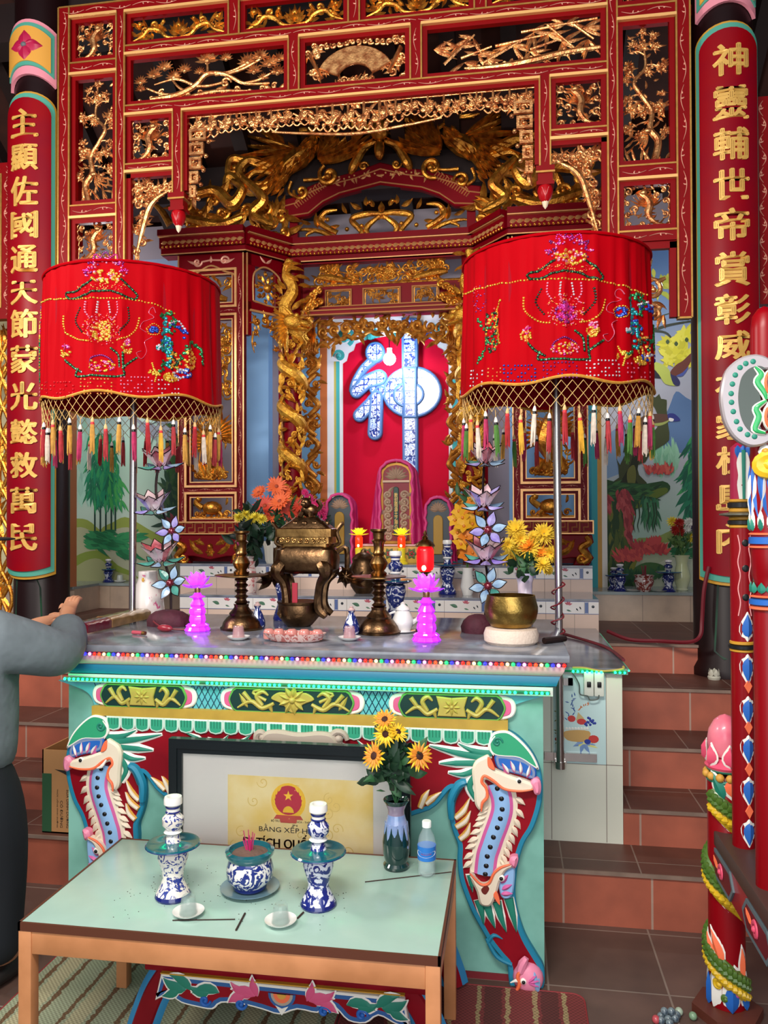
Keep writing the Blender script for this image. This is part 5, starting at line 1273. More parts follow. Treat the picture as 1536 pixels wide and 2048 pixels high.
 path([(390,1470),(430,1420),(490,1445)],[24,26,4],LEGB,F1);path([(380,1440),(450,1560),(550,1615)],[20,30,24],LEGB,F1);path([(150,640),(150,520),(200,420),(250,395)],[44,60,66,40],LEGB,F1,h=.02);path([(170,520),(205,440),(240,415)],[8,14,6],mat('leg_blue_dark','#0c4a5c',.5),planeF(AY-.047),h=.004)
 for l in([(-330,150),(-420,175),(-480,120)],[(-450,165),(-560,165),(-640,100)],[(-560,180),(-640,170),(-700,120)],[(-180,130),(-260,160),(-330,200)]):
  path(l,[8,44,4],WHP,F1,h=.007);path(l,[4,28,2],GRP,planeF(AY-.034),h=.008)
 mb.build('scroll_ornament',al)
 mb=MB()
 mb.m(PINK).ell((D(660,1700)[0],AY-.03,D(660,1700)[1]),(100*S_,.035,100*S_),14,8)
 mb.m(SKY).leaf(planeF(AY-.052),*D(700,1640),-1.5 if sd>0 else pi+1.5,150*S_,60*S_,.3,.012);mb.m(PKP)
 for a in(-.3,.2,.7):mb.leaf(planeF(AY-.06),*D(655,1700),a if sd>0 else pi-a,75*S_,26*S_,0,.008)
 path([(605,1640),(625,1590),(650,1550)],[50,60,30],PINK,planeF(AY-.045),h=.02)
 path([(625,1605),(590,1660),(600,1720),(560,1790)],[14,26,26,8],ORP,planeF(AY-.058));path([(585,1735),(610,1780),(640,1800)],[20,34,20],mat('foot_red','#c83028',.5),planeF(AY-.05));path([(540,1705),(585,1690),(600,1715)],[4,24,10],WHP,planeF(AY-.058))
 mb.m(WHP).knob(planeF(AY-.06),*D(628,1693),22*S_,.008,seg=12);mb.m(BLACK).knob(planeF(AY-.067),*D(628,1693),12*S_,.005,seg=12)
 mb.build('foot',al)
mb=MB(mat('mask_taupe','#a89a8c',.55));mz=ap(605,1470)
mb.plate(cr([(mz[0]-.13,mz[1]+.015),(mz[0]-.08,mz[1]+.028),(mz[0],mz[1]+.02),(mz[0]+.08,mz[1]+.028),(mz[0]+.13,mz[1]+.015),(mz[0]+.14,mz[1]-.04),(mz[0],mz[1]-.1),(mz[0]-.14,mz[1]-.04)],4,True),planeF(AY-.03),.03,.01)
for s in(-1,1):mb.spiral(planeF(AY-.04),mz[0]+s*.14,mz[1]+.0,.035,0,1.1,.022,s);mb.m(WHP).knob(planeF(AY-.058),mz[0]+s*.05,mz[1]-.03,.018,.012);mb.m(BLACK).knob(planeF(AY-.068),mz[0]+s*.05,mz[1]-.032,.008,.006);mb.m(_M['mask_taupe'])
mb.build('mask',al)
# ================================================================== painted murals on the back wall
def grad_mat(name,stops,z0,z1):
 m=bpy.data.materials.new(name);m.use_nodes=True;nt=m.node_tree;b=nt.nodes['Principled BSDF'];b.inputs['Roughness'].default_value=.6
 tc=nt.nodes.new('ShaderNodeTexCoord');sp=nt.nodes.new('ShaderNodeSeparateXYZ');mr=nt.nodes.new('ShaderNodeMapRange');r=nt.nodes.new('ShaderNodeValToRGB');n=nt.nodes.new('ShaderNodeTexNoise');n.inputs['Scale'].default_value=2.5;n.inputs['Detail'].default_value=5
 nt.links.new(tc.outputs['Object'],sp.inputs[0]);nt.links.new(sp.outputs['Z'],mr.inputs[0]);mr.inputs[1].default_value=z0;mr.inputs[2].default_value=z1
 ad=nt.nodes.new('ShaderNodeMath');ad.operation='MULTIPLY_ADD';ad.inputs[1].default_value=.16;nt.links.new(tc.outputs['Object'],n.inputs['Vector']);nt.links.new(n.outputs['Fac'],ad.inputs[0]);nt.links.new(mr.outputs[0],ad.inputs[2])
 sb=nt.nodes.new('ShaderNodeMath');sb.operation='SUBTRACT';sb.inputs[1].default_value=.08;nt.links.new(ad.outputs[0],sb.inputs[0]);nt.links.new(sb.outputs[0],r.inputs['Fac'])
 while len(r.color_ramp.elements)<len(stops):r.color_ramp.elements.new(.5)
 for e,(p,c)in zip(r.color_ramp.elements,stops):e.position=p;e.color=lin(c)
 nt.links.new(r.outputs['Color'],b.inputs['Base Color']);return m
YMU=6.058
def P6(x,y):return uz(x,y,YMU)
def pm(h):return mat('mural_'+h.strip('#'),h,.6)
class Mural:
 def __init__(s):s.mb=MB();s.w=.001
 def F(s):s.w+=.000012;w=s.w;return lambda u,v,d:(u,YMU-w-d*.002,v)
 def poly(s,h,pts,n=3,smooth=True):
  q=[P6(*p)for p in pts];s.mb.m(pm(h)).plate(cr(q,n,True)if smooth else q,s.F(),.00001);return s
 def line(s,h,pts,w,n=5):s.mb.m(pm(h)).stroke(s.F(),cr([P6(*p)for p in pts],n)if len(pts)>2 else[P6(*p)for p in pts],[q*6/1580 for q in w]if isinstance(w,(list,tuple))else w*6/1580,.01,prof=3);return s
 def tuft(s,hs,x,y,rx,ry,n,L,W,a0,da):
  for i in range(n):
   F=s.F();a,b=x+rnd.uniform(-rx,rx),y+rnd.uniform(-ry,ry);u,v=P6(a,b)
   s.mb.m(pm(rnd.choice(hs))).leaf(F,u,v,a0+rnd.uniform(-da,da),L*6/1580*rnd.uniform(.6,1.2),W*6/1580,rnd.uniform(-.4,.4),.01,n=5)
  return s
t=thing('mural',(P6(1300,1170)[0],YMU,1.118),'painted wall mural of birds, yellow blossom and a red-leaved cliff behind the right ledge','mural')
MB(grad_mat('mural_sky_right',[(0,'#8fae98'),(.2,'#a8c4b4'),(.42,'#b8b8c4'),(.62,'#a9aebc'),(.78,'#5e7ba0'),(1,'#33588a')],-.05,2.6)).rect(planeF(YMU),P6(1195,900)[0],4,1.118,3.75,-.001,.001).build('painted_sky',t,smooth=0)
M=Mural()
M.poly('#5a7ba8',[(1295,890),(1320,850),(1338,815),(1352,783),(1372,795),(1400,812),(1440,850),(1440,900),(1340,905)])
M.poly('#7f9cbc',[(1190,900),(1240,850),(1275,835),(1290,870),(1270,930),(1190,960)])
M.tuft(['#8fc8a4','#9ad0b0','#7cbc98'],1335,935,22,25,60,40,7,pi/2,.25)
M.poly('#8a9c54',[(1265,1085),(1310,1075),(1345,1060),(1400,1045),(1440,1100),(1440,1180),(1260,1180)]);M.poly('#a9b494',[(1262,1105),(1320,1088),(1380,1080),(1440,1110),(1440,1180),(1260,1180)])
M.poly('#b8c0a8',[(1310,1130),(1380,1110),(1440,1130),(1440,1180),(1300,1180)])
M.tuft(['#2c7c4c','#1e6a40','#3c8c5a'],1370,1105,35,8,40,24,6,.1,.5)
M.tuft(['#136a4c','#1c7c58','#3c9a58','#0e5a44'],1392,960,18,90,170,34,8,-1.9,.5)
M.line('#242c18',[(1200,695),(1225,668),(1245,660),(1290,664),(1340,650),(1400,640)],[8,11,10,7,5,3]);M.line('#242c18',[(1310,662),(1335,668),(1352,695)],[5,4,3]);M.line('#2c3820',[(1250,660),(1300,640),(1355,622)],[4,3,2]);M.line('#2c3820',[(1200,630),(1250,600),(1300,580),(1340,590)],[5,4,3,2])
M.tuft(['#c8c030','#b8b428','#d8d050'],1220,600,25,22,40,20,9,0,3.1);M.tuft(['#98a030','#b0b040'],1330,560,25,25,25,22,8,-1,1)
for(x,y,r)in((1345,690,19),(1372,675,19),(1362,710,20),(1338,715,15),(1385,715,16)):
 M.tuft(['#d8d030','#e0d848','#c8c028'],x,y,r*.5,r*.5,26,r*1.2,r*.55,0,3.1)
for x,y in((1335,684),(1352,688),(1373,680)):M.poly('#3c5028',[(x,y-5),(x+4,y),(x,y+5),(x-4,y)])
M.poly('#14182c',[(1297,742),(1320,741),(1340,748),(1345,762),(1320,757),(1298,755)]);M.poly('#b8c458',[(1298,724),(1320,727),(1338,740),(1345,765),(1352,772),(1330,768),(1318,750)]);M.poly('#2c2c5c',[(1340,745),(1352,752),(1360,765),(1356,772),(1346,768)])
M.poly('#6a3428',[(1340,745),(1352,730),(1365,722),(1380,708),(1392,700),(1378,730),(1362,748),(1350,752)]);M.poly('#4858a0',[(1352,752),(1365,745),(1378,732),(1366,752)])
M.poly('#3c4422',[(1292,788),(1310,795),(1318,788),(1322,798),(1333,800),(1333,818),(1336,850),(1338,880),(1318,895),(1300,908),(1290,925),(1276,930),(1278,950),(1296,978),(1205,980),(1238,955),(1232,915),(1240,930),(1252,905),(1280,885),(1305,865),(1318,845),(1310,818),(1298,800)],2)
M.poly('#20260f',[(1240,965),(1260,930),(1270,900),(1300,880),(1278,920),(1272,960),(1280,978),(1238,978)],2);M.poly('#6a6c30',[(1255,940),(1268,930),(1272,950),(1268,970),(1255,965)]);M.line('#2c3018',[(1248,905),(1252,875),(1247,850)],[4,3,1])
M.poly('#5c3c30',[(1278,838),(1300,829),(1325,828),(1342,832),(1340,842),(1318,850),(1295,850),(1275,862)]);M.poly('#9ca85a',[(1300,848),(1325,845),(1342,838),(1330,848),(1315,852)]);M.poly('#2c3484',[(1335,829),(1346,827),(1355,833),(1360,841),(1348,843),(1338,841)]);M.poly('#e8e8e8',[(1338,836),(1347,838),(1345,843),(1338,842)])
M.poly('#234a24',[(1195,978),(1235,965),(1290,968),(1325,962),(1340,972),(1335,985),(1310,1000),(1295,1010),(1270,1020),(1262,1045),(1262,1090),(1268,1110),(1265,1180),(1195,1180)],2)
M.poly('#5c7024',[(1270,1015),(1295,985),(1330,975),(1334,985),(1310,998),(1290,1012)]);M.tuft(['#1c4424','#2c5c30','#3c6c34','#16381c'],1250,985,50,14,80,26,6,0,.5)
M.tuft(['#2c6c48','#1e5c3c','#3c7c50'],1300,1012,14,22,60,26,5,-pi/2,.35)
for x in(1268,1276,1294,1305,1310):M.line('#243c24',[(x,1005),(x+3,1030),(x-1,1050),(x+2,1065)],[3,2,2,.6])
M.tuft(['#4c5c20','#34501e','#6c7028','#22401c','#7c7c28'],1232,1100,28,65,130,46,10,pi/2,.35)
M.tuft(['#a83c40','#8c2c34','#b85050'],1208,1000,10,14,40,18,6,-1.4,.6);M.tuft(['#a83c40','#8c2c34','#b85050'],1245,995,10,18,50,20,6,-1.4,.5);M.tuft(['#a83c40','#8c2c34','#b85050'],1256,1040,6,32,60,22,6,-1.5,.3)
M.tuft(['#d05048','#b83c40','#d86858'],1318,945,24,6,70,16,5,pi/2,.8);M.tuft(['#d05048','#b83c40','#a83038'],1300,1103,34,8,110,18,6,pi/2,.9);M.tuft(['#d05048','#b83c40'],1262,1118,26,8,60,18,6,2.2,.6);M.tuft(['#c84848'],1305,1088,14,5,30,14,5,pi/2,.9)
M.poly('#3c6430',[(1265,1140),(1290,1125),(1320,1128),(1328,1140),(1300,1165),(1265,1170)]);M.tuft(['#205030','#2c6038'],1285,1160,45,10,50,20,6,pi/2,.6)
M.mb.build('painted_scene',t,smooth=0)
t=thing('mural',(P6(240,1150)[0],YMU,1.118),'painted wall mural of green bamboo above rounded olive hills behind the left ledge','mural')
MB(grad_mat('mural_sky_left',[(0,'#b8bca4'),(.25,'#b4ccbc'),(.5,'#a8d0bc'),(.75,'#b4c4d0'),(1,'#8898b8')],-.05,2.2)).rect(planeF(YMU),-5.9,P6(372,900)[0],1.118,3.75,-.001,.001).build('painted_sky',t,smooth=0)
M=Mural()
M.tuft(['#98c8b4','#a4d4c0','#88bca8'],170,950,40,70,70,60,14,pi/2,.15)
M.poly('#8c9c44',[(60,1060),(100,1050),(145,1038),(175,1040),(200,1060),(222,1075),(222,1110),(60,1115)]);M.poly('#a8ac88',[(60,1080),(140,1058),(170,1056),(205,1078),(225,1095),(225,1130),(60,1130)])
M.poly('#8c9c44',[(200,1062),(225,1045),(250,1034),(275,1045),(300,1060),(340,1080),(370,1100),(370,1130),(200,1110)]);M.poly('#a8ac90',[(205,1075),(245,1055),(275,1062),(320,1090),(370,1115),(370,1150),(205,1130)])
M.poly('#7c9038',[(130,1130),(160,1108),(190,1101),(210,1105),(235,1130),(265,1145),(265,1160),(120,1160)]);M.poly('#9ca070',[(130,1150),(170,1122),(200,1118),(225,1140),(262,1152),(262,1162),(120,1162)])
for x,y in((190,1062),(201,1068),(212,1075),(223,1068),(231,1062)):M.line('#123a30',[(x,y),(x,1000),(x+1,940)],4)
M.tuft(['#0f8a60','#157c54','#0c6a4c','#2c9a5c'],206,930,26,65,260,36,6,-1.7,.5);M.tuft(['#3ca050','#1c8a58'],230,960,14,40,60,30,5,-1.3,.4)
M.tuft(['#1c7c4c','#2c8c54','#186a40'],190,1068,24,7,40,34,8,-.3,.25);M.tuft(['#1c7c4c','#2c8c54','#186a40'],205,1085,40,8,60,36,8,-.35,.2);M.tuft(['#1c7c4c','#2c8c54'],250,1075,22,6,40,30,7,.1,.25);M.tuft(['#1c7c4c','#186a40'],250,1105,20,6,30,30,7,-.5,.2)
M.tuft(['#2c5c2c','#3c7034','#1e4a28'],345,920,12,80,90,60,9,1.45,.15);M.tuft(['#244c34','#1c4030','#3c5c38'],350,1020,18,60,120,30,9,0,3.1)
M.tuft(['#7c3038','#8c4048'],352,1050,14,22,40,20,7,0,3.1);M.tuft(['#8890a0','#98a0b0'],310,850,40,15,30,40,8,-.4,.4);M.line('#3a3a38',[(330,850),(310,870),(300,900)],[2,2,1]);M.line('#3a3a38',[(320,840),(300,850),(285,846)],[2,2,1])
M.mb.build('painted_scene',t,smooth=0)
# ================================================================== vessels, lamps and flowers
def frame3(o,n,cup=0.0,roll=0.0):
 """frame at o whose w axis is n; cup bends the rim towards n"""
 o,n=Vector(o),Vector(n).normalized();a=n.cross(Vector((0,0,1)))
 if a.length<.05:a=Vector((1,0,0))
 a.normalize();b=n.cross(a)
 if b.z<0:a,b=-a,-b
 a,b=a*cos(roll)+b*sin(roll),b*cos(roll)-a*sin(roll)
 return lambda u,v,w:tuple(o+a*u+b*v+n*(w+cup*sqrt(u*u+v*v)))
def porc(name,c1='#eceef2',c2='#2a3f94',scale=24,t=.5,rough=.12):
 if name in _M:return _M[name]
 m=mat(name,c1,rough,coat=.5);nt=m.node_tree;b=nt.nodes['Principled BSDF']
 tc=nt.nodes.new('ShaderNodeTexCoord');n=nt.nodes.new('ShaderNodeTexNoise');n.inputs['Scale'].default_value=scale;n.inputs['Detail'].default_value=2;n.inputs['Distortion'].default_value=2.5
 r=nt.nodes.new('ShaderNodeValToRGB');r.color_ramp.elements[0].position=t-.02;r.color_ramp.elements[1].position=t+.02;r.color_ramp.elements[0].color=lin(c2);r.color_ramp.elements[1].color=lin(c1)
 nt.links.new(tc.outputs['Object'],n.inputs['Vector']);nt.links.new(n.outputs['Fac'],r.inputs['Fac']);nt.links.new(r.outputs['Color'],b.inputs['Base Color']);return m
BW=porc('blue_white_porcelain',t=.47);BWD=porc('dark_blue_white_porcelain','#c8ccd8','#1c2a6a',22,.56);NAVY=mat('navy_glaze','#14206a',.12,coat=.5);PWH=mat('white_glaze','#e8e6e2',.15,coat=.5);TEALG=mat('teal_glaze','#125c68',.06,coat=1)
BRASS=mat('old_brass','#a07a48',.3,1.0,color2='#6a4c2a',nscale=18,bump=.1,bscale=60);BRASSD=mat('dark_bronze','#7a5c40',.34,1.0,color2='#4c3826',nscale=18,bump=.15,bscale=60)
BOWLB=mat('singing_bowl_brass','#a88a48',.32,1.0,color2='#7c6030',nscale=14,bump=.1,bscale=120)
LEAFG=mat('leaf_green','#2c5a34',.5);LEAFD=mat('dark_leaf_green','#16301f',.45);STEMG=mat('stem_green','#5a7a40',.6)
GLASS=mat('clear_glass','#a8c0b8',.05,alpha=.26,spec=1)
def turned(mb,segs,c,seg=24):
 for m,pr in segs:mb.m(m).lathe(pr,c,seg)
 return mb
def top_at(x,y,Y):return at(x,y,Y).z
ZA=1.146
def on_altar(x,y):return onz(x,y,ZA)
# ---- glowing lotus lamps
VIO=mat('violet_lit_crystal','#c040ff',.15,emit=.95,ecolor='#b010f0',coat=.5);VIOL=mat('violet_lit_petal','#c860ff',.15,emit=1.0,ecolor='#9c28ff',coat=.5);HOT=mat('hot_pink_diode','#ffd0ff',.3,emit=22,ecolor='#ff90f8')
def lotus_lamp(loc,h,label):
 t=thing('lotus_lamp',loc,label,'lamp','glowing crystal lotus lamps');x,y,z=loc;k=h/.27
 def pr(l):return[(r*k,zz*k)for r,zz in l]
 mb=MB(VIO);mb.lathe(pr([(.05,0),(.055,.006),(.05,.014),(.046,.02),(.05,.026),(.04,.034)]),loc,24,None,12,.05);mb.build('base',t)
 mb=MB(VIO);mb.lathe(pr([(.03,.034),(.036,.05),(.034,.065),(.03,.072),(.036,.085),(.033,.1),(.026,.108),(.032,.118),(.026,.13),(.018,.145),(.036,.152),(.02,.158),(.013,.17)]),loc,24,None,8,.08);mb.build('crystal_body',t)
 mb=MB(mat('lamp_neck_gold','#e8b888',.25,1.0));mb.lathe(pr([(.011,.168),(.013,.175),(.013,.195),(.018,.2)]),loc,16);mb.build('neck',t)
 mb=MB(VIOL)
 for rg,(n,el,L,r0)in enumerate(((8,.2,.058,.012),(8,.85,.05,.016),(6,1.25,.05,.012))):
  for i in range(n):
   a=2*pi*(i+.5*rg)/n;d=Vector((cos(a)*cos(el),sin(a)*cos(el),sin(el)));s_=Vector((-sin(a),cos(a),0));nn=s_.cross(d)
   o=Vector(loc)+Vector((r0*k*cos(a),r0*k*sin(a),(.2+.008*rg)*k));Fp=(lambda o,d,s_,nn:lambda u,v,w:tuple(o+d*u+s_*v+nn*(w+.004)))(o,d,s_,nn)
   mb.leaf(Fp,0,0,0,L*k,.042*k,0,.008*k)
 mb.build('lotus',t)
 mb=MB(HOT);mb.ell((x,y-.042*k,z+.028*k),(.009,.006,.006),8,5).ell((x,y,z+.225*k),.008,8,5);mb.build('diode',t)
 return t
p=on_altar(395,1262);lotus_lamp(tuple(p),top_at(395,1140,p.y)-ZA,'glowing violet crystal lotus lamp near the left end of the altar top')
p=on_altar(853,1283);lotus_lamp(tuple(p),top_at(853,1143,p.y)-ZA,'glowing violet crystal lotus lamp standing in front of the red lantern')
pb=on_altar(851,1262);zl=top_at(851,1143,pb.y)
t=thing('red_lantern_lamp',tuple(pb),'glowing red lantern with a pointed brass cap behind the right violet lotus lamp','lamp')
mb=MB(BRASS);mb.lathe([(.04,0),(.04,.01),(.015,.02),(.01,.05),(.01,zl-ZA-.01),(.028,zl-ZA)],pb,16);mb.build('stand',t)
hh=top_at(851,1092,pb.y)-zl;mb=MB(mat('lantern_red_glow','#e01018',.25,emit=1.6,ecolor='#f00810'));q=(pb.x,pb.y,zl)
mb.lathe([(.02,0),(.032,.008),(.036,.02),(.036,hh-.02),(.032,hh-.008),(.022,hh)],q,20);mb.build('shade',t)
mb=MB(BRASS);mb.lathe([(.036,hh-.004),(.042,hh),(.036,hh+.012),(.022,hh+.022),(.01,hh+.03),(.014,hh+.036),(.006,hh+.045),(.009,hh+.052),(0,hh+.068)],q,16);mb.build('cap',t)
MB(mat('lantern_flame','#fff0c0',.3,emit=30,ecolor='#ffd890')).ell((pb.x-.002,pb.y-.035,zl+.016),(.009,.006,.011),8,6).build('flame_bulb',t)
# ---- brass candlesticks
def brass_stick(x,ybase,ytop,ydisc,rdisc,label):
 p=on_altar(x,ybase);H=top_at(x,ytop,p.y)-ZA;d=top_at(x,ydisc,p.y)-ZA
 t=thing('brass_candlestick',tuple(p),label,'candlestick','brass candlesticks on the altar')
 k=d/.25
 mb=MB(BRASSD);mb.lathe([(.088,0),(.09,.008),(.082,.014),(.078,.03),(.062,.05),(.05,.06),(.052,.068),(.036,.085),(.03,.095),(.032,.105)],p,28);mb.build('foot',t)
 prof=[(.024,.1)];z=.105
 while z<d-.02:prof+=[(.02,z),(.03,z+.009),(.02,z+.018)];z+=.024
 mb=MB(BRASSD);mb.lathe(prof+[(.022,d-.004)],p,20);mb.build('stem',t)
 mb=MB(BRASS);mb.lathe([(.02,d-.008),(rdisc*.6,d-.003),(rdisc,d+.004),(rdisc,d+.008),(rdisc*.7,d+.005),(.03,d+.01)],p,32);mb.build('drip_pan',t)
 u=H-d
 mb=MB(BRASS);mb.lathe([(.03,d+.008),(.034,d+.02),(.022,d+.03),(.03,d+.2*u),(.038,d+.3*u),(.03,d+.38*u),(.02,d+.45*u),(.026,d+.5*u),(.02,d+.55*u),(.022,d+.7*u),(.03,d+.76*u),(.022,d+.8*u),(.024,d+.92*u),(.034,d+.96*u),(.034,d+u),(.024,d+u)],p,22);mb.build('upper_stem',t)
brass_stick(483,1258,1062,1153,.112,'tall brass candlestick with a wide drip pan beside the left violet lotus lamp')
brass_stick(758,1266,1058,1156,.112,'tall brass candlestick with a wide drip pan right of the bronze censer')
# ---- bronze censer
p=on_altar(612,1252);Yc=p.y;px2m=(p-CAMP).dot(FWD)/1580
t=thing('bronze_censer',tuple(p),'large lidded bronze incense burner with scroll handles at the middle of the altar','incense burner')
def zz(y):return top_at(612,y,Yc)
cx0=p.x
def X_(x):return at(x,1150,Yc).x
mb=MB(BRASSD);zb0,zb1=ZA,zz(1202)
mb.lathe([(.05,0),(.06,.008),(.07,.02),(.088,.04),(.094,.065),(.09,zb1-ZA-.014),(.096,zb1-ZA-.006),(.096,zb1-ZA),(.08,zb1-ZA-.004)],(X_(598),Yc,ZA),26);mb.build('lower_bowl',t)
mb=MB(BRASSD);zl1=zz(1140)
for dx,dy in((-.075,-.055),(.085,-.055),(-.075,.055),(.085,.055)):
 xx=X_(608)+dx
 mb.tube(cr([(xx+dx*.1,Yc+dy,zl1+.03),(xx+dx*.35,Yc+dy*1.3,zl1-.01),(xx,Yc+dy,zl1-.06),(xx-dx*.1,Yc+dy*.9,zb1-.02),(xx+dx*.3,Yc+dy,zb1-.06)],5),[.03,.032,.033,.034,.032,.028,.024,.022,.02,.019,.018,.018,.018,.019,.02,.022,.022,.02,.018,.016,.014],8)
 mb.ell((xx+dx*.3,Yc+dy*1.3,zl1),(.03,.02,.03),10,6)
mb.build('leg',t)
mb=MB(BRASSD);za,zb_=zz(1146),zz(1092)
def rrect(hx,hy,r,n=4):
 o=[]
 for cx_,cy_,a0 in((hx-r,hy-r,0),(-hx+r,hy-r,pi/2),(-hx+r,-hy+r,pi),(hx-r,-hy+r,1.5*pi)):
  for k in range(n+1):a=a0+pi/2*k/n;o.append((cx_+r*cos(a),cy_+r*sin(a)))
 return o
def loft(mb,c,prof,n=4):
 """prof: (half x, half y, corner radius, z)"""
 vs=[];m=4*(n+1)
 for hx,hy,r,z in prof:vs+=[(c[0]+a,c[1]+b,z)for a,b in rrect(hx,hy,r,n)]
 fs=[(i*m+k,i*m+(k+1)%m,(i+1)*m+(k+1)%m,(i+1)*m+k)for i in range(len(prof)-1)for k in range(m)]
 fs+=[tuple(range(m-1,-1,-1)),tuple((len(prof)-1)*m+k for k in range(m))];mb.add(vs,fs);return mb
cc=(X_(615),Yc);hw=(X_(683)-X_(560))/2
loft(mb,cc,[(hw*.75,.055,.04,za),(hw*.98,.075,.05,za+.02),(hw,.08,.05,(za+zb_)/2),(hw*.96,.075,.05,zb_-.015),(hw*.8,.06,.04,zb_)]);mb.build('belly',t)
mb=MB(BRASS);z1,z2,z3=zz(1092),zz(1074),zz(1056)
loft(mb,cc,[(hw*.78,.058,.02,z1-.004),(hw*.78,.058,.02,z1+.01),(hw*.84,.065,.012,z1+.012),(hw*.84,.065,.012,z2),(hw*.92,.07,.012,z2+.002),(hw*.92,.07,.012,z3-.004),(hw*.86,.064,.012,z3)])
for i in range(8):mb.spiral(planeF(Yc-.065),cc[0]-hw*.7+hw*.2*i,(z1+z2)/2+.006,.012,i,1.2,.007)
mb.build('rim',t)
mb=MB(BRASSD);z4=zz(1040)
loft(mb,cc,[(hw*.8,.058,.02,z3),(hw*.75,.055,.02,z3+.008),(hw*.5,.04,.03,z4),(hw*.4,.03,.02,z4+.012)])
for i in range(12):a=2*pi*i/12;mb.ell((cc[0]+hw*.62*cos(a),cc[1]+.045*sin(a),z3+.018),(.014,.012,.014),7,5)
mb.build('lid',t)
mb=MB(BRASSD);zf=z4+.012
mb.ell((cc[0]+.01,Yc,zf+.03),(.04,.026,.03),10,7);mb.ell((cc[0]+.0,Yc-.02,zf+.062),(.024,.024,.024),10,7);mb.ell((cc[0]-.004,Yc-.045,zf+.056),(.014,.012,.012),8,5)
for k in(-1,1):mb.tube([(cc[0]+k*.02,Yc-.02,zf+.02),(cc[0]+k*.026,Yc-.03,zf)],.011,6);mb.ell((cc[0]+k*.016,Yc-.02,zf+.085),(.006,.006,.01),6,4)
mb.tube(cr([(cc[0]+.045,Yc,zf+.03),(cc[0]+.06,Yc,zf+.05),(cc[0]+.045,Yc,zf+.075)],4),.01,6);mb.build('lion_finial',t)
for s,xx in((-1,X_(552)),(1,X_(693))):
 mb=MB(BRASSD);zh=zz(1152);Fh=planeF(Yc-.01)
 mb.ell((xx,Yc,zh),(.035,.024,.034),10,7)
 for k in range(7):mb.leaf(Fh,xx,zh,2*pi*k/7,.05,.024,.5,.02)
 for k in range(3):mb.leaf(Fh,xx+s*.015,zh-.02,(0 if s>0 else pi)+(k-1)*.5,.075,.03,.3,.018)
 mb.tube(cr([(cc[0]+s*hw*.9,Yc,zb_-.03),(xx,Yc,zb_-.01),(xx,Yc,zh)],4),.012,7);mb.build('scroll_handle',t)
 mb=MB(BRASSD);xe=cc[0]+s*hw*.95;mb.tube(cr([(xe-s*.02,Yc,z1),(xe+s*.012,Yc,z1+.015),(xe,Yc,z2+.02),(xe+s*.02,Yc,z3+.014),(xe+s*.03,Yc,z3+.02)],4),.009,7);mb.build('ear_handle',t)
MB(mat('incense_paper_red','#a8283c',.6)).box(X_(588),X_(598),Yc-.03,Yc-.02,zb1-.01,zz(1165)).build('incense_wrapper',t)
# ---- pink tray with cups
p=on_altar(589,1283)
t=thing('pink_tray',(p.x,p.y,ZA),'oval pink and white porcelain tray in front of the bronze censer','tray')
TR=porc('pink_white_porcelain','#e8c4bc','#c06a64',40,.48);vs=[];prof=[(.085,.035,0),(.1,.045,.006),(.118,.056,.028),(.124,.06,.034),(.115,.054,.03),(.095,.042,.008)];m_=28
for a,b,z in prof:vs+=[(p.x+a*cos(2*pi*k/m_),p.y+b*sin(2*pi*k/m_),ZA+z)for k in range(m_)]
MB(TR).add(vs,[(i*m_+k,i*m_+(k+1)%m_,(i+1)*m_+(k+1)%m_,(i+1)*m_+k)for i in range(5)for k in range(m_)]+[tuple(range(m_-1,-1,-1)),tuple(5*m_+k for k in range(m_))]).build('dish',t)
CUPM=mat('pink_cup_glaze','#c48078',.2,coat=.4)
proto=None
for i,xx in enumerate((537,557,583,608,634)):
 q=at(xx,1265,p.y);pos=(q.x,p.y+.005,ZA+.009)
 lb=['first','second','third','fourth','fifth'][i]+' pink porcelain cup from the left, turned upside down on the pink tray'
 if proto is None:
  proto=MB(CUPM).lathe([(.0205,0),(.0215,.004),(.0215,.024),(.018,.034),(.012,.038),(.0,.038)],pos,18).build('porcelain_cup',None,lb,'cup','cups on the pink tray',loc=pos)
 else:
  c=proto.copy();COL.objects.link(c);c.location=pos;c['label']=lb
  # ---- glass cups upside down on saucers
def cup_saucer(pos,k,lab_c,lab_s,gl=GLASS,grp='glass cups on saucers'):
 mb=MB(PWH).lathe([(.02*k,0),(.03*k,.003),(.046*k,.013*k),(.048*k,.016*k),(.044*k,.014*k),(.026*k,.006*k),(0,.005*k)],pos,26);mb.build('saucer',None,lab_s,'saucer','white saucers',loc=pos)
 z0=pos[2]+.0065*k;q=(pos[0],pos[1],z0)
 mb=MB(gl).lathe([(.027*k,0),(.0275*k,.002),(.021*k,.05*k),(.018*k,.054*k),(0,.054*k),(0,.046*k),(.0165*k,.046*k),(.019*k,.044*k),(.0245*k,.002)],q,22);mb.build('glass_cup',None,lab_c,'glass cup',grp,loc=q)
TINT=mat('rose_glass','#c89a9e',.06,alpha=.4,spec=.9)
for x,y,lc,ls in((477,1280,'small upturned glass cup at the foot of the left brass candlestick','small white saucer at the foot of the left brass candlestick'),(699,1281,'small upturned glass cup just left of the right brass candlestick','small white saucer just left of the right brass candlestick')):
 p=on_altar(x,y);cup_saucer((p.x,p.y,ZA),.92,lc,ls,TINT)
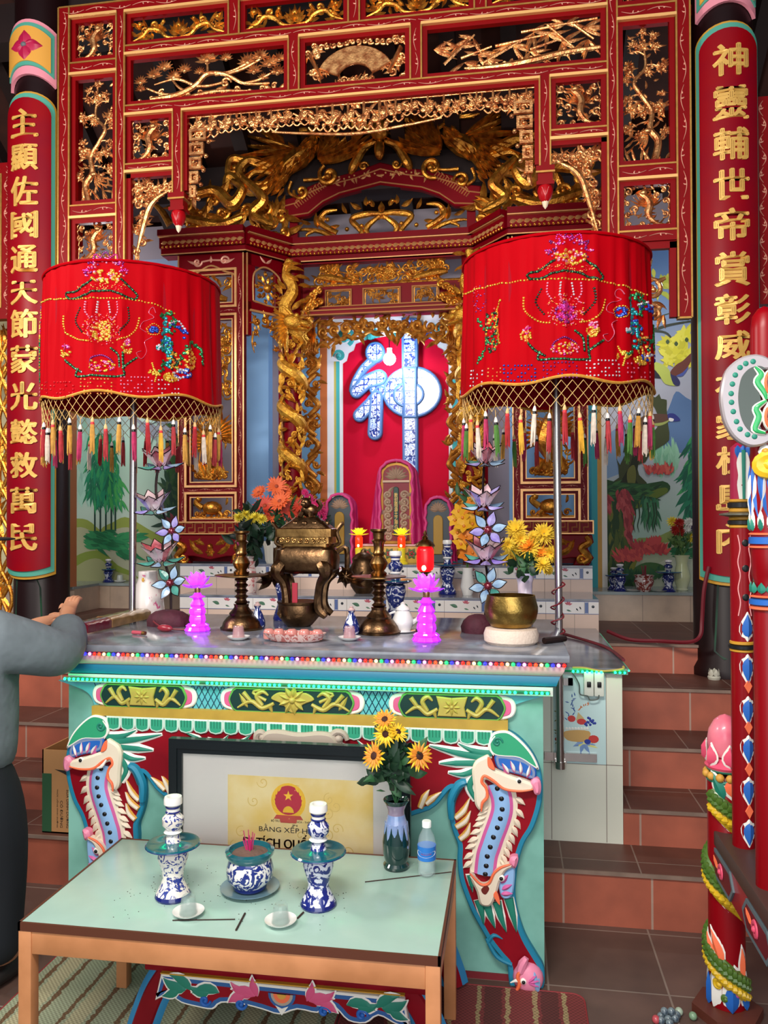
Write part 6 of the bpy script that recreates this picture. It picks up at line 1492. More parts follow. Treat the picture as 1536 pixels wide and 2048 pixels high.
 # ---- small flasks and teapot
for x,y,l in((515,1256,'small blue and white wine flask left of the bronze censer'),(703,1268,'small blue and white wine flask right of the bronze censer')):
 p=on_altar(x,y);H=top_at(x,1203 if x<600 else 1212,p.y)-ZA
 t=thing('wine_flask',tuple(p),l,'flask','blue and white wine flasks')
 mb=MB(BWD).lathe([(.03,0),(.034,.01),(.033,.03),(.024,H*.5),(.014,H*.68),(.011,H*.76),(.016,H*.84)],p,20);mb.build('body',t)
 mb=MB(mat('flask_stopper','#c8a8a4',.3,coat=.3)).lathe([(.013,H*.83),(.015,H*.88),(.007,H*.93),(.009,H*.97),(0,H)],p,14);mb.build('stopper',t)
p=on_altar(806,1264);H=top_at(806,1203,p.y)-ZA
t=thing('white_teapot',tuple(p),'white lidded wine jug between the right candlestick and the lotus lamp','jug')
mb=MB(PWH).lathe([(.03,0),(.034,.004),(.03,.008),(.044,.03),(.046,.048),(.034,.075),(.026,.088),(.03,.094)],p,24);mb.build('body',t)
mb=MB(PWH).lathe([(.03,.092),(.026,.102),(.012,.11),(.009,.116),(.012,H-.008),(0,H)],p,18);mb.build('lid',t)
mb=MB(PWH).tube(cr([(p.x+.04,p.y,p.z+.04),(p.x+.065,p.y,p.z+.06),(p.x+.072,p.y,p.z+.092)],5),[.012,.011,.01,.009,.009,.008,.008,.007,.007,.006,.006],8);mb.build('spout',t)
mb=MB(PWH).tube(cr([(p.x-.03,p.y,p.z+.084),(p.x-.06,p.y,p.z+.07),(p.x-.058,p.y,p.z+.04),(p.x-.042,p.y,p.z+.028)],5),.005,6);mb.build('handle',t)
MB(PWH).lathe([(.03,0),(.05,.004),(.052,.008),(.03,.004)],(p.x,p.y,p.z-.0),20).build('plate',t)
# ---- blue and white candlesticks / vases behind
def bw_stick(p,H,label,group=None,m=BW,disc=.55,rd=.06,k=1.0,name='porcelain_candlestick'):
 t=thing(name,tuple(p),label,'candlestick',group);d=H*disc
 mb=MB(NAVY);mb.lathe([(.045*k,0),(.047*k,.006),(.044*k,H*.05)],p,24);mb.m(m).lathe([(.044*k,H*.05),(.033*k,H*.13),(.026*k,H*.2),(.03*k,H*.28),(.04*k,H*.4),(.038*k,d-H*.04),(.028*k,d-.004)],p,24);mb.build('foot',t)
 mb=MB(TEALG);mb.lathe([(.028*k,d-.006),(rd*.9,d+.003),(rd,d+.009),(rd*.95,d+.013),(rd*.5,d+.012),(.02*k,d+.016)],p,28);mb.m(NAVY).lathe([(rd*.8,d-.002),(rd*1.005,d+.007),(rd*.99,d+.01)],p,28);mb.build('drip_pan',t)
 u=H-d
 mb=MB(m);mb.lathe([(.022*k,d+.012),(.018*k,d+.16*u),(.016*k,d+.25*u)],p,20);mb.m(PWH).lathe([(.016*k,d+.25*u),(.024*k,d+.3*u),(.018*k,d+.35*u)],p,20)
 mb.m(m).lathe([(.018*k,d+.35*u),(.028*k,d+.45*u),(.028*k,d+.58*u),(.016*k,d+.68*u)],p,20);mb.m(NAVY).lathe([(.016*k,d+.68*u),(.02*k,d+.7*u),(.017*k,d+.72*u)],p,20)
 mb.m(PWH).lathe([(.017*k,d+.72*u),(.018*k,d+.82*u),(.024*k,d+.86*u),(.024*k,d+.95*u),(.022*k,d+u),(.015*k,d+u),(.014*k,d+.88*u)],p,20);mb.m(NAVY).lathe([(.0185*k,d+.78*u),(.02*k,d+.8*u),(.0185*k,d+.82*u)],p,20);mb.build('stem',t)
 return t
p=Vector((at(568,1160,3.56).x,3.56,ZA));bw_stick(p,top_at(568,1062,3.56)-ZA,'dark blue and white porcelain candlestick behind the bronze censer','blue and white candlesticks on the altar',BWD,.5,.07,1.1)
p=Vector((at(791,1160,3.56).x,3.56,ZA));bw_stick(p,top_at(791,1102,3.56)-ZA,'dark blue and white porcelain candlestick behind the white wine jug','blue and white candlesticks on the altar',BWD,.55,.075,1.2)
p=onz(895,1188,1.142);bw_stick(p,top_at(895,1080,p.y)-1.142,'blue and white porcelain candlestick on the lower tier left of the orchids',None,BWD,.52,.1,1.25)
# ---- singing bowl on its cushion
p=on_altar(1022,1290);p.y+=.05
p.x=at(1022,1200,p.y).x
mb=MB(mat('cushion_cream','#d8c4b4',.8,bump=.3,bscale=90)).lathe([(.09,0),(.1,.01),(.102,.035),(.095,.055),(.07,.06)],p,30);mb.build('bowl_cushion',None,'round cream cushion under the brass singing bowl','cushion',loc=p)
zb=ZA+.058;Hb=top_at(1022,1190,p.y)-zb;q=(p.x,p.y,zb)
t=thing('singing_bowl',q,'hammered brass singing bowl on a cream cushion at the right end of the altar','bowl')
mb=MB(BOWLB).lathe([(.05,0),(.075,.006),(.092,.03),(.099,.06),(.099,Hb*.65),(.09,Hb*.92),(.0885,Hb),(.083,Hb),(.085,Hb*.9),(.093,.06),(.07,.012),(0,.008)],q,36);mb.build('bowl',t)
MB(DARKW).tube([(p.x+.12,p.y-.01,ZA+.012),(p.x+.2,p.y+.06,ZA+.012)],.012,8).build('bowl_striker',None,'short dark wooden striker lying right of the singing bowl','striker',loc=(p.x+.12,p.y,ZA))
# ---- flower makers
def petal_ring(mb,o,n,N,r0,L,W,cup,roll=0.0,h=.002):
 F=frame3(o,n,cup,roll)
 for k in range(N):
  a=2*pi*k/N+rnd.uniform(-.1,.1);mb.leaf(F,r0*cos(a),r0*sin(a),a,L*rnd.uniform(.9,1.1),W,rnd.uniform(-.15,.15),h,0,5)
def daisy(mb,o,n,r,cm,mid,N=14):
 mb.m(cm);petal_ring(mb,o,n,N,r*.2,r*.85,r*.3,.12);petal_ring(mb,Vector(o)+Vector(n).normalized()*.003,n,N,r*.15,r*.65,r*.25,.3,.2);mb.m(mid).knob(frame3(o,n),0,0,r*.24,r*.2)
def mum(mb,o,n,r,cm,cm2=None):
 for i,(cup,L)in enumerate(((-.15,1),(.2,.95),(.6,.85),(1.1,.7),(1.9,.5))):
  mb.m(cm if i<3 or cm2 is None else cm2);petal_ring(mb,o,n,13-i,r*.06,r*L,r*.26,cup,i*.2,r*.06)
def bouquet(t,items,base,stems=STEMG,rs=.003,name='stem'):
 mb=MB(stems)
 for o in items:
  o=Vector(o);b=Vector(base);mb.tube(cr([tuple(b),tuple((b+o)/2+Vector((0,0,.02))),tuple(o)],4),rs,5)
 mb.build(name,t)
def leaves(t,mats,c,spread,n,L,W,up=.5,name='leaves'):
 mb=MB()
 for i in range(n):
  mb.m(rnd.choice(mats));o=Vector(c)+Vector((rnd.gauss(0,spread[0]),rnd.gauss(0,spread[1]),rnd.gauss(0,spread[2])))
  d=Vector((rnd.uniform(-1,1),rnd.uniform(-1,.4),rnd.uniform(-.2,1)+up)).normalized();nn=Vector((rnd.uniform(-.4,.4),-1,rnd.uniform(.1,.8)));s_=d.cross(nn).normalized();nn=s_.cross(d)
  F=(lambda o,d,s_,nn:lambda u,v,w:tuple(o+d*u+s_*v+nn*w))(o,d,s_,nn);mb.leaf(F,0,0,0,L*rnd.uniform(.6,1.2),W,rnd.uniform(-.5,.5),W*.15,0,6)
 mb.build(name,t)
TOW=Vector((0,-1,.15))
Yv=3.63;p=Vector((at(1050,1180,Yv).x,Yv,ZA));zt=top_at(1050,1146,Yv)
t=thing('chrysanthemum_vase',tuple(p),'lavender blue vase of bright yellow chrysanthemums behind the singing bowl','vase of flowers')
mb=MB(mat('lavender_glaze','#9aa0cc',.15,coat=.5,color2='#d8c8d8',nscale=9));Hh=zt-ZA;mb.lathe([(.035,0),(.05,.03),(.048,Hh*.35),(.032,Hh*.6),(.034,Hh*.8),(.046,Hh),(.042,Hh),(.03,Hh*.8)],p,24);mb.build('vase',t)
YM1,YM2=mat('chrysanthemum_yellow','#f0cc40',.55),mat('chrysanthemum_orange','#f0a030',.55)
pts=[]
for x,y,r in((1033,1060,24),(1088,1068,24),(1025,1095,22),(1058,1095,26),(1082,1110,22),(1103,1108,20),(1085,1130,18),(1015,1090,16),(1012,1118,15),(1040,1078,18),(1068,1075,16),(1096,1140,12)):
 o=at(x,y,Yv-rnd.uniform(.0,.08));pts.append((o,r*3.4/1580))
for i,(o,r)in enumerate(pts):
 mb=MB();mum(mb,o,TOW+Vector((rnd.uniform(-.5,.5),0,rnd.uniform(-.2,.6))),r,YM1,YM2 if i in(3,4)else None);mb.build('chrysanthemum',t)
bouquet(t,[o for o,r in pts],(p.x,p.y,zt-.02));leaves(t,[LEAFD,LEAFG],at(1055,1135,Yv-.02),(.035,.02,.022),26,.07,.04,-.1)
Yo=4.95;b=onz(925,1190,1.142);b.y=Yo
t=thing('orchid_vase',(at(935,1190,Yo).x,Yo,1.142),'tall spray of golden yellow orchids in a slim vase right of the cloth draped tablets','vase of flowers')
mb=MB(PWH).lathe([(.03,0),(.045,.05),(.03,.14),(.035,.17)],(at(935,1190,Yo).x,Yo,1.142),20);mb.build('vase',t)
OR1,OR2=mat('orchid_yellow','#f0b428',.5),mat('orchid_orange','#e88828',.5);zs=[]
for x,y in((918,1022),(935,1030),(910,1040),(928,1052),(945,1048),(915,1065),(932,1072),(948,1078),(922,1088),(940,1095),(950,1060),(930,1110),(925,1035),(938,1015),(945,1105)):
 o=at(x,y,Yo-rnd.uniform(0,.08));zs.append(o);mb=MB(rnd.choice((OR1,OR1,OR2)));petal_ring(mb,o,TOW+Vector((rnd.uniform(-.6,.6),0,rnd.uniform(-.5,.5))),5,.004,.05,.04,.25,rnd.random());mb.m(OR2).ell(o+Vector((0,-.012,0)),.01,6,4);mb.build('orchid',t)
bouquet(t,zs,(at(935,1190,Yo).x,Yo,1.3));leaves(t,[LEAFG],at(930,1000,Yo),(.02,.02,.02),6,.09,.03)
Yg=5.36;px0=at(548,1110,Yg).x;t=thing('gerbera_vase',(px0,Yg,1.312),'ribbed white vase of orange gerberas and pink carnations left of the tablets','vase of flowers')
zt=top_at(548,1082,Yg);mb=MB(mat('ribbed_white_china','#ddd8cc',.3,coat=.3));mb.lathe([(.05,0),(.06,.02),(.066,(zt-1.312)*.6),(.08,zt-1.312),(.074,zt-1.312)],(px0,Yg,1.312),36,None,18,.03);mb.build('vase',t)
GO,GR,PKF=mat('gerbera_orange','#ee6a38',.5),mat('gerbera_red','#d8442c',.5),mat('carnation_pink','#d8387a',.55);GC=mat('gerbera_center','#a8482c',.6);zs=[]
for x,y,r,m in((553,973,22,GO),(518,985,18,GO),(530,1012,24,GR),(560,1003,24,GO),(582,1020,24,GR),(545,1030,20,GO),(600,1010,18,GR),(570,985,16,GO),(590,1035,18,GR),(572,1040,16,GO),(515,1020,14,GR),(605,1028,14,GO)):
 o=at(x,y,Yg-rnd.uniform(.02,.2));zs.append(o);mb=MB();daisy(mb,o,TOW+Vector((rnd.uniform(-.4,.4),0,rnd.uniform(0,.8))),r*5.3/1580,m,GC,18);mb.build('gerbera',t)
for x,y,r in((618,998,12),(635,1012,15),(625,1022,14),(643,1022,12),(610,985,8),(646,1035,9)):
 o=at(x,y,Yg-rnd.uniform(.0,.1));zs.append(o);mb=MB();mum(mb,o,TOW,r*5.3/1580,PKF);mb.build('carnation',t)
bouquet(t,zs,(px0,Yg,zt-.03));leaves(t,[LEAFG,LEAFG,LEAFD],at(558,1060,Yg-.05),(.07,.03,.04),60,.13,.03,.5);leaves(t,[LEAFD],at(640,1045,Yg),(.03,.02,.05),24,.09,.04,0.2,'carnation_leaves')
Yd=4.95;px0=at(497,1150,Yd).x;t=thing('bud_vase',(px0,Yd,1.142),'pink flowered vase of dark leaves and small yellow blooms behind the left brass candlestick','vase of flowers')
zt=top_at(497,1112,Yd);Hh=zt-1.142;mb=MB(porc('pink_flowered_china','#e4d0c8','#c87878',16,.4));mb.lathe([(.05,0),(.055,.01),(.06,Hh*.4),(.04,Hh*.75),(.055,Hh),(.05,Hh)],(px0,Yd,1.142),22);mb.build('vase',t);zs=[]
for x,y in((478,1036),(492,1030),(502,1040),(525,1040),(513,1035)):
 o=at(x,y,Yd-rnd.uniform(0,.08));zs.append(o);mb=MB();mum(mb,o,Vector((rnd.uniform(-.4,.4),-.7,.8)),.036,mat('bud_yellow','#ecd848',.5));mb.build('bloom',t)
bouquet(t,zs,(px0,Yd,zt-.02));leaves(t,[LEAFD,LEAFD,mat('leaf_blackgreen','#0e1c14',.4)],at(503,1080,Yd-.02),(.05,.03,.075),110,.11,.04,.3)
# ---- jewelled lotus stands
LG1=mat('lotus_glass_pink','#d8a8b4',.12,coat=.6,color2='#e8d4d4',nscale=20);LG2=mat('lotus_glass_red','#b04450',.12,coat=.6,color2='#d89098',nscale=20);LG3=mat('lotus_glass_blue','#7090b8',.12,coat=.6,color2='#a8c4d8',nscale=20);LG4=mat('lotus_glass_green','#3c7c74',.12,coat=.6,color2='#58a090',nscale=20);LG5=mat('lotus_glass_violet','#7a68b8',.12,coat=.6,color2='#b0a8d8',nscale=20)
WIRE=mat('lotus_dark_wire','#2a1c1c',.35,.7)
def glass_petal(mb,o,d,nn,L,W,m,cup=.25):
 d=Vector(d).normalized();nn=Vector(nn);s_=d.cross(nn).normalized();nn=s_.cross(d)
 def F(u,v,w):return tuple(Vector(o)+d*u+s_*v+nn*(w-cup*(v*v)/W*2+cup*u*(u/L-1)))
 mb.m(m).leaf(F,0,0,0,L,W,0,W*.12,0,8)
 ws=[(L*i/7,W/2*max(.06,sin(pi*(i/7)**.75)))for i in range(8)]
 mb.m(WIRE).tube([F(u,w_,0)for u,w_ in ws]+[F(u,-w_,0)for u,w_ in ws[::-1]],.0022,4)
def lotus_open(t,o,r,ms,up=Vector((0,-.25,1)),n=7):
 mb=MB();up=up.normalized();a_=up.cross(Vector((0,1,0))).normalized();b_=up.cross(a_)
 for k in range(n):
  a=2*pi*k/n;rad=a_*cos(a)+b_*sin(a);glass_petal(mb,Vector(o)+rad*r*.25,up*1.0+rad*.75,rad,r*1.25,r*.8,ms[k%len(ms)])
 for k in range(6):
  a=2*pi*(k+.5)/6;rad=a_*cos(a)+b_*sin(a);glass_petal(mb,Vector(o)+rad*r*.3,rad+up*.05,up,r*.95,r*.55,rnd.choice((LG4,LG3,LG5)))
 mb.m(mat('lotus_heart','#c0a040',.3,.6)).ell(Vector(o)+up*r*.3,r*.22,8,6);mb.build('lotus_flower',t)
def lotus_face(t,o,r,ms,n=6):
 mb=MB();up=Vector((0,-1,.25)).normalized();a_=Vector((1,0,0));b_=up.cross(a_)
 for k in range(n):
  a=2*pi*k/n+.2;rad=a_*cos(a)+b_*sin(a);glass_petal(mb,Vector(o)+rad*r*.22,rad+up*.3,up,r*.85,r*.5,ms[k%len(ms)],.15)
 mb.m(mat('lotus_jewel','#7c2030',.08,.5,coat=.8)).ell(o,r*.25,10,7);mb.build('open_flower',t)
def lotus_stand(base,Y,ups,faces,stem,label):
 t=thing('lotus_stand',base,label,'ornament','jewelled lotus stands')
 mb=MB(WIRE);mb.tube(cr([at(x,y,Y+.01)for x,y in stem[:-1]]+[Vector(base)+Vector((0,0,.015))],6),.006,6);mb.lathe([(.06,0),(.06,.012),(.02,.02)],base,16);mb.build('stem',t)
 k=(at(400,1100,Y)-CAMP).dot(FWD)/1580
 for i,(x,y,r)in enumerate(ups):lotus_open(t,at(x,y,Y),r*k,[[LG1,LG1,LG2],[LG1,LG5,LG1],[LG2,LG1,LG1]][i%3])
 for i,(x,y,r)in enumerate(faces):lotus_face(t,at(x,y,Y-.05),r*k,[LG3,LG3,LG4]if i%2 else[LG3,LG5])
pL=(at(342,1235,3.5).x,3.5,ZA);lotus_stand(pL,3.5,[(322,932,36),(308,1020,36),(322,1122,38)],[(343,1062,30),(340,1166,34)],[(322,900),(312,985),(335,1050),(325,1100),(340,1165),(342,1235)],'tall stand of pink glass lotus flowers between the white vase and left lotus lamp')
pR=(at(968,1250,3.42).x,3.42,ZA);lotus_stand(pR,3.42,[(970,925,34),(966,1012,36),(972,1118,38)],[(976,1060,34),(976,1172,34)],[(970,895),(966,990),(975,1060),(970,1110),(976,1172),(968,1250)],'tall stand of pink glass lotus flowers left of the yellow chrysanthemums')
Yv=3.6;p=Vector((at(296,1200,Yv).x,Yv,ZA));H=top_at(290,1142,Yv)-ZA
t=thing('flowered_vase',tuple(p),'white vase with pink flower decoration at the left end of the altar','vase')
mb=MB(porc('rose_flowered_china','#e6dcd8','#d06a90',9,.36)).lathe([(.075,0),(.08,.01),(.07,H*.5),(.045,H*.85),(.045,H),(.04,H),(.04,H*.85)],p,26);mb.build('body',t)
F=cylF(p.x,Yv,.072);mb=MB(mat('china_gold_dot','#d8a848',.4))
for u,v,r in((-.03,.05,.014),(.0,.15,.012),(-.02,.0,0.0)):
 if r:mb.rosette(lambda a,b,c:(p.x+(.075-v*.15)*sin(a/.075)*1.0,Yv-(.076-v*.15+c)*cos(a/.075),ZA+b),u,v+.03,r,6)
mb.build('gold_motif',t)
# ---- bundles, packets and cords
def bundle(p,rx,ry,h,label):
 mb=MB(mat('maroon_cloth','#4a1626',.75,noise=.3,nscale=20,bump=.4,bscale=40));n=22;vs=[]
 prof=[(1,0),(1.03,.3),(.9,.65),(.6,.9),(.25,1)]
 for k_,z in prof:vs+=[(p[0]+rx*k_*(1+.08*sin(5*a)+.05*sin(9*a+z*4))*cos(a),p[1]+ry*k_*sin(a)*(1+.06*cos(4*a)),p[2]+h*z)for a in[2*pi*i/n for i in range(n)]]
 mb.add(vs,[(i*n+k,i*n+(k+1)%n,(i+1)*n+(k+1)%n,(i+1)*n+k)for i in range(4)for k in range(n)]+[tuple(range(n-1,-1,-1)),tuple(4*n+k for k in range(n))])
 return mb.build('cloth_bundle',None,label,'cloth bundle','maroon bundles',loc=p)
p=on_altar(325,1255);bundle((p.x,p.y+.06,ZA),.1,.06,.07,'maroon cloth bundle left of the left violet lotus lamp')
p=on_altar(955,1270);bundle((p.x,p.y+.07,ZA),.065,.05,.075,'maroon cloth bundle tucked left of the brass singing bowl')
CORD=mat('dark_red_cord','#6a1420',.45)
p0=on_altar(300,1250);mb=MB(CORD).tube(cr([at(322,1225,3.4),at(312,1240,3.3),on_altar(308,1258)+Vector((0,0,.03)),on_altar(330,1262)+Vector((0,0,.012)),on_altar(372,1262)+Vector((0,0,.006))],6),.004,6);mb.build('lamp_cord',None,'red cord with an inline switch running to the left violet lotus lamp','cord',loc=p0)
q=on_altar(330,1264);MB(mat('switch_red','#8a2030',.35,coat=.3)).ell((q.x,q.y,ZA+.016),(.04,.018,.015),12,7,Euler((0,0,-.3)).to_matrix()).build('inline_switch',None,'oval red inline switch lying on the altar left of the violet lamp','switch',loc=(q.x,q.y,ZA))
q=on_altar(277,1270);t=thing('cigarette_lighter',(q.x,q.y,ZA),'small red lighter lying on the altar between the incense packet and lamp','lighter');MB(mat('lighter_red','#b04858',.3,coat=.4)).tube([(q.x-.03,q.y+.01,ZA+.009),(q.x+.018,q.y-.004,ZA+.009)],.008,8).build('body',t);MB(BRASS).tube([(q.x+.018,q.y-.004,ZA+.009),(q.x+.034,q.y-.009,ZA+.009)],.008,8).build('cap',t)
a,b=on_altar(158,1268),on_altar(285,1238);t=thing('incense_packet',(a.x,a.y,ZA),'long plastic packet of brown incense sticks with a maroon wrapper by the hands','incense packet')
d=(b-a);
def packet(mb,s0,s1,wd,hh):
 A_,B_=a+d*s0,a+d*s1;nn=Vector((-d.y,d.x,0)).normalized();vs=[];N=9
 for i in range(N):
  q=A_+(B_-A_)*i/(N-1);w=wd*(1+.06*sin(i*2.3))
  for u,z in((-1,.1),(-1,.75),(-.6,1),(.6,1),(1,.75),(1,.1)):vs.append(tuple(q+nn*w*u+Vector((0,0,hh*z*(1+.05*sin(i*3.1+u))))))
 mb.add(vs,[(i*6+k,i*6+(k+1)%6,(i+1)*6+(k+1)%6,(i+1)*6+k)for i in range(N-1)for k in range(6)]+[tuple(range(5,-1,-1)),tuple((N-1)*6+k for k in range(6))])
mb=MB(mat('incense_brown','#8a6a40',.25,coat=.7,noise=.3,nscale=30));packet(mb,.35,1.0,.045,.05);mb.build('incense_sticks',t)
mb=MB(mat('wrapper_maroon','#5c1424',.25,coat=.7));packet(mb,0,.37,.042,.048);mb.build('wrapper',t)
# ---- tier objects: draped tablets and lotus lights
CLOTH=mat('magenta_satin','#b01c60',.5,sheen=.4);FRIL=mat('magenta_frill','#c83878',.55,sheen=.3)
def draped_tablet(xl,xr,ytop,ybot,label,big):
 Y=5.52;zt,zb=top_at((xl+xr)/2,ytop,Y),(1.312 if not big else top_at(780,1088,Y));x0,x1=at(xl,1000,Y).x,at(xr,1000,Y).x;xm,hw=(x0+x1)/2,(x1-x0)/2
 t=thing('ancestor_tablet',(xm,Y,zb),label,'tablet');F=planeF(Y);tw=hw*(.62 if big else .8)
 o=[(xm-tw,zb),(xm+tw,zb),(xm+tw,zt-.1)]+[(xm+tw*cos(a),zt-.1+.085*sin(a))for a in[pi*k/8 for k in range(1,8)]]+[(xm-tw,zt-.1)]
 mb=MB(mat('tablet_slate','#3c444c',.5)if not big else mat('tablet_gilt_wood','#a87828',.4,.4));mb.plate(o,F,.03,.005,0,[(.012 if not big else .022,mb.mats[0])],_M['tablet_slate']if not big else mat('tablet_red','#7c1424',.5));mb.build('board',t)
 F2=planeF(Y-.03)
 mb=MB(mat('tablet_carving','#a88c78',.45,.3));rn=random.Random(int(xl))
 if big:
  for s in(-1,1):
   for i in range(7):mb.spiral(F2,xm+s*tw*.5,zb+.05+(zt-zb-.25)*i/7,tw*.26,rn.uniform(0,6),1.3,.018,s);mb.leaf(F2,xm+s*tw*.5,zb+.05+(zt-zb-.25)*i/7,rn.uniform(0,6.3),.08,.025,s)
  mb.rect(F2,xm-tw+.02,xm+tw-.02,zt-.16,zt-.145,0,.01)
 for i in range(9):a=pi*(i+.5)/9;mb.leaf(F2,xm,zt-.1 if not big else zt-.13,a,tw*.75,.03,0)
 mb.build('carving',t)
 mb=MB(mat('tablet_plate_green','#1a3c34',.4)if big else mat('tablet_plate_ochre','#a07a20',.5));pw=tw*(.16 if big else .38);z1=zt-(.19 if big else .13)
 po=[(xm-pw,zb+.06),(xm+pw,zb+.06),(xm+pw,z1-pw)]+[(xm+pw*cos(a),z1-pw+pw*sin(a))for a in[pi*k/6 for k in range(1,6)]]+[(xm-pw,z1-pw)]
 mb.plate(po,F2,.012,.003);mb.build('name_plate',t)
 if big:
  mb=MB(mat('tablet_letter_gold','#d8b060',.4,.4))
  for i,c in enumerate('敕封南海王之神位'):put_text(mb,c,planeF(Y-.042),xm,z1-.06-i*(z1-zb-.16)/7.6,pw*1.3,.035,.002)
  mb.build('lettering',t,smooth=0)
 for s in(-1,1)if True else():
  mb=MB(CLOTH);vs=[];NU,NV=16,12
  for i in range(NU+1):
   f=i/NU
   for j in range(NV+1):
    g_=j/NV
    if f<.35:a=pi/2*(1-f/.35);ix,iz=tw*cos(a),zt-.1+.095*sin(a)
    else:q=(f-.35)/.65;ix,iz=tw*(1+.0*q),zt-.1-q*(zt-.1-zb)
    out=(.02+(hw-tw)*min(1,(max(0,f-.2)/.8)*1.1))*g_
    fold=.012*sin(g_*14+f*3)*min(1,f*2)
    vs.append((xm+s*(ix+out),Y-.05+.09*g_+fold,iz+.012*sin(pi*g_)))
  fs=[(i*(NV+1)+j,i*(NV+1)+j+1,(i+1)*(NV+1)+j+1,(i+1)*(NV+1)+j)for i in range(NU)for j in range(NV)]
  mb.add(vs,fs if s>0 else[f[::-1]for f in fs])
  mb.m(FRIL)
  edge=[vs[i*(NV+1)]for i in range(NU+1)]
  mb.tube([(x+.006*sin(i*2.5),y-.004,z)for i,(x,y,z)in enumerate(edge)],.011,6)
  o_=mb.build('cloth_drape',t,smooth=80)
draped_tablet(742,846,920,1085,'tall red and gilt ancestor tablet draped in magenta satin at the middle of the niche',True)
draped_tablet(650,712,987,1120,'grey ancestor tablet with an ochre panel draped in magenta, left of the tall one',False)
draped_tablet(846,908,993,1120,'grey ancestor tablet with an ochre panel draped in magenta, right of the tall one',False)
Yb_=5.45;x0,x1=at(722,1100,Yb_).x,at(838,1100,Yb_).x
t=thing('altar_box',((x0+x1)/2,Yb_,1.312),'low yellow box painted with red flowers under the tall ancestor tablet','box')
ztb=top_at(780,1088,5.52);mb=MB(mat('box_yellow','#c8a040',.5,noise=.1,nscale=8)).bbox(x0,x1,Yb_-.02,5.62,1.312,ztb-.012,.004);mb.build('body',t);MB(mat('box_top_pink','#d8b0b0',.5)).bbox(x0-.01,x1+.01,Yb_-.03,5.63,ztb-.012,ztb,.003).build('lid',t)
mb=MB()
for i in range(5):c_=(x0+(x1-x0)*(.12+.19*i),1.312+(ztb-1.312)*.5);mb.m(mat('box_flower_green','#4c5c30',.5));mb.rosette(planeF(Yb_-.02),c_[0],c_[1],.04,6,h=.003);mb.m(mat('box_flower_red','#b03040',.5)).rosette(planeF(Yb_-.022),c_[0],c_[1],.022,5,h=.003)
mb.build('flower_motif',t)
def lotus_light(x,lab):
 Y=5.32;b_=Vector((at(x,1100,Y).x,Y,1.312));zt=top_at(x,1050,Y);H=zt-1.312;t=thing('lotus_light',tuple(b_),lab,'lamp','small yellow lotus lights')
 MB(mat('light_base_yellow','#d8c028',.3,emit=.25,ecolor='#c8b020',coat=.4)).lathe([(.045,0),(.045,.01),(.03,.02),(.034,.03),(.024,.045),(.028,H*.4),(.018,H*.42)],b_,18).build('base',t)
 MB(mat('light_red_tube','#f03010',.25,emit=1.8,ecolor='#ff2808')).lathe([(.02,H*.42),(.026,H*.45),(.026,H*.68),(.018,H*.72)],b_,16).build('shade',t)
 MB(HOT if False else mat('light_hot','#ffe0a0',.3,emit=14,ecolor='#ffb060')).ell((b_.x,b_.y-.026,1.312+H*.47),(.008,.005,.01),8,5).build('diode',t)
 mb=MB(mat('light_petal_yellow','#f0e040',.3,emit=.7,ecolor='#e8d820',coat=.3))
 for rg,(n,el,L)in enumerate(((9,.15,.062),(9,.6,.062),(7,1.05,.05))):
  for i in range(n):
   a=2*pi*(i+.5*rg)/n;dd=Vector((cos(a)*cos(el),sin(a)*cos(el),sin(el)));s_=Vector((-sin(a),cos(a),0));nn=s_.cross(dd);o=Vector((b_.x,b_.y,1.312+H*.74))
   mb.leaf((lambda o,dd,s_,nn:lambda u,v,w:tuple(o+dd*(u+.008)+s_*v+nn*w))(o,dd,s_,nn),0,0,0,L,.03,0,.005)
 mb.build('lotus',t)
lotus_light(718,'small glowing yellow lotus light with a red stem left of the patterned yellow box');lotus_light(803,'small glowing yellow lotus light with a red stem in front of the patterned yellow box')
Yc2=4.98;b_=(at(727,1150,Yc2).x,Yc2,1.142);Hc=top_at(727,1100,Yc2)-1.142
t=thing('small_censer',b_,'small brown bronze censer on the lower tier behind the right brass candlestick','incense burner');MB(BRASSD).lathe([(.05,0),(.06,.012),(.085,.05),(.09,Hc*.55),(.07,Hc*.72),(.075,Hc*.8)],b_,22).build('bowl',t);MB(BRASSD).lathe([(.075,Hc*.8),(.05,Hc*.9),(.02,Hc*.95),(.015,Hc),(0,Hc*1.03)],b_,18).build('lid',t)
# ---- things on the side ledges
def on_ledge(x,y):return onz(x,y,1.118)
GB='candlesticks on the right ledge'
p=on_ledge(217,1166);p.y=5.98;bw_stick(Vector((at(217,1150,5.98).x,5.98,1.118)),top_at(217,1118,5.98)-1.118,'small dark blue and white candlestick on the left ledge under the bamboo mural',None,BWD,.5,.055,1.0)
q=(at(240,1150,5.95).x,5.95,1.118);cup_saucer(q,1.0,'small grey cup on the left ledge beside the candlestick','grey saucer on the left ledge beside the candlestick',mat('grey_cup_glaze','#a8b0a8',.25,coat=.3))
for x,y0,y1,l in((1240,1175,1128,'front blue and white candlestick at the left end of the right ledge'),(1228,1172,1135,'blue and white candlestick behind another at the left end of the right ledge'),(1337,1176,1120,'blue and white candlestick with a flat pan between the incense bowl and green vase')):
 Y=5.62 if x!=1228 else 5.75;b_=Vector((at(x,1150,Y).x,Y,1.118));bw_stick(b_,top_at(x,y1,Y)-1.118,l,None,BWD,.58,.06 if x!=1337 else .085,1.0)
Y=5.62;b_=(at(1288,1160,Y).x,Y,1.118);H=top_at(1288,1150,Y)-1.118
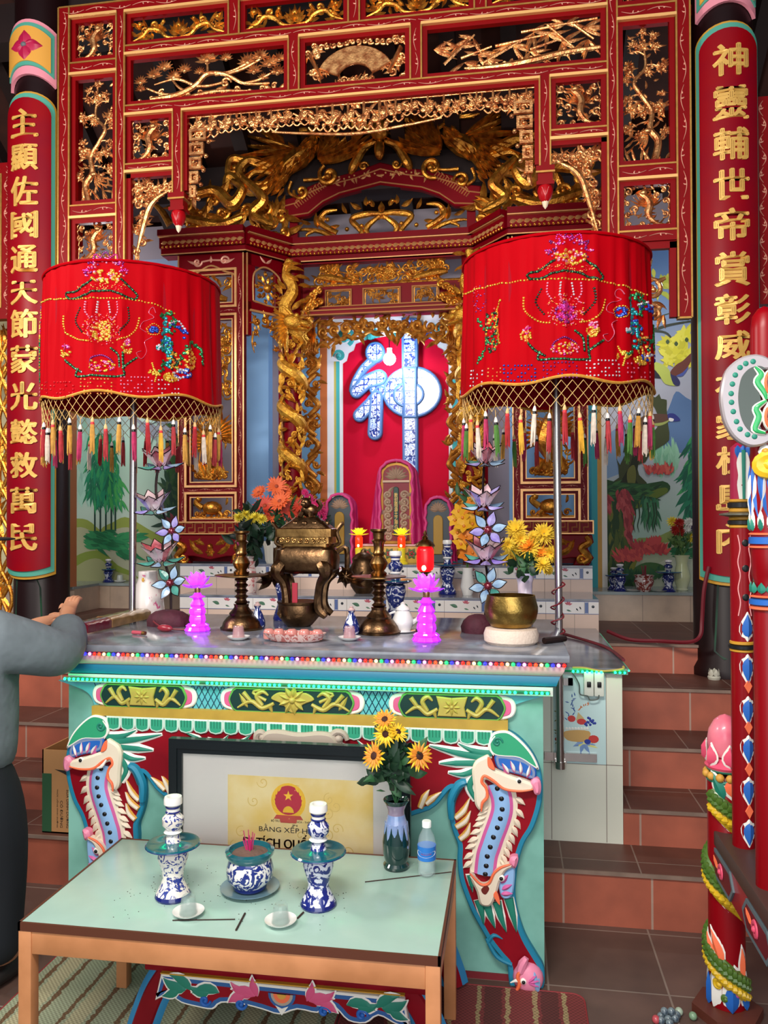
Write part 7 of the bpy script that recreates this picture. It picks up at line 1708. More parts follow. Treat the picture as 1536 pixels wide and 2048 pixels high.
t=thing('incense_bowl',b_,'brown and white incense bowl with a stub of sticks on the right ledge','incense bowl');MB(porc('brown_white_china','#d0c0b8','#8a3c34',20,.5)).lathe([(.04,0),(.045,.008),(.068,H*.6),(.06,H*.85),(.07,H),(.062,H),(.052,H*.85)],b_,24).build('bowl',t);MB(mat('ash_brown','#6a3c34',.9)).lathe([(.055,H*.9),(0,H*.92)],b_,18).build('ash',t)
mb=MB(mat('spent_incense','#8a3040',.7))
for i in range(7):mb.tube([(b_[0]+rnd.uniform(-.015,.015),Y+rnd.uniform(-.01,.01),1.118+H*.9),(b_[0]+rnd.uniform(-.02,.02),Y,1.118+H+rnd.uniform(.04,.08))],.002,4)
mb.build('incense_sticks',t)
for x,l in((1265,'flat pale saucer on the right ledge left of the incense bowl'),(1318,'flat pale saucer on the right ledge right of the incense bowl')):
 q=(at(x,1170,5.6).x,5.6 if x<1300 else 5.6,1.118);MB(mat('pale_grey_glaze','#b8c4c0',.2,coat=.4)).lathe([(.025,0),(.05,.006),(.056,.012),(.05,.01),(0,.005)],q,22).build('saucer',None,l,'saucer',loc=q)
Y=5.72;b_=(at(1364,1150,Y).x,Y,1.118);H=top_at(1364,1110,Y)-1.118
t=thing('flower_vase',b_,'white and pale green vase of mixed chrysanthemums on the right ledge','vase of flowers');MB(mat('celadon_white','#d8dcc0',.15,coat=.5,color2='#c4cc90',nscale=4)).lathe([(.035,0),(.04,.006),(.034,.015),(.055,H*.3),(.056,H*.42),(.036,H*.75),(.045,H*.94),(.055,H),(.05,H)],b_,26).build('vase',t);zs=[]
for x,y,r,c in((1345,1044,11,'bud_yellow'),(1358,1046,10,'m_red'),(1358,1062,12,'m_red'),(1378,1047,11,'m_white'),(1375,1060,8,'m_white'),(1383,1075,11,'bud_yellow'),(1350,1060,9,'m_red'),(1390,1055,9,'m_violet'),(1395,1070,10,'m_white')):
 o=at(x,y,Y-rnd.uniform(0,.06));zs.append(o);mb=MB();mum(mb,o,TOW,r*5.9/1580,{'bud_yellow':mat('bud_yellow','#ecd848',.5),'m_red':mat('flower_red','#a82c24',.5),'m_white':mat('flower_white','#e4e4dc',.5),'m_violet':mat('flower_violet','#5a4a7c',.5)}[c]);mb.build('chrysanthemum',t)
bouquet(t,zs,(b_[0],Y,1.118+H*.9));leaves(t,[LEAFG,STEMG],at(1365,1088,Y),(.035,.02,.04),50,.07,.025,.4)
# ================================================================== red ceremonial parasols
PR=.39;PYC=3.46;PZ0,PZ1=2.14,2.70
SATIN=mat('red_satin','#a2000c',.7,spec=.05,noise=.1,nscale=3);LINING=mat('dark_red_lining','#8c0818',.75,spec=.1)
STEEL=mat('steel_pole','#c8c4c0',.22,1.0,noise=.1,nscale=10);NETM=mat('gold_net_thread','#c8a060',.6);ROPE=mat('gold_braid','#d89a3c',.55,.2,noise=.3,nscale=80)
SEQ={k:mat('sequin_'+k,c,.18,.6)for k,c in dict(gold='#e0a83c',green='#2c7c4c',magenta='#d0308c',purple='#7c2c78',blue='#2c48b0',silver='#d8d4dc',red='#e03038',teal='#2c98a0',dark='#2c3c30',pink='#e87898',orange='#e88848').items()}
def oncyl(x,y,cx,cy,R):
 d=ray(x,y);o=CAMP-Vector((cx,cy,0));a=d.x**2+d.y**2;b=2*(o.x*d.x+o.y*d.y);c=o.x**2+o.y**2-R*R
 D=b*b-4*a*c;t=(-b-sqrt(D))/(2*a)if D>0 else-b/(2*a)
 p=CAMP+d*t;return(R*atan2(p.x-cx,-(p.y-cy)),p.z)
def parasol(cx,label,T,zbot,side):
 t=thing('ceremonial_parasol',(cx,PYC,zbot),label,'parasol','red parasols flanking the altar')
 n=200;mb=MB(SATIN);vs=[];NR=12
 def rad(a,f):return PR+.012*(1-f)**2+(.006*sin(a*19+2*f)+.005*sin(a*37+1.5*sin(a*3))+.003*sin(a*61))*(.25+.75*sin(pi*min(1,f)))
 for i in range(NR+1):
  f=i/NR;z=PZ0+(PZ1-PZ0)*f
  for k in range(n):
   a=2*pi*k/n;r=rad(a,f);vs.append((cx+r*sin(a),PYC-r*cos(a),z+(.012*sin(a*7+1)if i==0 else 0)))
 mb.add(vs,[(i*n+k,i*n+(k+1)%n,(i+1)*n+(k+1)%n,(i+1)*n+k)for i in range(NR)for k in range(n)]);b=len(mb.v)
 mb.add([(cx+(PR-.002)*sin(2*pi*k/n),PYC-(PR-.002)*cos(2*pi*k/n),PZ1)for k in range(n)]+[(cx,PYC,PZ1+.05)],[(k,(k+1)%n,n)for k in range(n)]);mb.build('canopy',t,smooth=60)
 mb=MB(LINING);vs=[]
 for i in range(5):
  for k in range(n):a=2*pi*k/n;r=PR-.006;vs.append((cx+r*sin(a),PYC-r*cos(a),PZ0+.004+(PZ1-PZ0-.03)*i/4))
 mb.add(vs,[(i*n+(k+1)%n,i*n+k,(i+1)*n+k,(i+1)*n+(k+1)%n)for i in range(4)for k in range(n)]+[tuple(4*n+k for k in range(n-1,-1,-1))]);mb.build('lining',t)
 MB(ROPE).tube([(cx+(PR+.013)*sin(2*pi*k/n),PYC-(PR+.013)*cos(2*pi*k/n),PZ0+.012*sin(2*pi*k/n*7+1))for k in range(n)],.006,6,True).build('braid_edge',t)
 mb=MB(SATIN);mb.tube([(cx+(PR+.003)*sin(2*pi*k/n),PYC-(PR+.003)*cos(2*pi*k/n),PZ1)for k in range(n)],.006,6,True);mb.build('upper_seam',t)
 mb=MB(STEEL);xb=cx+.012*side;mb.tube([(xb,PYC,zbot),(cx,PYC,PZ1-.02)],.0165,14).lathe([(.022,0),(.022,.03)],(xb,PYC,zbot),14);mb.build('pole',t)
 mb=MB(STEEL)
 for k in range(6):a=2*pi*k/6+.3;mb.tube([(cx,PYC,PZ1-.06),(cx+(PR-.01)*sin(a),PYC-(PR-.01)*cos(a),PZ1-.03)],.004,5)
 mb.build('ribs',t)
 mb=MB(NETM);NC,RWS=60,4;hN=.1
 def q(k,r):a=2*pi*(k+.5*(r%2))/NC;R=PR+.008-.004*r/RWS;return(cx+R*sin(a),PYC-R*cos(a),PZ0-.004-hN*r/RWS)
 for r in range(RWS):
  for k in range(NC):
   o=r%2;mb.tube([q(k,r),q(k+o,r+1)],.0014,3,caps=False);mb.tube([q(k,r),q(k+o-1,r+1)],.0014,3,caps=False)
 mb.build('fringe_net',t)
 TC={k:mat('tassel_'+k,c,.7,noise=.25,nscale=60)for k,c in dict(gold='#c8923c',red='#a8242c',white='#d8c8b8',green='#4c7c34',yellow='#e0a830',crimson='#b02858').items()}
 BC=[BLACK,mat('tassel_band_white','#e8e0d8',.6),mat('tassel_band_red','#c83038',.6),mat('tassel_band_gold','#d8b078',.6)]
 protos={};seq=['gold','red','gold','crimson','red','yellow','red','gold','red','white']if side<0 else['red','yellow','white','red','crimson','green','gold','white','crimson','green']
 NT=44
 for i in range(NT):
  a=2*pi*i/NT+.03;c=seq[i%len(seq)];dz=-.03*(i%2);R=PR+.004;pos=(cx+R*sin(a),PYC-R*cos(a),PZ0-hN-.002+dz);kb=(i//2)%2;key=(c,kb)
  if key not in protos:
   mb=MB(TC[c]);rn=random.Random(i)
   for k in range(9):
    b_=2*pi*k/9;mb.tube([(0.004*cos(b_),.004*sin(b_),-.02),(.007*cos(b_),.007*sin(b_),-.07),(.008*cos(b_)+rn.uniform(-.003,.003),.008*sin(b_),-.135-rn.uniform(0,.02))],[.0036,.0038,.0016],5)
   o=mb.build('tassel');o.parent=t
   m2=MB(BC[0]if kb else BC[2]).lathe([(.006,-.032),(.0085,-.026),(.0085,-.02),(.006,-.016)],(0,0,0),8);m2.m(BC[1]if kb else BC[3]).lathe([(.006,-.018),(.008,-.012),(.006,-.004),(.003,.004)],(0,0,0),8);m2.m(NETM).tube([(0,0,.0),(0,0,.034)],.0015,4);b2=m2.build('tassel_band');b2.parent=o
   protos[key]=(o,b2)
  else:
   o0,b0=protos[key];o=o0.copy();COL.objects.link(o);b2=b0.copy();COL.objects.link(b2);b2.parent=o
  o.location=Vector(pos)-Vector((cx,PYC,zbot));o.rotation_euler=(rnd.uniform(-.05,.05),rnd.uniform(-.05,.05),i)
 def F(u,v,w):a=u/PR;r=rad(a,min(1,max(0,(v-PZ0)/(PZ1-PZ0))))+.001+w;return(cx+r*sin(a),PYC-r*cos(a),v)
 def C(x,y):x,y=T(x,y);return oncyl(x,y,cx,PYC,PR)
 def dots(mb,c,pts,sp=.011,r=.0042,sm=True,jit=0):
  mb.m(SEQ[c]);P=cr([C(*p)for p in pts],6)if sm and len(pts)>2 else[C(*p)for p in pts];acc=0
  for a,b in zip(P,P[1:]):
   L=sqrt((b[0]-a[0])**2+(b[1]-a[1])**2)
   while acc<L:mb.knob(F,a[0]+(b[0]-a[0])*acc/L+rnd.uniform(-jit,jit),a[1]+(b[1]-a[1])*acc/L+rnd.uniform(-jit,jit),r*1.15,r*.9,0,6);acc+=sp
   acc-=L
 def fill(mb,cs,x,y,rx,ry,n,r=.0045):
  for i in range(n):
   a,d=rnd.uniform(0,6.3),sqrt(rnd.random());u,v=C(x+rx*d*cos(a),y+ry*d*sin(a));mb.m(SEQ[rnd.choice(cs)]).knob(F,u,v,r*1.12,r*.9,0,6)
 mb=MB();dots(mb,'gold',[(925,592),(940,584),(1000,568),(1060,560),(1130,558),(1200,562),(1250,574),(1290,592)],.013,.004);mb.build('bead_line',t)
 mb=MB()
 for k in range(7):
  a=pi*(k+.5)/7;x,y=1138+38*cos(a),512-34*sin(a);dots(mb,'purple' if k%2 else 'magenta',[(x-10*sin(a),y-4),(x+12*cos(a),y-15*sin(a)),(x+10*sin(a),y-2)],.008,.0036);fill(mb,['magenta','purple','pink'],x,y,9,9,9)
 fill(mb,['gold','gold','orange','pink'],1140,514,34,15,60,.006)
 for l in([(1060,558),(1055,550),(1076,542),(1098,527),(1110,520)],[(1172,520),(1186,532),(1206,552),(1200,561)],[(1062,560),(1085,555),(1110,545),(1150,543),(1178,554),(1202,562)]):dots(mb,'dark',l,.009,.005);dots(mb,'green',l,.02,.005)
 fill(mb,['red','orange'],1130,536,58,9,60,.0034)
 for l,c in(([(1082,578),(1072,605),(1088,628)],'dark'),([(1186,578),(1187,605),(1166,630)],'dark'),([(1048,596),(1050,622),(1075,642),(1102,646)],'gold'),([(1210,600),(1202,624),(1182,640),(1158,645)],'gold'),([(1095,566),(1094,585),(1104,600)],'pink'),([(1121,566),(1119,590)],'silver'),([(1144,566),(1148,590)],'silver'),([(1162,566),(1163,585),(1155,600)],'pink')):dots(mb,c,l)
 fill(mb,['red','orange','pink'],1131,622,42,34,200,.0032);fill(mb,['magenta','magenta','purple']if side>0 else['gold','gold','orange'],1131,627,20,21,70,.006);mb.build('lantern_embroidery',t)
 mb=MB()
 for x,y in((1054,668),(1185,658)):fill(mb,['gold','gold','orange'],x,y+5,12,11,26,.005);fill(mb,['magenta','pink'],x+1,y-8,8,8,14,.005)
 for l in([(1058,688),(1072,702),(1090,712)],[(1080,705),(1078,720),(1110,718),(1150,720),(1178,718),(1176,706)],[(1150,662),(1165,676),(1168,702)],[(1204,682),(1186,694),(1176,704)],[(1176,672),(1176,690),(1178,706)]):dots(mb,'dark',l,.008,.0048);dots(mb,'green',l,.014,.005);dots(mb,'silver',l,.03,.004)
 fill(mb,['gold','gold','pink','magenta','red'],1130,698,28,13,60,.005);dots(mb,'purple',[(1105,692),(1112,682),(1128,676),(1145,682),(1155,692)],.008,.004);mb.build('lotus_embroidery',t)
 mb=MB()
 dots(mb,'teal',[(1262,600),(1268,625),(1262,650),(1275,672),(1268,695)],.006,.007,jit=.012);dots(mb,'green',[(1258,596),(1272,592),(1284,604),(1278,630)],.005,.006,jit=.014);dots(mb,'blue',[(1280,615),(1300,620),(1308,640)],.006,.006,jit=.01);dots(mb,'silver',[(1275,610),(1294,606),(1305,622)],.012,.005)
 fill(mb,['teal','green','blue'],1268,655,14,16,60,.006);fill(mb,['teal','silver'],1255,662,10,6,16,.006);fill(mb,['gold','orange','dark'],1283,690,14,22,50,.006);dots(mb,'green',[(1262,690),(1258,705),(1250,712)],.006,.006,jit=.006);fill(mb,['gold'],1243,712,13,8,26,.005);fill(mb,['gold'],1278,722,16,9,34,.006);dots(mb,'gold',[(1240,705),(1236,692)],.008,.004);dots(mb,'gold',[(1246,716),(1242,732)],.008,.004)
 dots(mb,'green',[(1290,700),(1305,670),(1322,650),(1338,664),(1345,700)],.006,.006,jit=.008);fill(mb,['gold','orange'],1318,685,14,22,60,.006);fill(mb,['blue','silver'],1300,715,20,10,40,.006);fill(mb,['blue'],1240,624,9,8,16,.006);dots(mb,'gold',[(1226,620),(1240,612),(1254,622),(1248,634),(1232,633),(1226,620)],.009,.003)
 for l in([(1244,590),(1238,578),(1230,588),(1240,600),(1220,606),(1212,620),(1226,628)],[(1236,640),(1222,648),(1226,668),(1214,684),(1204,672),(1214,668)]):mb.m(SEQ['pink']).stroke(F,cr([C(*p)for p in l],6),.003,.003)
 mb.build('dragon_embroidery',t)
 mb=MB()
 fill(mb,['dark','green','gold','red'],985,660,16,45,110,.006);dots(mb,'gold',[(1002,600),(994,640),(1004,690)],.008,.005,jit=.006);dots(mb,'green',[(960,640),(975,680),(960,730)],.007,.005,jit=.006);fill(mb,['red','purple'],958,600,14,30,40,.003);mb.build('phoenix_embroidery',t)
 for(x0,x1,y0,y1,c)in((945,968,742,772,'silver'),(1012,1072,732,762,'blue'),(1088,1152,726,756,'purple'),(1172,1236,722,752,'silver'),(1250,1292,728,764,'pink'),(980,1006,738,768,'orange')):
  mb=MB();nx=max(4,int((x1-x0)/6))
  if side<0:c={'blue':'red','purple':'orange','silver':'pink','pink':'silver'}.get(c,c)
  for i in range(nx):
   for j in range(5):
    if i in(0,nx-1)or j in(0,4)or(i*7+j*3)%4<2:
     if(i*5+j)%7!=3:u,v=C(x0+(x1-x0)*i/(nx-1),y0+(y1-y0)*j/4);mb.m(SEQ[c]).knob(F,u,v,.0044,.004,0,6)
  mb.build('sequin_lettering',t)
 return t
parasol(.193,'sequin embroidered red parasol on the steel pole right of the altar',lambda x,y:(x,y),.545,1)
parasol(-1.737,'sequin embroidered red parasol on the pole behind the white flowered vase',lambda x,y:(205+(x-1131)*.93,664+(y-628)*.97),.39,-1)
mb=MB(STEEL).box(.14,.36,3.498,3.514,.565,.6);mb.box(.18,.232,3.476,3.5,.555,.605).box(.145,.26,3.476,3.49,.895,.925).box(.24,.26,3.476,3.515,.895,.925);mb.build('pole_bracket',None,'flat steel bracket holding the parasol pole to the white tiled block','bracket',loc=(.2,3.5,.55))
t=thing('power_switch',(.36,3.5,.78),'pair of white wall breakers with black switches on the white tiled block','switch')
q0,q1=uz(1168,1392,3.49),uz(1208,1344,3.49);xm=(q0[0]+q1[0])/2
for a,b in((q0[0],xm-.001),(xm+.001,q1[0])):
 MB(mat('switch_housing','#d8dcd0',.4)).bbox(a,b,3.485,3.515,q0[1],q1[1],.004).build('housing',t);MB(BLACK).bbox(a+.012,b-.012,3.478,3.487,q0[1]+.04,q1[1]-.042,.002).build('rocker',t)
def cord(pts,r,m,label,n=6,name='cord'):MB(m).tube(cr(pts,n),r,6).build(name,None,label,'cable',loc=tuple(pts[0]))
WCORD=mat('grey_cable','#5a6460',.5)
def b3(x,y,d=3.485):return tuple(at(x,y,d))
cord([b3(1145,1345),b3(1158,1368),b3(1160,1388),b3(1175,1392),b3(1180,1400),b3(1195,1398),b3(1198,1390)],.003,WCORD,'dark cable looping under the two wall breakers')
cord([b3(1145,1335),b3(1170,1336),b3(1205,1342),b3(1244,1338),b3(1246,1332)],.005,mat('yellow_cable','#b8a850',.5),'yellow cable sagging along the front edge of the tiled block',name='yellow_cable')
cord([(.49,3.62,.985),(.46,4.0,.98),(.35,4.3,.98),(.25,4.45,.985),(.19,4.3,.985),(.2,3.75,.99)],.008,CORD,'dark red cable lying across the top of the tiled block',name='red_cable')
cord([(.235,3.45,1.0)]+[(.197+.03*sin(i*1.9),3.45-.03*cos(i*1.9),1.05+.02*i)for i in range(16)],.0035,CORD,'thin red cord wound round the steel pole of the right parasol',4)
hx,hy=COLX['right'],YC
cord([tuple(at(1418,1133,4.42)),tuple(at(1408,1180,4.42)),tuple(at(1404,1240,4.42)),tuple(at(1400,1272,4.40)),tuple(at(1378,1284,4.4)),tuple(at(1320,1282,4.5)),tuple(at(1260,1279,4.53)),tuple(at(1215,1262,4.6))],.011,CORD,'red electric conduit running down beside the dark column',name='conduit')
c_=at(1432,1350,4.38);mb=MB(mat('clay_white','#b8b4a4',.6));mb.lathe([(.03,0),(.034,.012),(.03,.02)],(c_.x,4.42,.759),12)
for k in range(5):a=2*pi*k/5;mb.leaf(frame3((c_.x+.026*cos(a),4.42+.026*sin(a),.775),(cos(a),sin(a),.1)),0,0,pi/2,.04,.035,0,.006)
mb.build('votive_cup',None,'small white lotus shaped cup on the step at the foot of the column','cup',loc=(c_.x,4.42,.759))
# ================================================================== low table and what stands on it
TX0,TX1,TY0,TY1,TZ=-1.345,-.18,2.0,2.587,.5
t=thing('offering_table',((TX0+TX1)/2,2.29,0),'low wooden table with a pale glossy top standing before the altar','table')
WOOD=mat('orange_wood','#cc8a5c',.45,coat=.15,color2='#b87a4e',nscale=9);DWOOD=mat('dark_edge_wood','#5a3020',.5)
MB(mat('pale_laminate_top','#a2c0b4',.22,spec=.9,noise=.05,nscale=12)).bbox(TX0+.006,TX1-.006,TY0+.006,TY1-.006,TZ-.012,TZ,.002).build('top',t)
mb=MB(DWOOD).box(TX0,TX1,TY0,TY0+.007,TZ-.022,TZ+.001).box(TX0,TX0+.007,TY0,TY1,TZ-.022,TZ+.001).box(TX1-.007,TX1,TY0,TY1,TZ-.022,TZ+.001).box(TX0,TX1,TY1-.007,TY1,TZ-.022,TZ+.001).box(TX0+.01,TX1-.01,TY0+.01,TY1-.01,TZ-.02,TZ-.013);mb.build('edge_band',t,smooth=0)
for x,y in((TX0+.02,TY0+.02),(TX1-.02,TY0+.02),(TX0+.02,TY1-.02),(TX1-.02,TY1-.02)):MB(WOOD).bbox(x-.019,x+.019,y-.019,y+.019,.005,TZ-.022,.002).build('leg',t)
for a in((TX0+.039,TX1-.039,TY0+.004,TY0+.026),(TX0+.039,TX1-.039,TY1-.026,TY1-.004),(TX0+.004,TX0+.026,TY0+.039,TY1-.039),(TX1-.026,TX1-.004,TY0+.039,TY1-.039)):MB(WOOD).bbox(*a,TZ-.085,TZ-.022,.002).build('apron',t)
def on_t(x,y):return onz(x,y,TZ)
mb=MB(mat('burnt_ash','#3a2a24',.9))
for i in range(140):
 p=Vector((rnd.uniform(-1.15,-.45),rnd.gauss(2.25,.1),TZ));
 if TY0+.02<p.y<TY1-.02:mb.ell((p.x,p.y,TZ+.0006),(rnd.uniform(.0008,.0025),.0012,.0008),5,3)
mb.build('ash_specks',None,'dark specks of incense ash scattered over the table top','ash',kind='stuff',loc=(-.8,2.25,TZ))
for pts,l in(([(472,1862),(490,1828)],'short burnt incense stub lying in front of the incense pot'),([(345,1842),(470,1840)],'thin burnt incense stick lying left of the incense pot'),([(730,1765),(903,1745)],'thin incense stick lying beneath the water bottle'),([(595,1838),(607,1826)],'black burnt stub beside the right candlestick foot')):
 a,b=[on_t(*p)for p in pts];MB(_M['burnt_ash']).tube([(a.x,a.y,TZ+.002),(b.x,b.y,TZ+.002)],.0017 if 'thin' in l else .0028,5).build('incense_stub',None,l,'incense stick',loc=tuple(a))
p=on_t(333,1808);p.y+=.045;bw_stick(p,top_at(335,1592,p.y)-TZ,'blue and white porcelain candlestick at the left of the low table',None,porc('sketchy_blue_white','#ece4da','#2c3c8c',34,.45),.5,.08,1.12)
p=on_t(631,1822);p.y+=.035;bw_stick(p,top_at(630,1607,p.y)-TZ,'blue and white porcelain candlestick right of the incense pot on the low table',None,porc('bold_blue_white','#dcdce8','#1c2878',26,.5),.5,.08,1.12)
p=on_t(490,1795);p.y+=.045;q=tuple(p);H=top_at(490,1717,p.y-.06)-TZ
MB(mat('saucer_teal','#6a8c98',.15,coat=.5)).lathe([(.05,0),(.07,.004),(.088,.014),(.084,.014),(.06,.006),(0,.005)],q,30).build('pot_saucer',None,'teal saucer under the blue and white incense pot','saucer',loc=q)
q2=(p.x,p.y,TZ+.007)
t=thing('incense_pot',q2,'blue and white incense pot holding pink sticks at the middle of the low table','incense pot')
mb=MB(NAVY);mb.lathe([(.044,0),(.05,.006),(.05,.014)],q2,28);mb.m(porc('band_blue_white','#e8e4e0','#20307c',30,.52)).lathe([(.05,.014),(.068,.035),(.07,.06),(.062,H-.03)],q2,28);mb.m(TEALG).lathe([(.062,H-.03),(.072,H-.016),(.073,H-.006),(.062,H-.002),(.06,H-.014)],q2,28);mb.build('pot',t)
MB(mat('incense_ash','#6a5248',.95,bump=.5,bscale=60)).lathe([(.061,H-.016),(.03,H-.008),(0,H-.006)],q2,22).build('ash',t)
mb=MB(mat('incense_pink','#c8286c',.6))
for i in range(16):x,y=rnd.gauss(-.006,.008),rnd.gauss(0,.008);mb.tube([(p.x+x*.5,p.y+y*.5,q2[2]+H-.02),(p.x+x*1.4,p.y+y,q2[2]+H+rnd.uniform(.02,.055))],.0013,4)
mb.build('incense_sticks',t)
for x,y,lc,ls in((371,1838,'clear upturned glass cup in front of the left table candlestick','white saucer in front of the left table candlestick'),(557,1856,'clear upturned glass cup in front of the right table candlestick','white saucer in front of the right table candlestick')):
 p=on_t(x,y);p.y+=.02;cup_saucer((p.x,p.y,TZ),.92,lc,ls)
p=on_t(790,1743);p.y+=.03;H=top_at(790,1597,p.y)-TZ
t=thing('sunflower_vase',tuple(p),'dark green drip glazed vase of artificial sunflowers at the back of the low table','vase of flowers')
pr=[(.03,0),(.041,.004),(.042,.012),(.035,.02),(.042,.045),(.044,H*.38),(.036,H*.62),(.026,H*.78),(.026,H*.84),(.034,H*.93),(.042,H*.985),(.04,H),(.033,H*.97),(.024,H*.85)]
mb=MB(mat('vase_dark_green','#0c2c2a',.1,coat=.7));mb.lathe(pr[:6],p,30);dr=mat('drip_glaze_blue','#6a86b4',.15,coat=.6,color2='#8c98c0',nscale=30);n=30;vs=[]
for i,(r,z)in enumerate(pr[5:8]):vs+=[(p.x+(r+.0006)*cos(2*pi*k/n),p.y+(r+.0006)*sin(2*pi*k/n),TZ+z-(0 if i else .0))for k in range(n)]
mb.lathe(pr[5:6]+[(.044-.008*.0,H*.38)]+pr[6:7],p,30)
mb.m(dr).lathe([(.0365,H*.62),(.0268,H*.78)],p,30)
for k in range(11):a=2*pi*k/11;r=.0425;F=lambda u,v,w,a=a:(p.x+(.0365+(H*.62-v)*.11+w)*sin(a+u/.04),p.y-(.0365+(H*.62-v)*.11+w)*cos(a+u/.04),TZ+v);mb.stroke(F,[(0,H*.66),(0,H*.55),(0,H*.5-.02*(k%3))],[.024,.016,.004],.002)
mb.m(mat('vase_mauve','#8a7a90',.2,coat=.5)).lathe([(.0268,H*.78),(.0262,H*.84),(.034,H*.93)],p,30);mb.m(_M['vase_dark_green']).lathe([(.034,H*.93),(.042,H*.985),(.04,H),(.033,H*.97),(.024,H*.85)],p,30);mb.build('vase',t)
SUNY,SUNO=mat('sunflower_yellow','#ecc028',.55),mat('sunflower_orange','#e08a30',.55);SUND=mat('sunflower_center','#3a1a10',.8);zs=[]
for x,y,r,nn,m in((770,1440,23,(-.1,-.75,.75),SUNO),(795,1465,22,(.6,-.5,.8),SUNY),(772,1468,24,(-.2,-.9,.2),SUNY),(750,1512,28,(-.55,-.8,.35),SUNO),(838,1512,27,(.5,-.8,.3),SUNO)):
 o=at(x,y,p.y-.03);zs.append(o);mb=MB();rr=r*2.5/1580
 mb.m(SUNY);petal_ring(mb,o,nn,18,rr*.25,rr*.85,rr*.24,.12);mb.m(m);petal_ring(mb,Vector(o)+Vector(nn)*.003,nn,15,rr*.22,rr*.66,rr*.22,.25,.2);mb.m(SUND).knob(frame3(o,nn),0,0,rr*.33,rr*.18,.003,12);mb.build('sunflower',t)
bouquet(t,zs,(p.x,p.y,TZ+H*.9),LEAFG,.0025);leaves(t,[LEAFD,LEAFG,LEAFD],at(793,1520,p.y),(.035,.02,.04),60,.07,.03,.3);leaves(t,[LEAFD],at(780,1555,p.y-.01),(.035,.02,.012),22,.075,.028,-.3,'lower_leaves')
p=on_t(852,1757);p.y+=.025;H=top_at(850,1641,p.y)-TZ;R=.0285
t=thing('water_bottle',tuple(p),'small clear plastic water bottle with a blue label and white cap on the low table','bottle')
pr=[(.02,0),(.026,.003),(R,.012),(R-.002,.03),(R,.036),(R-.002,.046),(R,.052),(R-.001,H*.55),(R,H*.58),(.024,H*.72),(.014,H*.84),(.0125,H*.9)]
MB(mat('clear_plastic','#e4f4f4',.05,alpha=.16,spec=1)).lathe(pr,p,28).build('bottle',t);MB(mat('bottled_water','#d8f0ec',.03,alpha=.22,spec=1)).lathe([(.018,.003),(R-.004,.012),(R-.004,H*.42),(0,H*.42)],p,24).build('water',t)
MB(mat('cap_white','#e8f0ec',.4)).lathe([(.0145,H*.89),(.0145,H-.002),(.013,H),(0,H)],p,22).build('cap',t)
mb=MB(mat('label_blue','#2870c0',.35));mb.lathe([(R+.0006,H*.31),(R+.0006,H*.56)],p,28);F=lambda u,v,w:(p.x+(R+.001+w)*sin(u/R),p.y-(R+.001+w)*cos(u/R),TZ+v);mb.m(WHITE).plate(cr([(-.03,H*.41),(0,H*.38),(.03,H*.42),(.03,H*.49),(0,H*.46),(-.03,H*.49)],5,True),F,.0003);mb.m(mat('label_red','#b04050',.4)).plate(cr([(-.016,H*.44),(0,H*.43),(.018,H*.45),(0,H*.46)],4,True),F,.0006);mb.build('label',t)
# ================================================================== certificate frame leaning on the altar
YFr=2.66
fx0,fx1=at(337,1500,YFr).x,at(820,1500,YFr).x;ftop=.832
t=thing('certificate_frame',((fx0+fx1)/2,YFr,.262),'large black framed certificate leaning against the altar behind the low table','framed certificate');Ff=planeF(YFr)
z0=.262
mb=MB(mat('frame_black','#0c1418',.3,coat=.3));mb.frame(Ff,fx0,fx1,z0,ftop,.05,-.03,.0).frame(Ff,fx0+.008,fx1-.008,z0+.008,ftop-.008,.024,0,.006);mb.build('frame',t,smooth=0)
MB(mat('mount_white','#d4cec8',.35,coat=.3)).rect(Ff,fx0+.05,fx1-.05,z0+.05,ftop-.05,-.028,-.012).build('mount',t,smooth=0)
cx_,czt=at(597,1560,YFr).x,at(597,1558,YFr).z;hw=at(745,1600,YFr).x-at(597,1600,YFr).x
mb=MB(mat('certificate_gold','#d8b868',.6,color2='#e0cc98',nscale=7));mb.rect(Ff,cx_-hw,cx_+hw,z0+.07,czt,-.012,-.011)
for i in range(26):mb.m(mat('certificate_swirl','#cfae62',.6)).spiral(planeF(YFr+.011),cx_+rnd.uniform(-.9,.9)*hw,z0+.09+rnd.random()*(czt-z0-.1),.022,rnd.uniform(0,6),1.2,.003,h=.0004)
mb.build('certificate',t,smooth=0)
Fe=planeF(YFr+.011);ec=uz(575,1605,YFr);rr=.062
mb=MB(mat('emblem_gold','#e0b030',.5));mb.plate(ring(ec[0],ec[1],rr,rr*1.02,28),Fe,.0006);mb.m(mat('emblem_red','#a8283c',.5)).plate(ring(ec[0],ec[1]+.004,rr*.8,rr*.82,28),Fe,.001)
mb.m(_M['emblem_gold']).plate([(ec[0]+rr*(.3 if k%2==0 else .12)*cos(pi/2+k*pi/5),ec[1]+rr*.3+rr*(.3 if k%2==0 else .12)*sin(pi/2+k*pi/5))for k in range(10)],Fe,.0014)
mb.plate([(ec[0]+rr*.32*cos(a),ec[1]-rr*.62+rr*.36*sin(a))for a in[pi*k/8 for k in range(9)]],Fe,.0014)
for s in(-1,1):
 for k in range(7):a=-pi/2+s*(.5+.3*k);mb.leaf(planeF(YFr+.0098),ec[0]+rr*.78*cos(a),ec[1]+rr*.78*sin(a),a+s*1.2,rr*.42,rr*.14,s*.5,.0006)
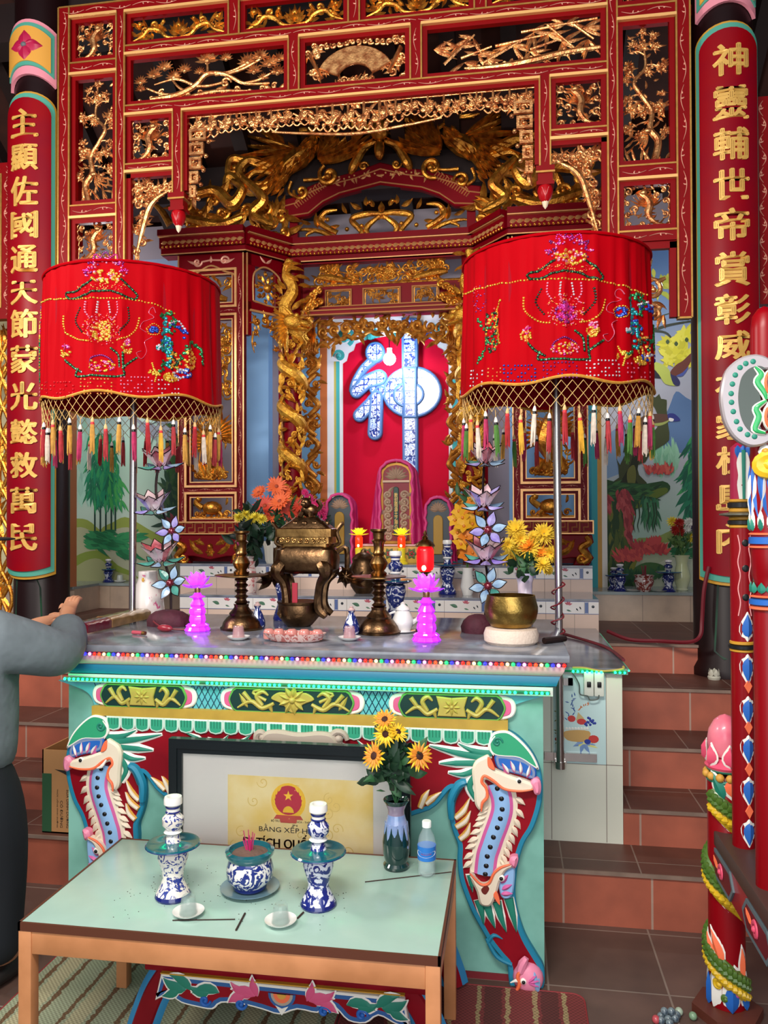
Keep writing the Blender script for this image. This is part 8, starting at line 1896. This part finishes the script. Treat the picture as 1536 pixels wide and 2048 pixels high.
mb.m(mat('emblem_ribbon','#b0443c',.5)).plate([(ec[0]-rr*.7,ec[1]-rr*.78),(ec[0]+rr*.7,ec[1]-rr*.78),(ec[0]+rr*.85,ec[1]-rr*1.0),(ec[0]+rr*.5,ec[1]-rr*1.0),(ec[0]+rr*.45,ec[1]-rr*1.2),(ec[0]-rr*.45,ec[1]-rr*1.2),(ec[0]-rr*.5,ec[1]-rr*1.0),(ec[0]-rr*.85,ec[1]-rr*1.0)],Fe,.0012)
mb.build('emblem',t,smooth=0)
mb=MB(mat('print_black','#28201c',.6));Fx=planeF(YFr+.0108)
put_text(mb,'BỘ TRƯỞNG BỘ VĂN HÓA - THÔNG TIN',Fx,uz(588,1646,YFr)[0],uz(588,1646,YFr)[1],.17,.011,.0006);put_text(mb,'tặng',Fx,uz(588,1653,YFr)[0],uz(588,1653,YFr)[1],.02,.009,.0006)
put_text(mb,'BẰNG XẾP HẠNG',Fx,uz(583,1662,YFr)[0],uz(583,1662,YFr)[1],.24,.032,.0006)
for d in(-.0012,0,.0012):mb.m(mat('print_brown','#4a2818',.6));put_text(mb,'DI TÍCH QUỐC GIA',Fx,uz(578,1688,YFr)[0]+d,uz(578,1687,YFr)[1],.335,.056,.0008)
mb.build('lettering',t,smooth=0)
MB(mat('picture_glass','#ffffff',.03,trans=1.0,ior=1.1,spec=.5)).rect(Ff,fx0+.045,fx1-.045,z0+.045,ftop-.045,-.006,-.004).build('glass',t,smooth=0)
# ================================================================== low painted bench under the table
BY=2.3
t=thing('painted_bench',(-.67,2.55,0),'low red bench with a blue edged lotus apron and curved legs under the table','bench')
MB(LEGR).bbox(-1.11,-.22,2.28,2.77,.235,.26,.004).build('seat',t)
def bz(x,y):return uz(x,y,BY)
up=[(330,1937),(812,1987)];lo=[(822,2048),(790,2035),(760,2020),(735,2035),(700,2030),(675,2005),(655,2000),(640,2015),(600,2008),(565,2018),(530,2008),(490,1998),(450,1995),(432,2008),(400,2003),(370,1995),(345,1980),(318,1990)]
o=[bz(*p)for p in up]+cr([bz(*p)for p in lo],3)
Fb=planeF(BY);mb=MB(WHITE).plate(o,Fb,.03,.003,0,[(.006,WHITE),(.018,mat('bench_blue','#2c5c98',.45))],LEGR);mb.m(OCHRE).rect(Fb,bz(330,1937)[0],bz(812,1987)[0],bz(570,1957)[1]-.001,.238,0,.033);mb.build('apron',t)
mb=MB();Fq=planeF(BY-.03)
def bpt(px_,s,dy=0):u,v=bz(570,1985+dy);return(u+s*(px_/1580*2.36),v)
for s in(-1,1):
 for x,a,L,W,cu in((55,.5,.075,.032,-.8),(60,.1,.08,.03,.9),(50,1.0,.06,.026,.7),(75,-.2,.06,.03,-.6)):mb.m(WHITE).leaf(Fq,*bpt(x,s),a if s>0 else pi-a,L+.006,W+.008,cu*s,.003);mb.m(mat('lotus_pink_paint','#d0507c',.5)).leaf(planeF(BY-.032),*bpt(x,s),a if s>0 else pi-a,L,W,cu*s,.004)
 for x,a,L,W,cu in((130,.4,.09,.03,-1.2),(150,-.3,.07,.028,1.2),(190,.9,.08,.03,-.9),(200,0,.08,.034,.9),(215,-.7,.06,.026,.6)):mb.m(WHITE).leaf(Fq,*bpt(x,s),a if s>0 else pi-a,L+.006,W+.009,cu*s,.003);mb.m(GRP).leaf(planeF(BY-.032),*bpt(x,s),a if s>0 else pi-a,L,W,cu*s,.004)
 for x in(85,160):mb.m(BLP).spiral(Fq,*bpt(x,s,18),.018,0,1.1,.01,s,h=.005)
for r,c in((.042,'bench_blue'),(.034,'mask_taupe'),(.026,'dragon_orange'),(.014,'dragon_yellow')):mb.m(_M[c]);u,v=bpt(0,1,-10);mb.plate([(u+r*cos(a),v+r*sin(a))for a in[pi+pi*k/10 for k in range(11)]],planeF(BY-.03-(.05-r)*.1),.003)
u,v=bpt(0,1,5);mb.m(WHITE).plate([(u-.02,v-.012),(u,v-.04),(u+.02,v-.012),(u,v-.02)],Fq,.004);mb.build('lotus_carving',t)
for s in(-1,1):
 for yy in(BY-.01,2.72):
  xc=-.67+s*.385;mb=MB();k=.12
  F=planeF(yy);P=[(xc-s*.02,.236),(xc+s*.03,.16),(xc+s*.07,.06),(xc+s*.085,.008)]
  mb.m(mat('bench_blue_edge','#2c7cac',.45)).stroke(F,cr(P,6),[.1,.1,.1,.1],.02,-.02);mb.m(LEGR).stroke(planeF(yy-.004),cr(P,6),.072,.02,-.016);mb.build('leg',t)
  # ================================================================== mats
def woven(name,c1,c2,c3):
 m=bpy.data.materials.new(name);m.use_nodes=True;nt=m.node_tree;b=nt.nodes['Principled BSDF'];b.inputs['Roughness'].default_value=.8
 tc=nt.nodes.new('ShaderNodeTexCoord');w=nt.nodes.new('ShaderNodeTexWave');w.inputs['Scale'].default_value=1.7;w.inputs['Distortion'].default_value=.4;w.inputs['Detail'].default_value=3;w.inputs['Detail Scale'].default_value=30
 ck=nt.nodes.new('ShaderNodeTexChecker');ck.inputs['Scale'].default_value=130;ck.inputs['Color1'].default_value=(1,1,1,1);ck.inputs['Color2'].default_value=(.6,.58,.55,1)
 nt.links.new(tc.outputs['Object'],w.inputs['Vector']);nt.links.new(tc.outputs['Object'],ck.inputs['Vector']);r=nt.nodes.new('ShaderNodeValToRGB');r.color_ramp.interpolation='CONSTANT'
 r.color_ramp.elements[0].color=lin(c1);r.color_ramp.elements[1].position=.35;r.color_ramp.elements[1].color=lin(c2);e=r.color_ramp.elements.new(.6);e.color=lin(c1);e=r.color_ramp.elements.new(.78);e.color=lin(c3)
 mx_=nt.nodes.new('ShaderNodeMix');mx_.data_type='RGBA';mx_.blend_type='MULTIPLY';mx_.inputs[0].default_value=1;nt.links.new(w.outputs['Fac'],r.inputs['Fac']);nt.links.new(r.outputs['Color'],mx_.inputs[6]);nt.links.new(ck.outputs['Color'],mx_.inputs[7]);nt.links.new(mx_.outputs[2],b.inputs['Base Color']);return m
def floor_mat(x0,x1,y0,y1,z,label,m):
 t=thing('woven_mat',((x0+x1)/2,(y0+y1)/2,z),label,'mat');o=[(a+(x0+x1)/2,b+(y0+y1)/2)for a,b in rrect((x1-x0)/2,(y1-y0)/2,.04)]
 MB(m).plate(o,topF(z),.004).build('weave',t,smooth=0);P=[(x,y,z+.003)for x,y in o];MB(mat('mat_red_hem','#8c2c30',.7)).tube(P,.003,6,True).build('hem',t)
floor_mat(-.55,.235,1.2,2.755,.0,'red striped woven mat on the floor right of the low table',woven('mat_red_weave','#7c3434','#a08a64','#5c2a28'))
floor_mat(-1.66,-.56,1.25,2.76,.0,'pale green and brown woven mat on the floor under the low table',woven('mat_green_weave','#98a084','#6c5034','#b0aa88'))
# ================================================================== cardboard box with a plastic bag on the left step
bx0,bx1,by0,by1,bz0,bz1=-2.075,-1.69,3.262,3.5,.217,.585
t=thing('cardboard_box',((bx0+bx1)/2,3.38,.216),'brown cardboard milk carton box on the step left of the altar','box');CARD=mat('cardboard','#c08a58',.75,noise=.06,nscale=8)
mb=MB(CARD).box(bx0,bx1,by0,by0+.006,bz0,bz1).box(bx0,bx1,by1-.006,by1,bz0,bz1).box(bx0,bx0+.006,by0,by1,bz0,bz1).box(bx1-.006,bx1,by0,by1,bz0,bz1).box(bx0,bx1,by0,by1,bz0,bz0+.006);mb.build('carton',t,smooth=0)
Fb=planeF(by0);mb=MB(mat('carton_green','#2c5838',.6));mb.rect(Fb,bx0,bx0+.045,bz0+.005,bz1-.105,0,.0008);mb.m(mat('carton_dark','#2c2420',.6));mb.plate([(bx0+.06,bz1-.085),(bx0+.15,bz1-.092),(bx0+.13,bz1-.115),(bx0+.1,bz1-.1)],Fb,.0008);mb.plate(ring(bx0+.185,bz0+.16,.022,.09,22),Fb,.0008)
mb.m(mat('carton_rim','#98a060',.6));mb.m(WHITE);put_text(mb,'VINAMILK',Fb,bx0+.185,bz0+.16,.14,.024,.0012,0,0,-pi/2)
mb.m(mat('carton_print','#4c3828',.6))
for s_,x,z,w in(('SỮA DINH DƯỠNG',.125,.11,.17),('CÓ ĐƯỜNG',.095,.085,.12),('THỨC UỐNG DINH DƯỠNG',.075,.11,.17)):put_text(mb,s_,Fb,bx0+x,bz0+z,w,.016 if x>.09 else .008,.0008,0,0,-pi/2)
mb.build('print',t,smooth=0)
mb=MB(mat('orange_cellophane','#f0a070',.12,trans=.55,coat=.5,color2='#e07848',nscale=25));bm=bmesh.new();bmesh.ops.create_icosphere(bm,subdivisions=4,radius=1)
for v in bm.verts:k=1+.22*sin(v.co.x*9+v.co.z*5)*cos(v.co.y*11+v.co.z*7);v.co=Vector((-1.80+.095*v.co.x*k,3.38+.08*v.co.y*k,.615+.075*v.co.z*k*(1.25 if v.co.z>0 else .8)))
mb.bm(bm);mb.build('plastic_bag',None,'crumpled clear and orange plastic bag stuffed in the cardboard box','bag',smooth=25,loc=(-1.8,3.38,.56))
# ================================================================== side screens beyond the columns
for sd,(a,b,zt,zb)in(('right',(1.335,3.99,3.92,2.78)),('left',(-5.99,-3.125,3.9,2.9))):
 t=thing('side_screen',((a+b)/2,4.6,zb),'red openwork screen with gilt carving showing beyond the %s column'%sd,'screen');F=planeF(4.6);fr=MB(RED);vn=MB(VINE);tr=MB(TRIM)
 xs=[a,b];fr.frame(F,a,b,zb,zt,.075,-.03,.03);fr.rect(F,a+.07,b-.07,(zt+zb)/2+.05,(zt+zb)/2+.11,-.03,.028);tr.frame(F,a+.07,b-.07,zb+.07,zt-.07,.008,0,.036)
 for x in(a+.037,b-.037):vn.wave_vine(planeF(4.5695),(x,zb+.02),(x,zt-.02),.02,.008,.09)
 vn.wave_vine(planeF(4.5695),(a+.08,zt-.037),(b-.08,zt-.037),.02,.008,.09)
 fr.build('frame',t,smooth=0);vn.build('vine_ornament',t);tr.build('gilt_fillets',t)
 for z0,z1 in((zb+.1,(zt+zb)/2+.03),((zt+zb)/2+.13,zt-.1)):mb=MB(GOLD);carve_scrolls(mb,planeF(4.59),a+.1,b-.1,z0,z1,rnd,75,.12);mb.build('carved_panel',t)
x=at(12,900,4.86).x;t=thing('gilt_bamboo_post',(x,4.86,.95),'slender gilded openwork bamboo post beyond the left column','carved post');mb=MB(GOLD);F=planeF(4.86)
for k in range(3):mb.stroke(F,cr([(x+.05*sin(i*1.3+k*2.1),.95+i*.115)for i in range(18)],5),.028)
for i in range(70):mb.leaf(F,x+rnd.uniform(-.08,.08),rnd.uniform(1.0,2.85),rnd.choice((1.2,1.9))+rnd.uniform(-.4,.4),.14,.035,rnd.uniform(-.5,.5))
mb.build('carving',t);MB(TRIM).box(x-.09,x+.09,4.8,4.92,.92,.99).build('base',t)
mb=MB(mat('lit_cream_wall','#e6d8a8',.7)).box(-5.9,at(34,900,6.05).x,6.045,6.059,1.118,3.75);mb.build('trim_180',kind='structure',smooth=0)  # cream wall panel, its warm lighting put into the colour
# ================================================================== rack of ceremonial weapons
KX,KY=.685,2.72;KR=.056;F=cylF(KX,KY,KR)
t=thing('weapon_rack',(KX,KY,0),'red painted weapon rack whose dragon coiled end post carries a pink peach finial','rack')
def kz(y):return at(1452,y,KY-KR).z
mb=MB(mat('rack_crimson','#80000c',.35,spec=.3)).lathe([(KR,.04),(KR,kz(1570)),(KR*.8,kz(1560))],(KX,KY,0),24);mb.build('post',t)
MB(mat('rack_brown','#5c2c20',.5)).lathe([(.11,0),(.11,.03),(KR,.04)],(KX,KY,0),6).build('foot',t)
mb=MB(mat('peach_pink','#ee8a98',.4,coat=.3,color2='#e0607c',nscale=8));z0,z1=kz(1530),kz(1436);H=z1-z0;mb.lathe([(.02,0),(.046,H*.12),(.056,H*.4),(.05,H*.66),(.034,H*.86),(.016,H*.96),(0,H)],(KX,KY,z0),22);mb.build('peach_finial',t)
mb=MB(WHITE);LP=mat('petal_rose','#e05070',.4)
for k in range(6):u=2*pi*k/6*KR;mb.m(WHITE).leaf(F,u,z0-.015,pi/2,.078,.05,0,.012);mb.m(LP).leaf(F,u,z0-.01,pi/2,.068,.044,0,.02)
mb.m(LP).lathe([(KR,z0-.03),(KR+.008,z0-.015),(KR*.7,z0+.01)],(KX,KY,0),20);mb.build('lotus_petals',t)
mb=MB(GRP);za=kz(1542);mb.lathe([(KR,za-.012),(KR+.004,za-.006),(KR,za)],(KX,KY,0),20)
mb.m(YLP)
for k in range(12):a=2*pi*k/12;mb.ell((KX+(KR+.002)*cos(a),KY+(KR+.002)*sin(a),za-.026),(.014,.014,.014),8,5)
mb.m(GRP).lathe([(KR,za-.048),(KR+.004,za-.042),(KR,za-.036)],(KX,KY,0),20);mb.build('bead_collar',t)
SCG=mat('scale_green','#4a6a24',.4,coat=.3);SCY=mat('scale_yellow','#d8b020',.4,coat=.3);mb=MB();N=130;turns=2.35
def helix(f,dr=0):dr-=.012;a=-f*turns*2*pi+1.0;return Vector((KX+(KR+dr)*sin(a),KY-(KR+dr)*cos(a),.1+(za-.2)*f))
P=[helix(i/N)for i in range(N+1)];mb.m(SCG).tube([p+Vector((0,0,.02))for p in P],.027,8);mb.m(SCY).tube([p-Vector((0,0,.016))for p in P],.025,8);mb.m(WHITE).tube([p-Vector((0,0,.044))for p in P],.012,6);mb.m(BLP).tube([p-Vector((0,0,.062))for p in P],.01,6).tube([p+Vector((0,0,.054))for p in P],.008,6);mb.m(WHITE).tube([p+Vector((0,0,.046))for p in P],.008,6)
mb.m(SCG)
for i in range(0,N,2):p=helix(i/N,.02);mb.m(SCG).ell(p+Vector((0,0,.03)),(.013,.013,.013),6,4).ell(p+Vector((0,0,.01)),(.014,.014,.012),6,4);mb.m(SCY).ell(p-Vector((0,0,.018)),(.013,.013,.012),6,4)
mb.build('dragon_coil',t)
mb=MB()
for u,z,a,L,W,m in((-.02,kz(1600),1.9,.09,.035,GRP),(.02,kz(1610),1.2,.1,.035,GRP),(0,kz(1560),-1.5,.06,.04,ORP),(-.03,kz(1935),1.8,.11,.035,ORP),(-.045,kz(1930),2.1,.09,.025,ORP),(.04,kz(1960),1.5,.1,.03,ORP),(.03,kz(1985),1.7,.08,.03,PKP)):
 mb.m(WHITE).leaf(F,u,z,a,L+.012,W+.012,.3,.006);mb.m(m).leaf(planeF(0)if False else cylF(KX,KY,KR+.003),u,z,a,L,W,.3,.007)
for k in range(6):u=2*pi*k/6*KR;mb.m(WHITE).leaf(F,u,.04,pi/2,.12,.066,0,.008);mb.m(BLP).leaf(cylF(KX,KY,KR+.004),u,.04,pi/2,.1,.046,0,.009)
mb.m(SCY).spiral(F,-.04,kz(1975),.02,0,1.1,.014);mb.m(SCG).spiral(F,-.015,kz(1960),.012,0,1,.012).spiral(F,-.02,kz(2000),.012,0,1,.012);mb.m(PKP).spiral(F,.022,kz(1985),.022,0,1.1,.012);mb.build('carved_leaves',t)
RB=mat('rail_umber','#4c3430',.5);bx=(.64,.77);rz=.605
mb=MB(RB).bbox(*bx,1.35,2.78,rz-.05,rz,.006);mb.m(mat('rail_red','#a01424',.4,coat=.3)).bbox(bx[0]+.006,bx[1]-.006,1.36,2.77,rz-.15,rz-.045,.004);mb.build('rail',t)
mb=MB();Fx=lambda u,v,w:(bx[0]+.006-w,u,v)
for y in(2.6,2.25,1.9,1.55):o=[(y-.13,rz-.1),(y-.09,rz-.055),(y+.09,rz-.055),(y+.13,rz-.1),(y+.09,rz-.145),(y-.09,rz-.145)];mb.m(mat('rail_slate','#5c6c74',.5)).plate([(a,b)for a,b in o],Fx,.006,0,0,[(.012,_M['rail_slate'])],mat('rail_maroon','#6a1020',.5));mb.m(LP).spiral(lambda u,v,w:(bx[0]-.001-w,u,v),y,rz-.1,.025,0,1.2,.014,h=.005);mb.m(ORP).leaf(lambda u,v,w:(bx[0]-.001-w,u,v),y+.03,rz-.1,0.2,.06,.025,.4,.005)
mb.build('rail_panel',t)
MB(_M['rack_crimson']).lathe([(.1,0),(.1,.03),(KR,.04),(KR,1.0),(0,1.03)],(.705,1.45,0),20).build('near_post',t)
SX_,SY_=.70,2.575;SR=.0325;t=thing('ceremonial_sword',(SX_,SY_,rz),'red wooden sword staff with blue leaf motifs beside the peach topped post','ceremonial weapon','ceremonial weapons on the rack');F=cylF(SX_,SY_,SR)
def sz(y):return at(1478,y,SY_-SR).z
MB(_M['rack_crimson']).lathe([(SR,rz),(SR,sz(1060)),(SR*.95,sz(1052))],(SX_,SY_,0),20).build('scabbard',t)
mb=MB()
for y0,y1,m,dr in((1056,1050,OCHRE,.002),(1050,1040,BLACK,.006),(1040,1034,OCHRE,.002),(1024,1016,OCHRE,.002),(1016,1004,BLACK,.006),(1004,998,OCHRE,.002),(1306,1300,OCHRE,.003),(1300,1291,BLACK,.007),(1291,1284,OCHRE,.003)):a,b=sz(y0),sz(y1);mb.m(m).lathe([(SR,a),(SR+dr,a+.002),(SR+dr,b-.002),(SR,b)],(SX_,SY_,0),20)
mb.m(mat('guard_grey','#6c6c60',.4,.5)).lathe([(SR,sz(1034)),(.062,sz(1030)),(.062,sz(1027)),(SR,sz(1024))],(SX_,SY_,0),24);mb.build('ring_band',t)
mb=MB(mat('sword_magenta','#9c1840',.4,coat=.3)).lathe([(SR*.96,sz(1000)),(SR*.9,sz(893)),(SR*.4,sz(884))],(SX_,SY_,0),18);o=cr([(-.012,sz(998)),(-.017,sz(970)),(-.014,sz(950)),(-.018,sz(925)),(-.01,sz(905))],3);o=[(-u,v)for u,v in o]+o[::-1];Fg=cylF(SX_,SY_,SR*.96)
mb.m(WHITE).plate(o[::-1],Fg,.004);mb.m(GRP).stroke(cylF(SX_,SY_,SR+.003),[(0,sz(998)),(0,sz(900))],[.008,.012],.003);mb.m(BLP)
for k in(-1,0,1):mb.leaf(Fg,k*.016,sz(890),-pi/2,.04,.018,0,.006)
mb.build('grip',t)
mb=MB()
for y,a,L in((1283,pi/2,.09),(1308,-pi/2,.095),(1392,-pi/2,.09),(1470,-pi/2,.09),(1553,-pi/2,.09),(1638,-pi/2,.085)):mb.m(WHITE).leaf(F,.008,sz(y),a,L,.05,0,.005);mb.m(BLP).leaf(cylF(SX_,SY_,SR+.002),.008,sz(y)+.01*sin(a),a,L*.8,.034,0,.006)
for y in(1372,1454,1538,1622):u,v=.008,sz(y);mb.m(ORP).plate([(u-.012,v),(u,v-.022),(u+.012,v),(u,v+.022)],F,.004,.001)
mb.m(BLACK)
for y in(1086,1137,1195):mb.knob(F,.004,sz(y),.011,.002,0,12)
for u in(-.018,.022):mb.m(mat('scabbard_line','#e8a0a0',.4)).stroke(F,cr([(u*(1-.35*(i%2)),sz(1070+i*27))for i in range(7)],5),.0035,.002)
mb.build('painted_motifs',t)
AXX,AXY=.69,2.3;AR=.034;t=thing('ceremonial_axe',(AXX,AXY,rz),'painted ceremonial axe with a silver crescent blade on a red staff at the right edge','ceremonial weapon','ceremonial weapons on the rack')
def az(y):return at(1530,y,AXY).z
MB(_M['rack_crimson']).lathe([(AR,rz),(AR,az(1185)),(AR*.8,az(1170)),(AR*1.1,az(1150)),(AR*1.15,az(1110)),(AR*1.05,az(660)),(AR*.9,az(632)),(AR*.5,az(618)),(0,az(612))],(AXX,AXY,0),22).build('staff',t)
mb=MB()
for y0,y1,m in((1072,1064,ORP),(1090,1072,BLP),(1098,1090,ORP),(1196,1190,ORP),(1211,1196,BLP),(1220,1211,ORP)):a,b=az(y1 if y1>y0 else y0),az(y0 if y1>y0 else y1);mb.m(m).lathe([(AR,a),(AR*1.3,a+.004),(AR*1.3,b-.004),(AR,b)],(AXX,AXY,0),22)
mb.build('ring_band',t)
Fa=cylF(AXX,AXY,AR*1.1);mb=MB()
for k in range(8):u=(k-4)*.024;mb.m(WHITE).leaf(Fa,u,az(1062),pi/2,.06,.024,0,.006);mb.m(GRP).leaf(Fa,u,az(1062),pi/2,.042,.018,0,.009);mb.m(BLP).leaf(Fa,u,az(930),-pi/2,.15,.02,.3,.006);mb.m(WHITE).leaf(Fa,u+.01,az(950),-pi/2,.12,.01,-.3,.008);mb.m(GRP).leaf(Fa,u,az(1186),pi/2,.03,.024,0,.006)
mb.m(SCY).spiral(Fa,.0,az(935),.04,0,1.2,.03);mb.m(WHITE).knob(Fa,-.01,az(905),.02,.01);mb.m(OCHRE).knob(Fa,-.01,az(905),.012,.014);mb.build('lion_mask',t)
def xa(x,y):return uz(1380+x/4.096,600+y/4.096,AXY)
out=[xa(*p)for p in((640,568),(600,512),(545,484),(480,476),(400,492),(330,528),(260,600),(226,700),(212,810),(222,920),(250,1030),(310,1130),(390,1192),(470,1216),(560,1200),(620,1160),(640,1120))];inn=[xa(*p)for p in((640,1090),(580,1110),(520,1080),(470,1000),(490,930),(520,860),(500,760),(490,680),(540,600),(640,600))]
sil=mat('blade_silver','#a8a0a4',.35,.3);Fp=planeF(AXY-.0);mb=MB(sil);mb.plate(cr(out,3)+cr(inn,2),planeF(AXY-.03),.024,.005,0,[],sil,True);mid=[(a+(ring_c[0]-a)*.22,b+(ring_c[1]-b)*.16)for ring_c in[xa(540,845)]for a,b in out[1:-1]]
mb.m(mat('blade_slate','#4c5450',.35,.3)).plate(cr([(a+(xa(540,845)[0]-a)*.42,b+(xa(540,845)[1]-b)*.26)for a,b in out[1:-1]],3)+[xa(540,1090),xa(500,1000),xa(530,850),xa(500,700),xa(540,600)],planeF(AXY-.054),.002)
mb.m(GRP)
for x,y in((468,536),(410,552),(364,584),(326,644),(303,716),(293,792),(296,862),(310,936),(336,1016),(364,1076),(424,1120),(480,1136)):mb.knob(planeF(AXY-.054),*xa(x,y),.0075,.003,0,10)
mb.build('blade',t)
mb=MB();Fq=planeF(AXY-.055)
for l in([(480,580),(530,640),(500,700),(550,780),(570,840)],[(570,850),(490,910),(510,980),(480,1080),(560,1110)]):P=cr([xa(*p)for p in l],5);mb.m(WHITE).stroke(Fq,P,[.01,.022,.024,.022,.012],.006);mb.m(mat('axe_green','#2ca45c',.4,coat=.3)).stroke(planeF(AXY-.059),P,[.005,.014,.016,.014,.006],.006)
for cx_,cy_ in((620,710),(620,980)):c=xa(cx_,cy_);P=[(c[0]+.019*cos(a),c[1]+.033*sin(a))for a in[.3+2*pi*k/20 for k in range(21)]];mb.m(WHITE).stroke(Fq,P,.014,.01);mb.m(ORP).stroke(planeF(AXY-.062),P,.008,.008)
mb.m(WHITE).ell((xa(625,905)[0],AXY-.06,xa(625,905)[1]),(.02,.014,.022),12,8);mb.m(SCY).ell((xa(627,905)[0],AXY-.068,xa(627,905)[1]),(.015,.014,.016),12,8);mb.build('blade_socket',t)
c=onz(1337,2046,0);t=thing('grape_ornament',tuple(c),'cluster of dark glazed grape beads lying on the floor left of the dragon post','ornament')
for i,(dx,dy,z)in enumerate(((0,0,.012),(-.02,.012,.012),(.022,.008,.012),(.002,.024,.012),(-.01,.01,.03),(.012,.012,.03),(.03,.026,.012),(-.024,-.01,.012),(0,-.02,.012))):
 if i==0:g0=MB(mat('grape_glaze','#3a4a58',.12,coat=.6,color2='#8c9aa0',nscale=50)).ell((0,0,0),.013,10,7).build('bead');g0.parent=t;g0.location=(dx,dy,z)
 else:g=g0.copy();COL.objects.link(g);g.location=(dx,dy,z)
for x,y,c_,l in((1358,2031,'#a8b8a4','pale grey green ball on the floor right of the grape ornament'),(1386,2040,'#7c9c7c','soft green ball on the floor at the foot of the dragon post'),(1312,2047,'#c05058','small red ball at the bottom edge left of the grape ornament')):c=onz(x,y,0);MB(mat('ball_'+c_[1:],c_,.3,coat=.4)).ell((c.x,c.y,.013),.013,12,8).build('glazed_ball',None,l,'ball',loc=(c.x,c.y,0))
# ================================================================== person at the left edge
def skin(name,V,E,R,m,parent,sub=2,extra=None):
 me=bpy.data.meshes.new(name);me.from_pydata(V,E,[]);o=bpy.data.objects.new(name,me);COL.objects.link(o);md=o.modifiers.new('s','SKIN');md.use_smooth_shade=True
 for i,r in enumerate(R):me.skin_vertices[0].data[i].radius=r if isinstance(r,tuple)else(r,r)
 me.skin_vertices[0].data[0].use_root=True;o.modifiers.new('d','SUBSURF').levels=sub
 dg=bpy.context.evaluated_depsgraph_get();dg.update();e=o.evaluated_get(dg).to_mesh();mb=MB(m);mb.add([tuple(v.co)for v in e.vertices],[tuple(p.vertices)for p in e.polygons]);bpy.data.objects.remove(o)
 if extra:extra(mb)
 return mb.build(name,parent,smooth=80)
PX_,PY_=-1.865,2.5;t=thing('person',(PX_,PY_,0),'person in a grey jacket and dark trousers with both hands raised over the altar','person')
SKN=mat('skin','#b07a5c',.55,sss=0);J=dict();V=[];E=[];R=[]
def chain(pts,root=None):
 p=root
 for(x,y,z,r)in pts:
  V.append((PX_+x,PY_+y,z));R.append(r);i=len(V)-1
  if p is not None:E.append((p,i))
  p=i
 return p
chain([(0,-.02,.8,.09),(0,0,1.0,.09),(0,.01,1.2,.11),(-.01,.03,1.3,.05),(-.04,.05,1.36,.05),(-.07,.07,1.43,.08),(-.07,.08,1.5,.082)])
for s in(1,-1):chain([(s*.09,0,.74,.075),(s*.1,.02,.42,.055),(s*.1,0,.1,.04),(s*.1,.1,.05,.035),(s*.1,.17,.04,.03)],0)
for s,el,wr,pm_ in((1,(.265,.15,1.115),(.155,.345,1.235),(.14,.40,1.27)),(-1,(-.2,.2,1.08),(-.02,.43,1.195),(.01,.48,1.21))):
 k=chain([(s*.13,0,1.23,.05),(*el,.04),(*wr,.028),(*pm_,.034)],2)
 d=(Vector(pm_)-Vector(wr)).normalized();side=Vector((s,-.2,.1)).normalized();up=d.cross(side)
 for f,(off,L)in enumerate(((-.026,.06),(-.009,.07),(.009,.066),(.025,.05))):
  q=Vector(pm_)+side*off+d*.018;curl=-s*side*0+up*(.25 if up.z<0 else-.25)
  chain([(*(q),.0105),(*(q+d*L*.5),.0095),(*(q+d*L*.8+curl*L*.8),.0085),(*(q+d*L*.95+curl*L*1.6),.007)],k)
 q=Vector(wr)+d*.03-side*.03;chain([(*(q),.012),(*(q-side*.015+d*.03),.0105),(*(q-side*.012+d*.055),.008)],k)
def face(mb):
 c=Vector((PX_-.07,PY_+.075,1.475));mb.ell(c+Vector((0,.09,-.005)),(.014,.022,.022),8,6)
 for s in(1,-1):mb.ell(c+Vector((s*.086,.0,.0)),(.01,.02,.03),8,6);mb.ell(c+Vector((s*.032,.078,.025)),(.016,.01,.01),8,6)
 mb.ell(c+Vector((0,.078,-.048)),(.026,.012,.009),8,6)
skin('body',V,E,R,SKN,t,2,face)
c=Vector((PX_-.07,PY_+.075,1.475));mb=MB(BLACK)
for s in(1,-1):mb.ell(c+Vector((s*.032,.088,.025)),(.008,.005,.006),8,5)
mb.build('eyes',t)
mb=MB(mat('black_hair','#0c0a0a',.5));mb.ell(c+Vector((0,-.02,.04)),(.1,.1,.085),16,10).ell(c+Vector((0,-.06,-.01)),(.09,.06,.08),14,8);mb.m(mat('cap_black','#101014',.6)).lathe([(.05,.06),(.098,.062),(.1,.08),(.07,.12),(0,.135)],c,18).ell(c+Vector((.03,.12,.065)),(.07,.07,.008),14,5);mb.build('hair',t)
V,E,R=[],[],[];JK=mat('grey_jacket','#646e74',.8,noise=.2,nscale=9,bump=.8,bscale=14)
chain([(.0,-.03,.72,(.17,.15)),(.0,-.02,.82,(.19,.16)),(-.0,0,1.02,(.175,.14)),(0,.0,1.17,(.15,.12)),(0,.02,1.29,.07)])
for s,pts in((1,((.14,.01,1.2,.105),(.21,.08,1.15,.1),(.265,.15,1.115,.092),(.225,.25,1.17,.08),(.165,.33,1.225,.062))),(-1,((-.15,.01,1.2,.085),(-.2,.2,1.09,.07),(-.03,.4,1.18,.05)))):chain(pts,3)
def seams(mb):
 mb.m(mat('jacket_zip','#c8d4d8',.4)).tube(cr([(PX_+.115,PY_-.14,1.1),(PX_+.14,PY_-.145,.95),(PX_+.16,PY_-.12,.84)],5),.004,5)
skin('jacket',V,E,R,JK,t,2,seams)
V,E,R=[],[],[];chain([(0,-.02,.86,(.14,.12)),(0,-.02,.74,(.16,.14))])
for s in(1,-1):chain([(s*.1,-.01,.6,.125),(s*.11,.01,.4,.095),(s*.11,0,.2,.085),(s*.11,0,.07,.08)],1)
skin('trousers',V,E,R,mat('dark_trousers','#0e141c',.8,noise=.2,nscale=10),t)
for s in(1,-1):MB(mat('dark_shoe','#181414',.5)).ell((PX_+s*.105,PY_+.07,.036),(.05,.14,.036),14,8).build('shoe',t)
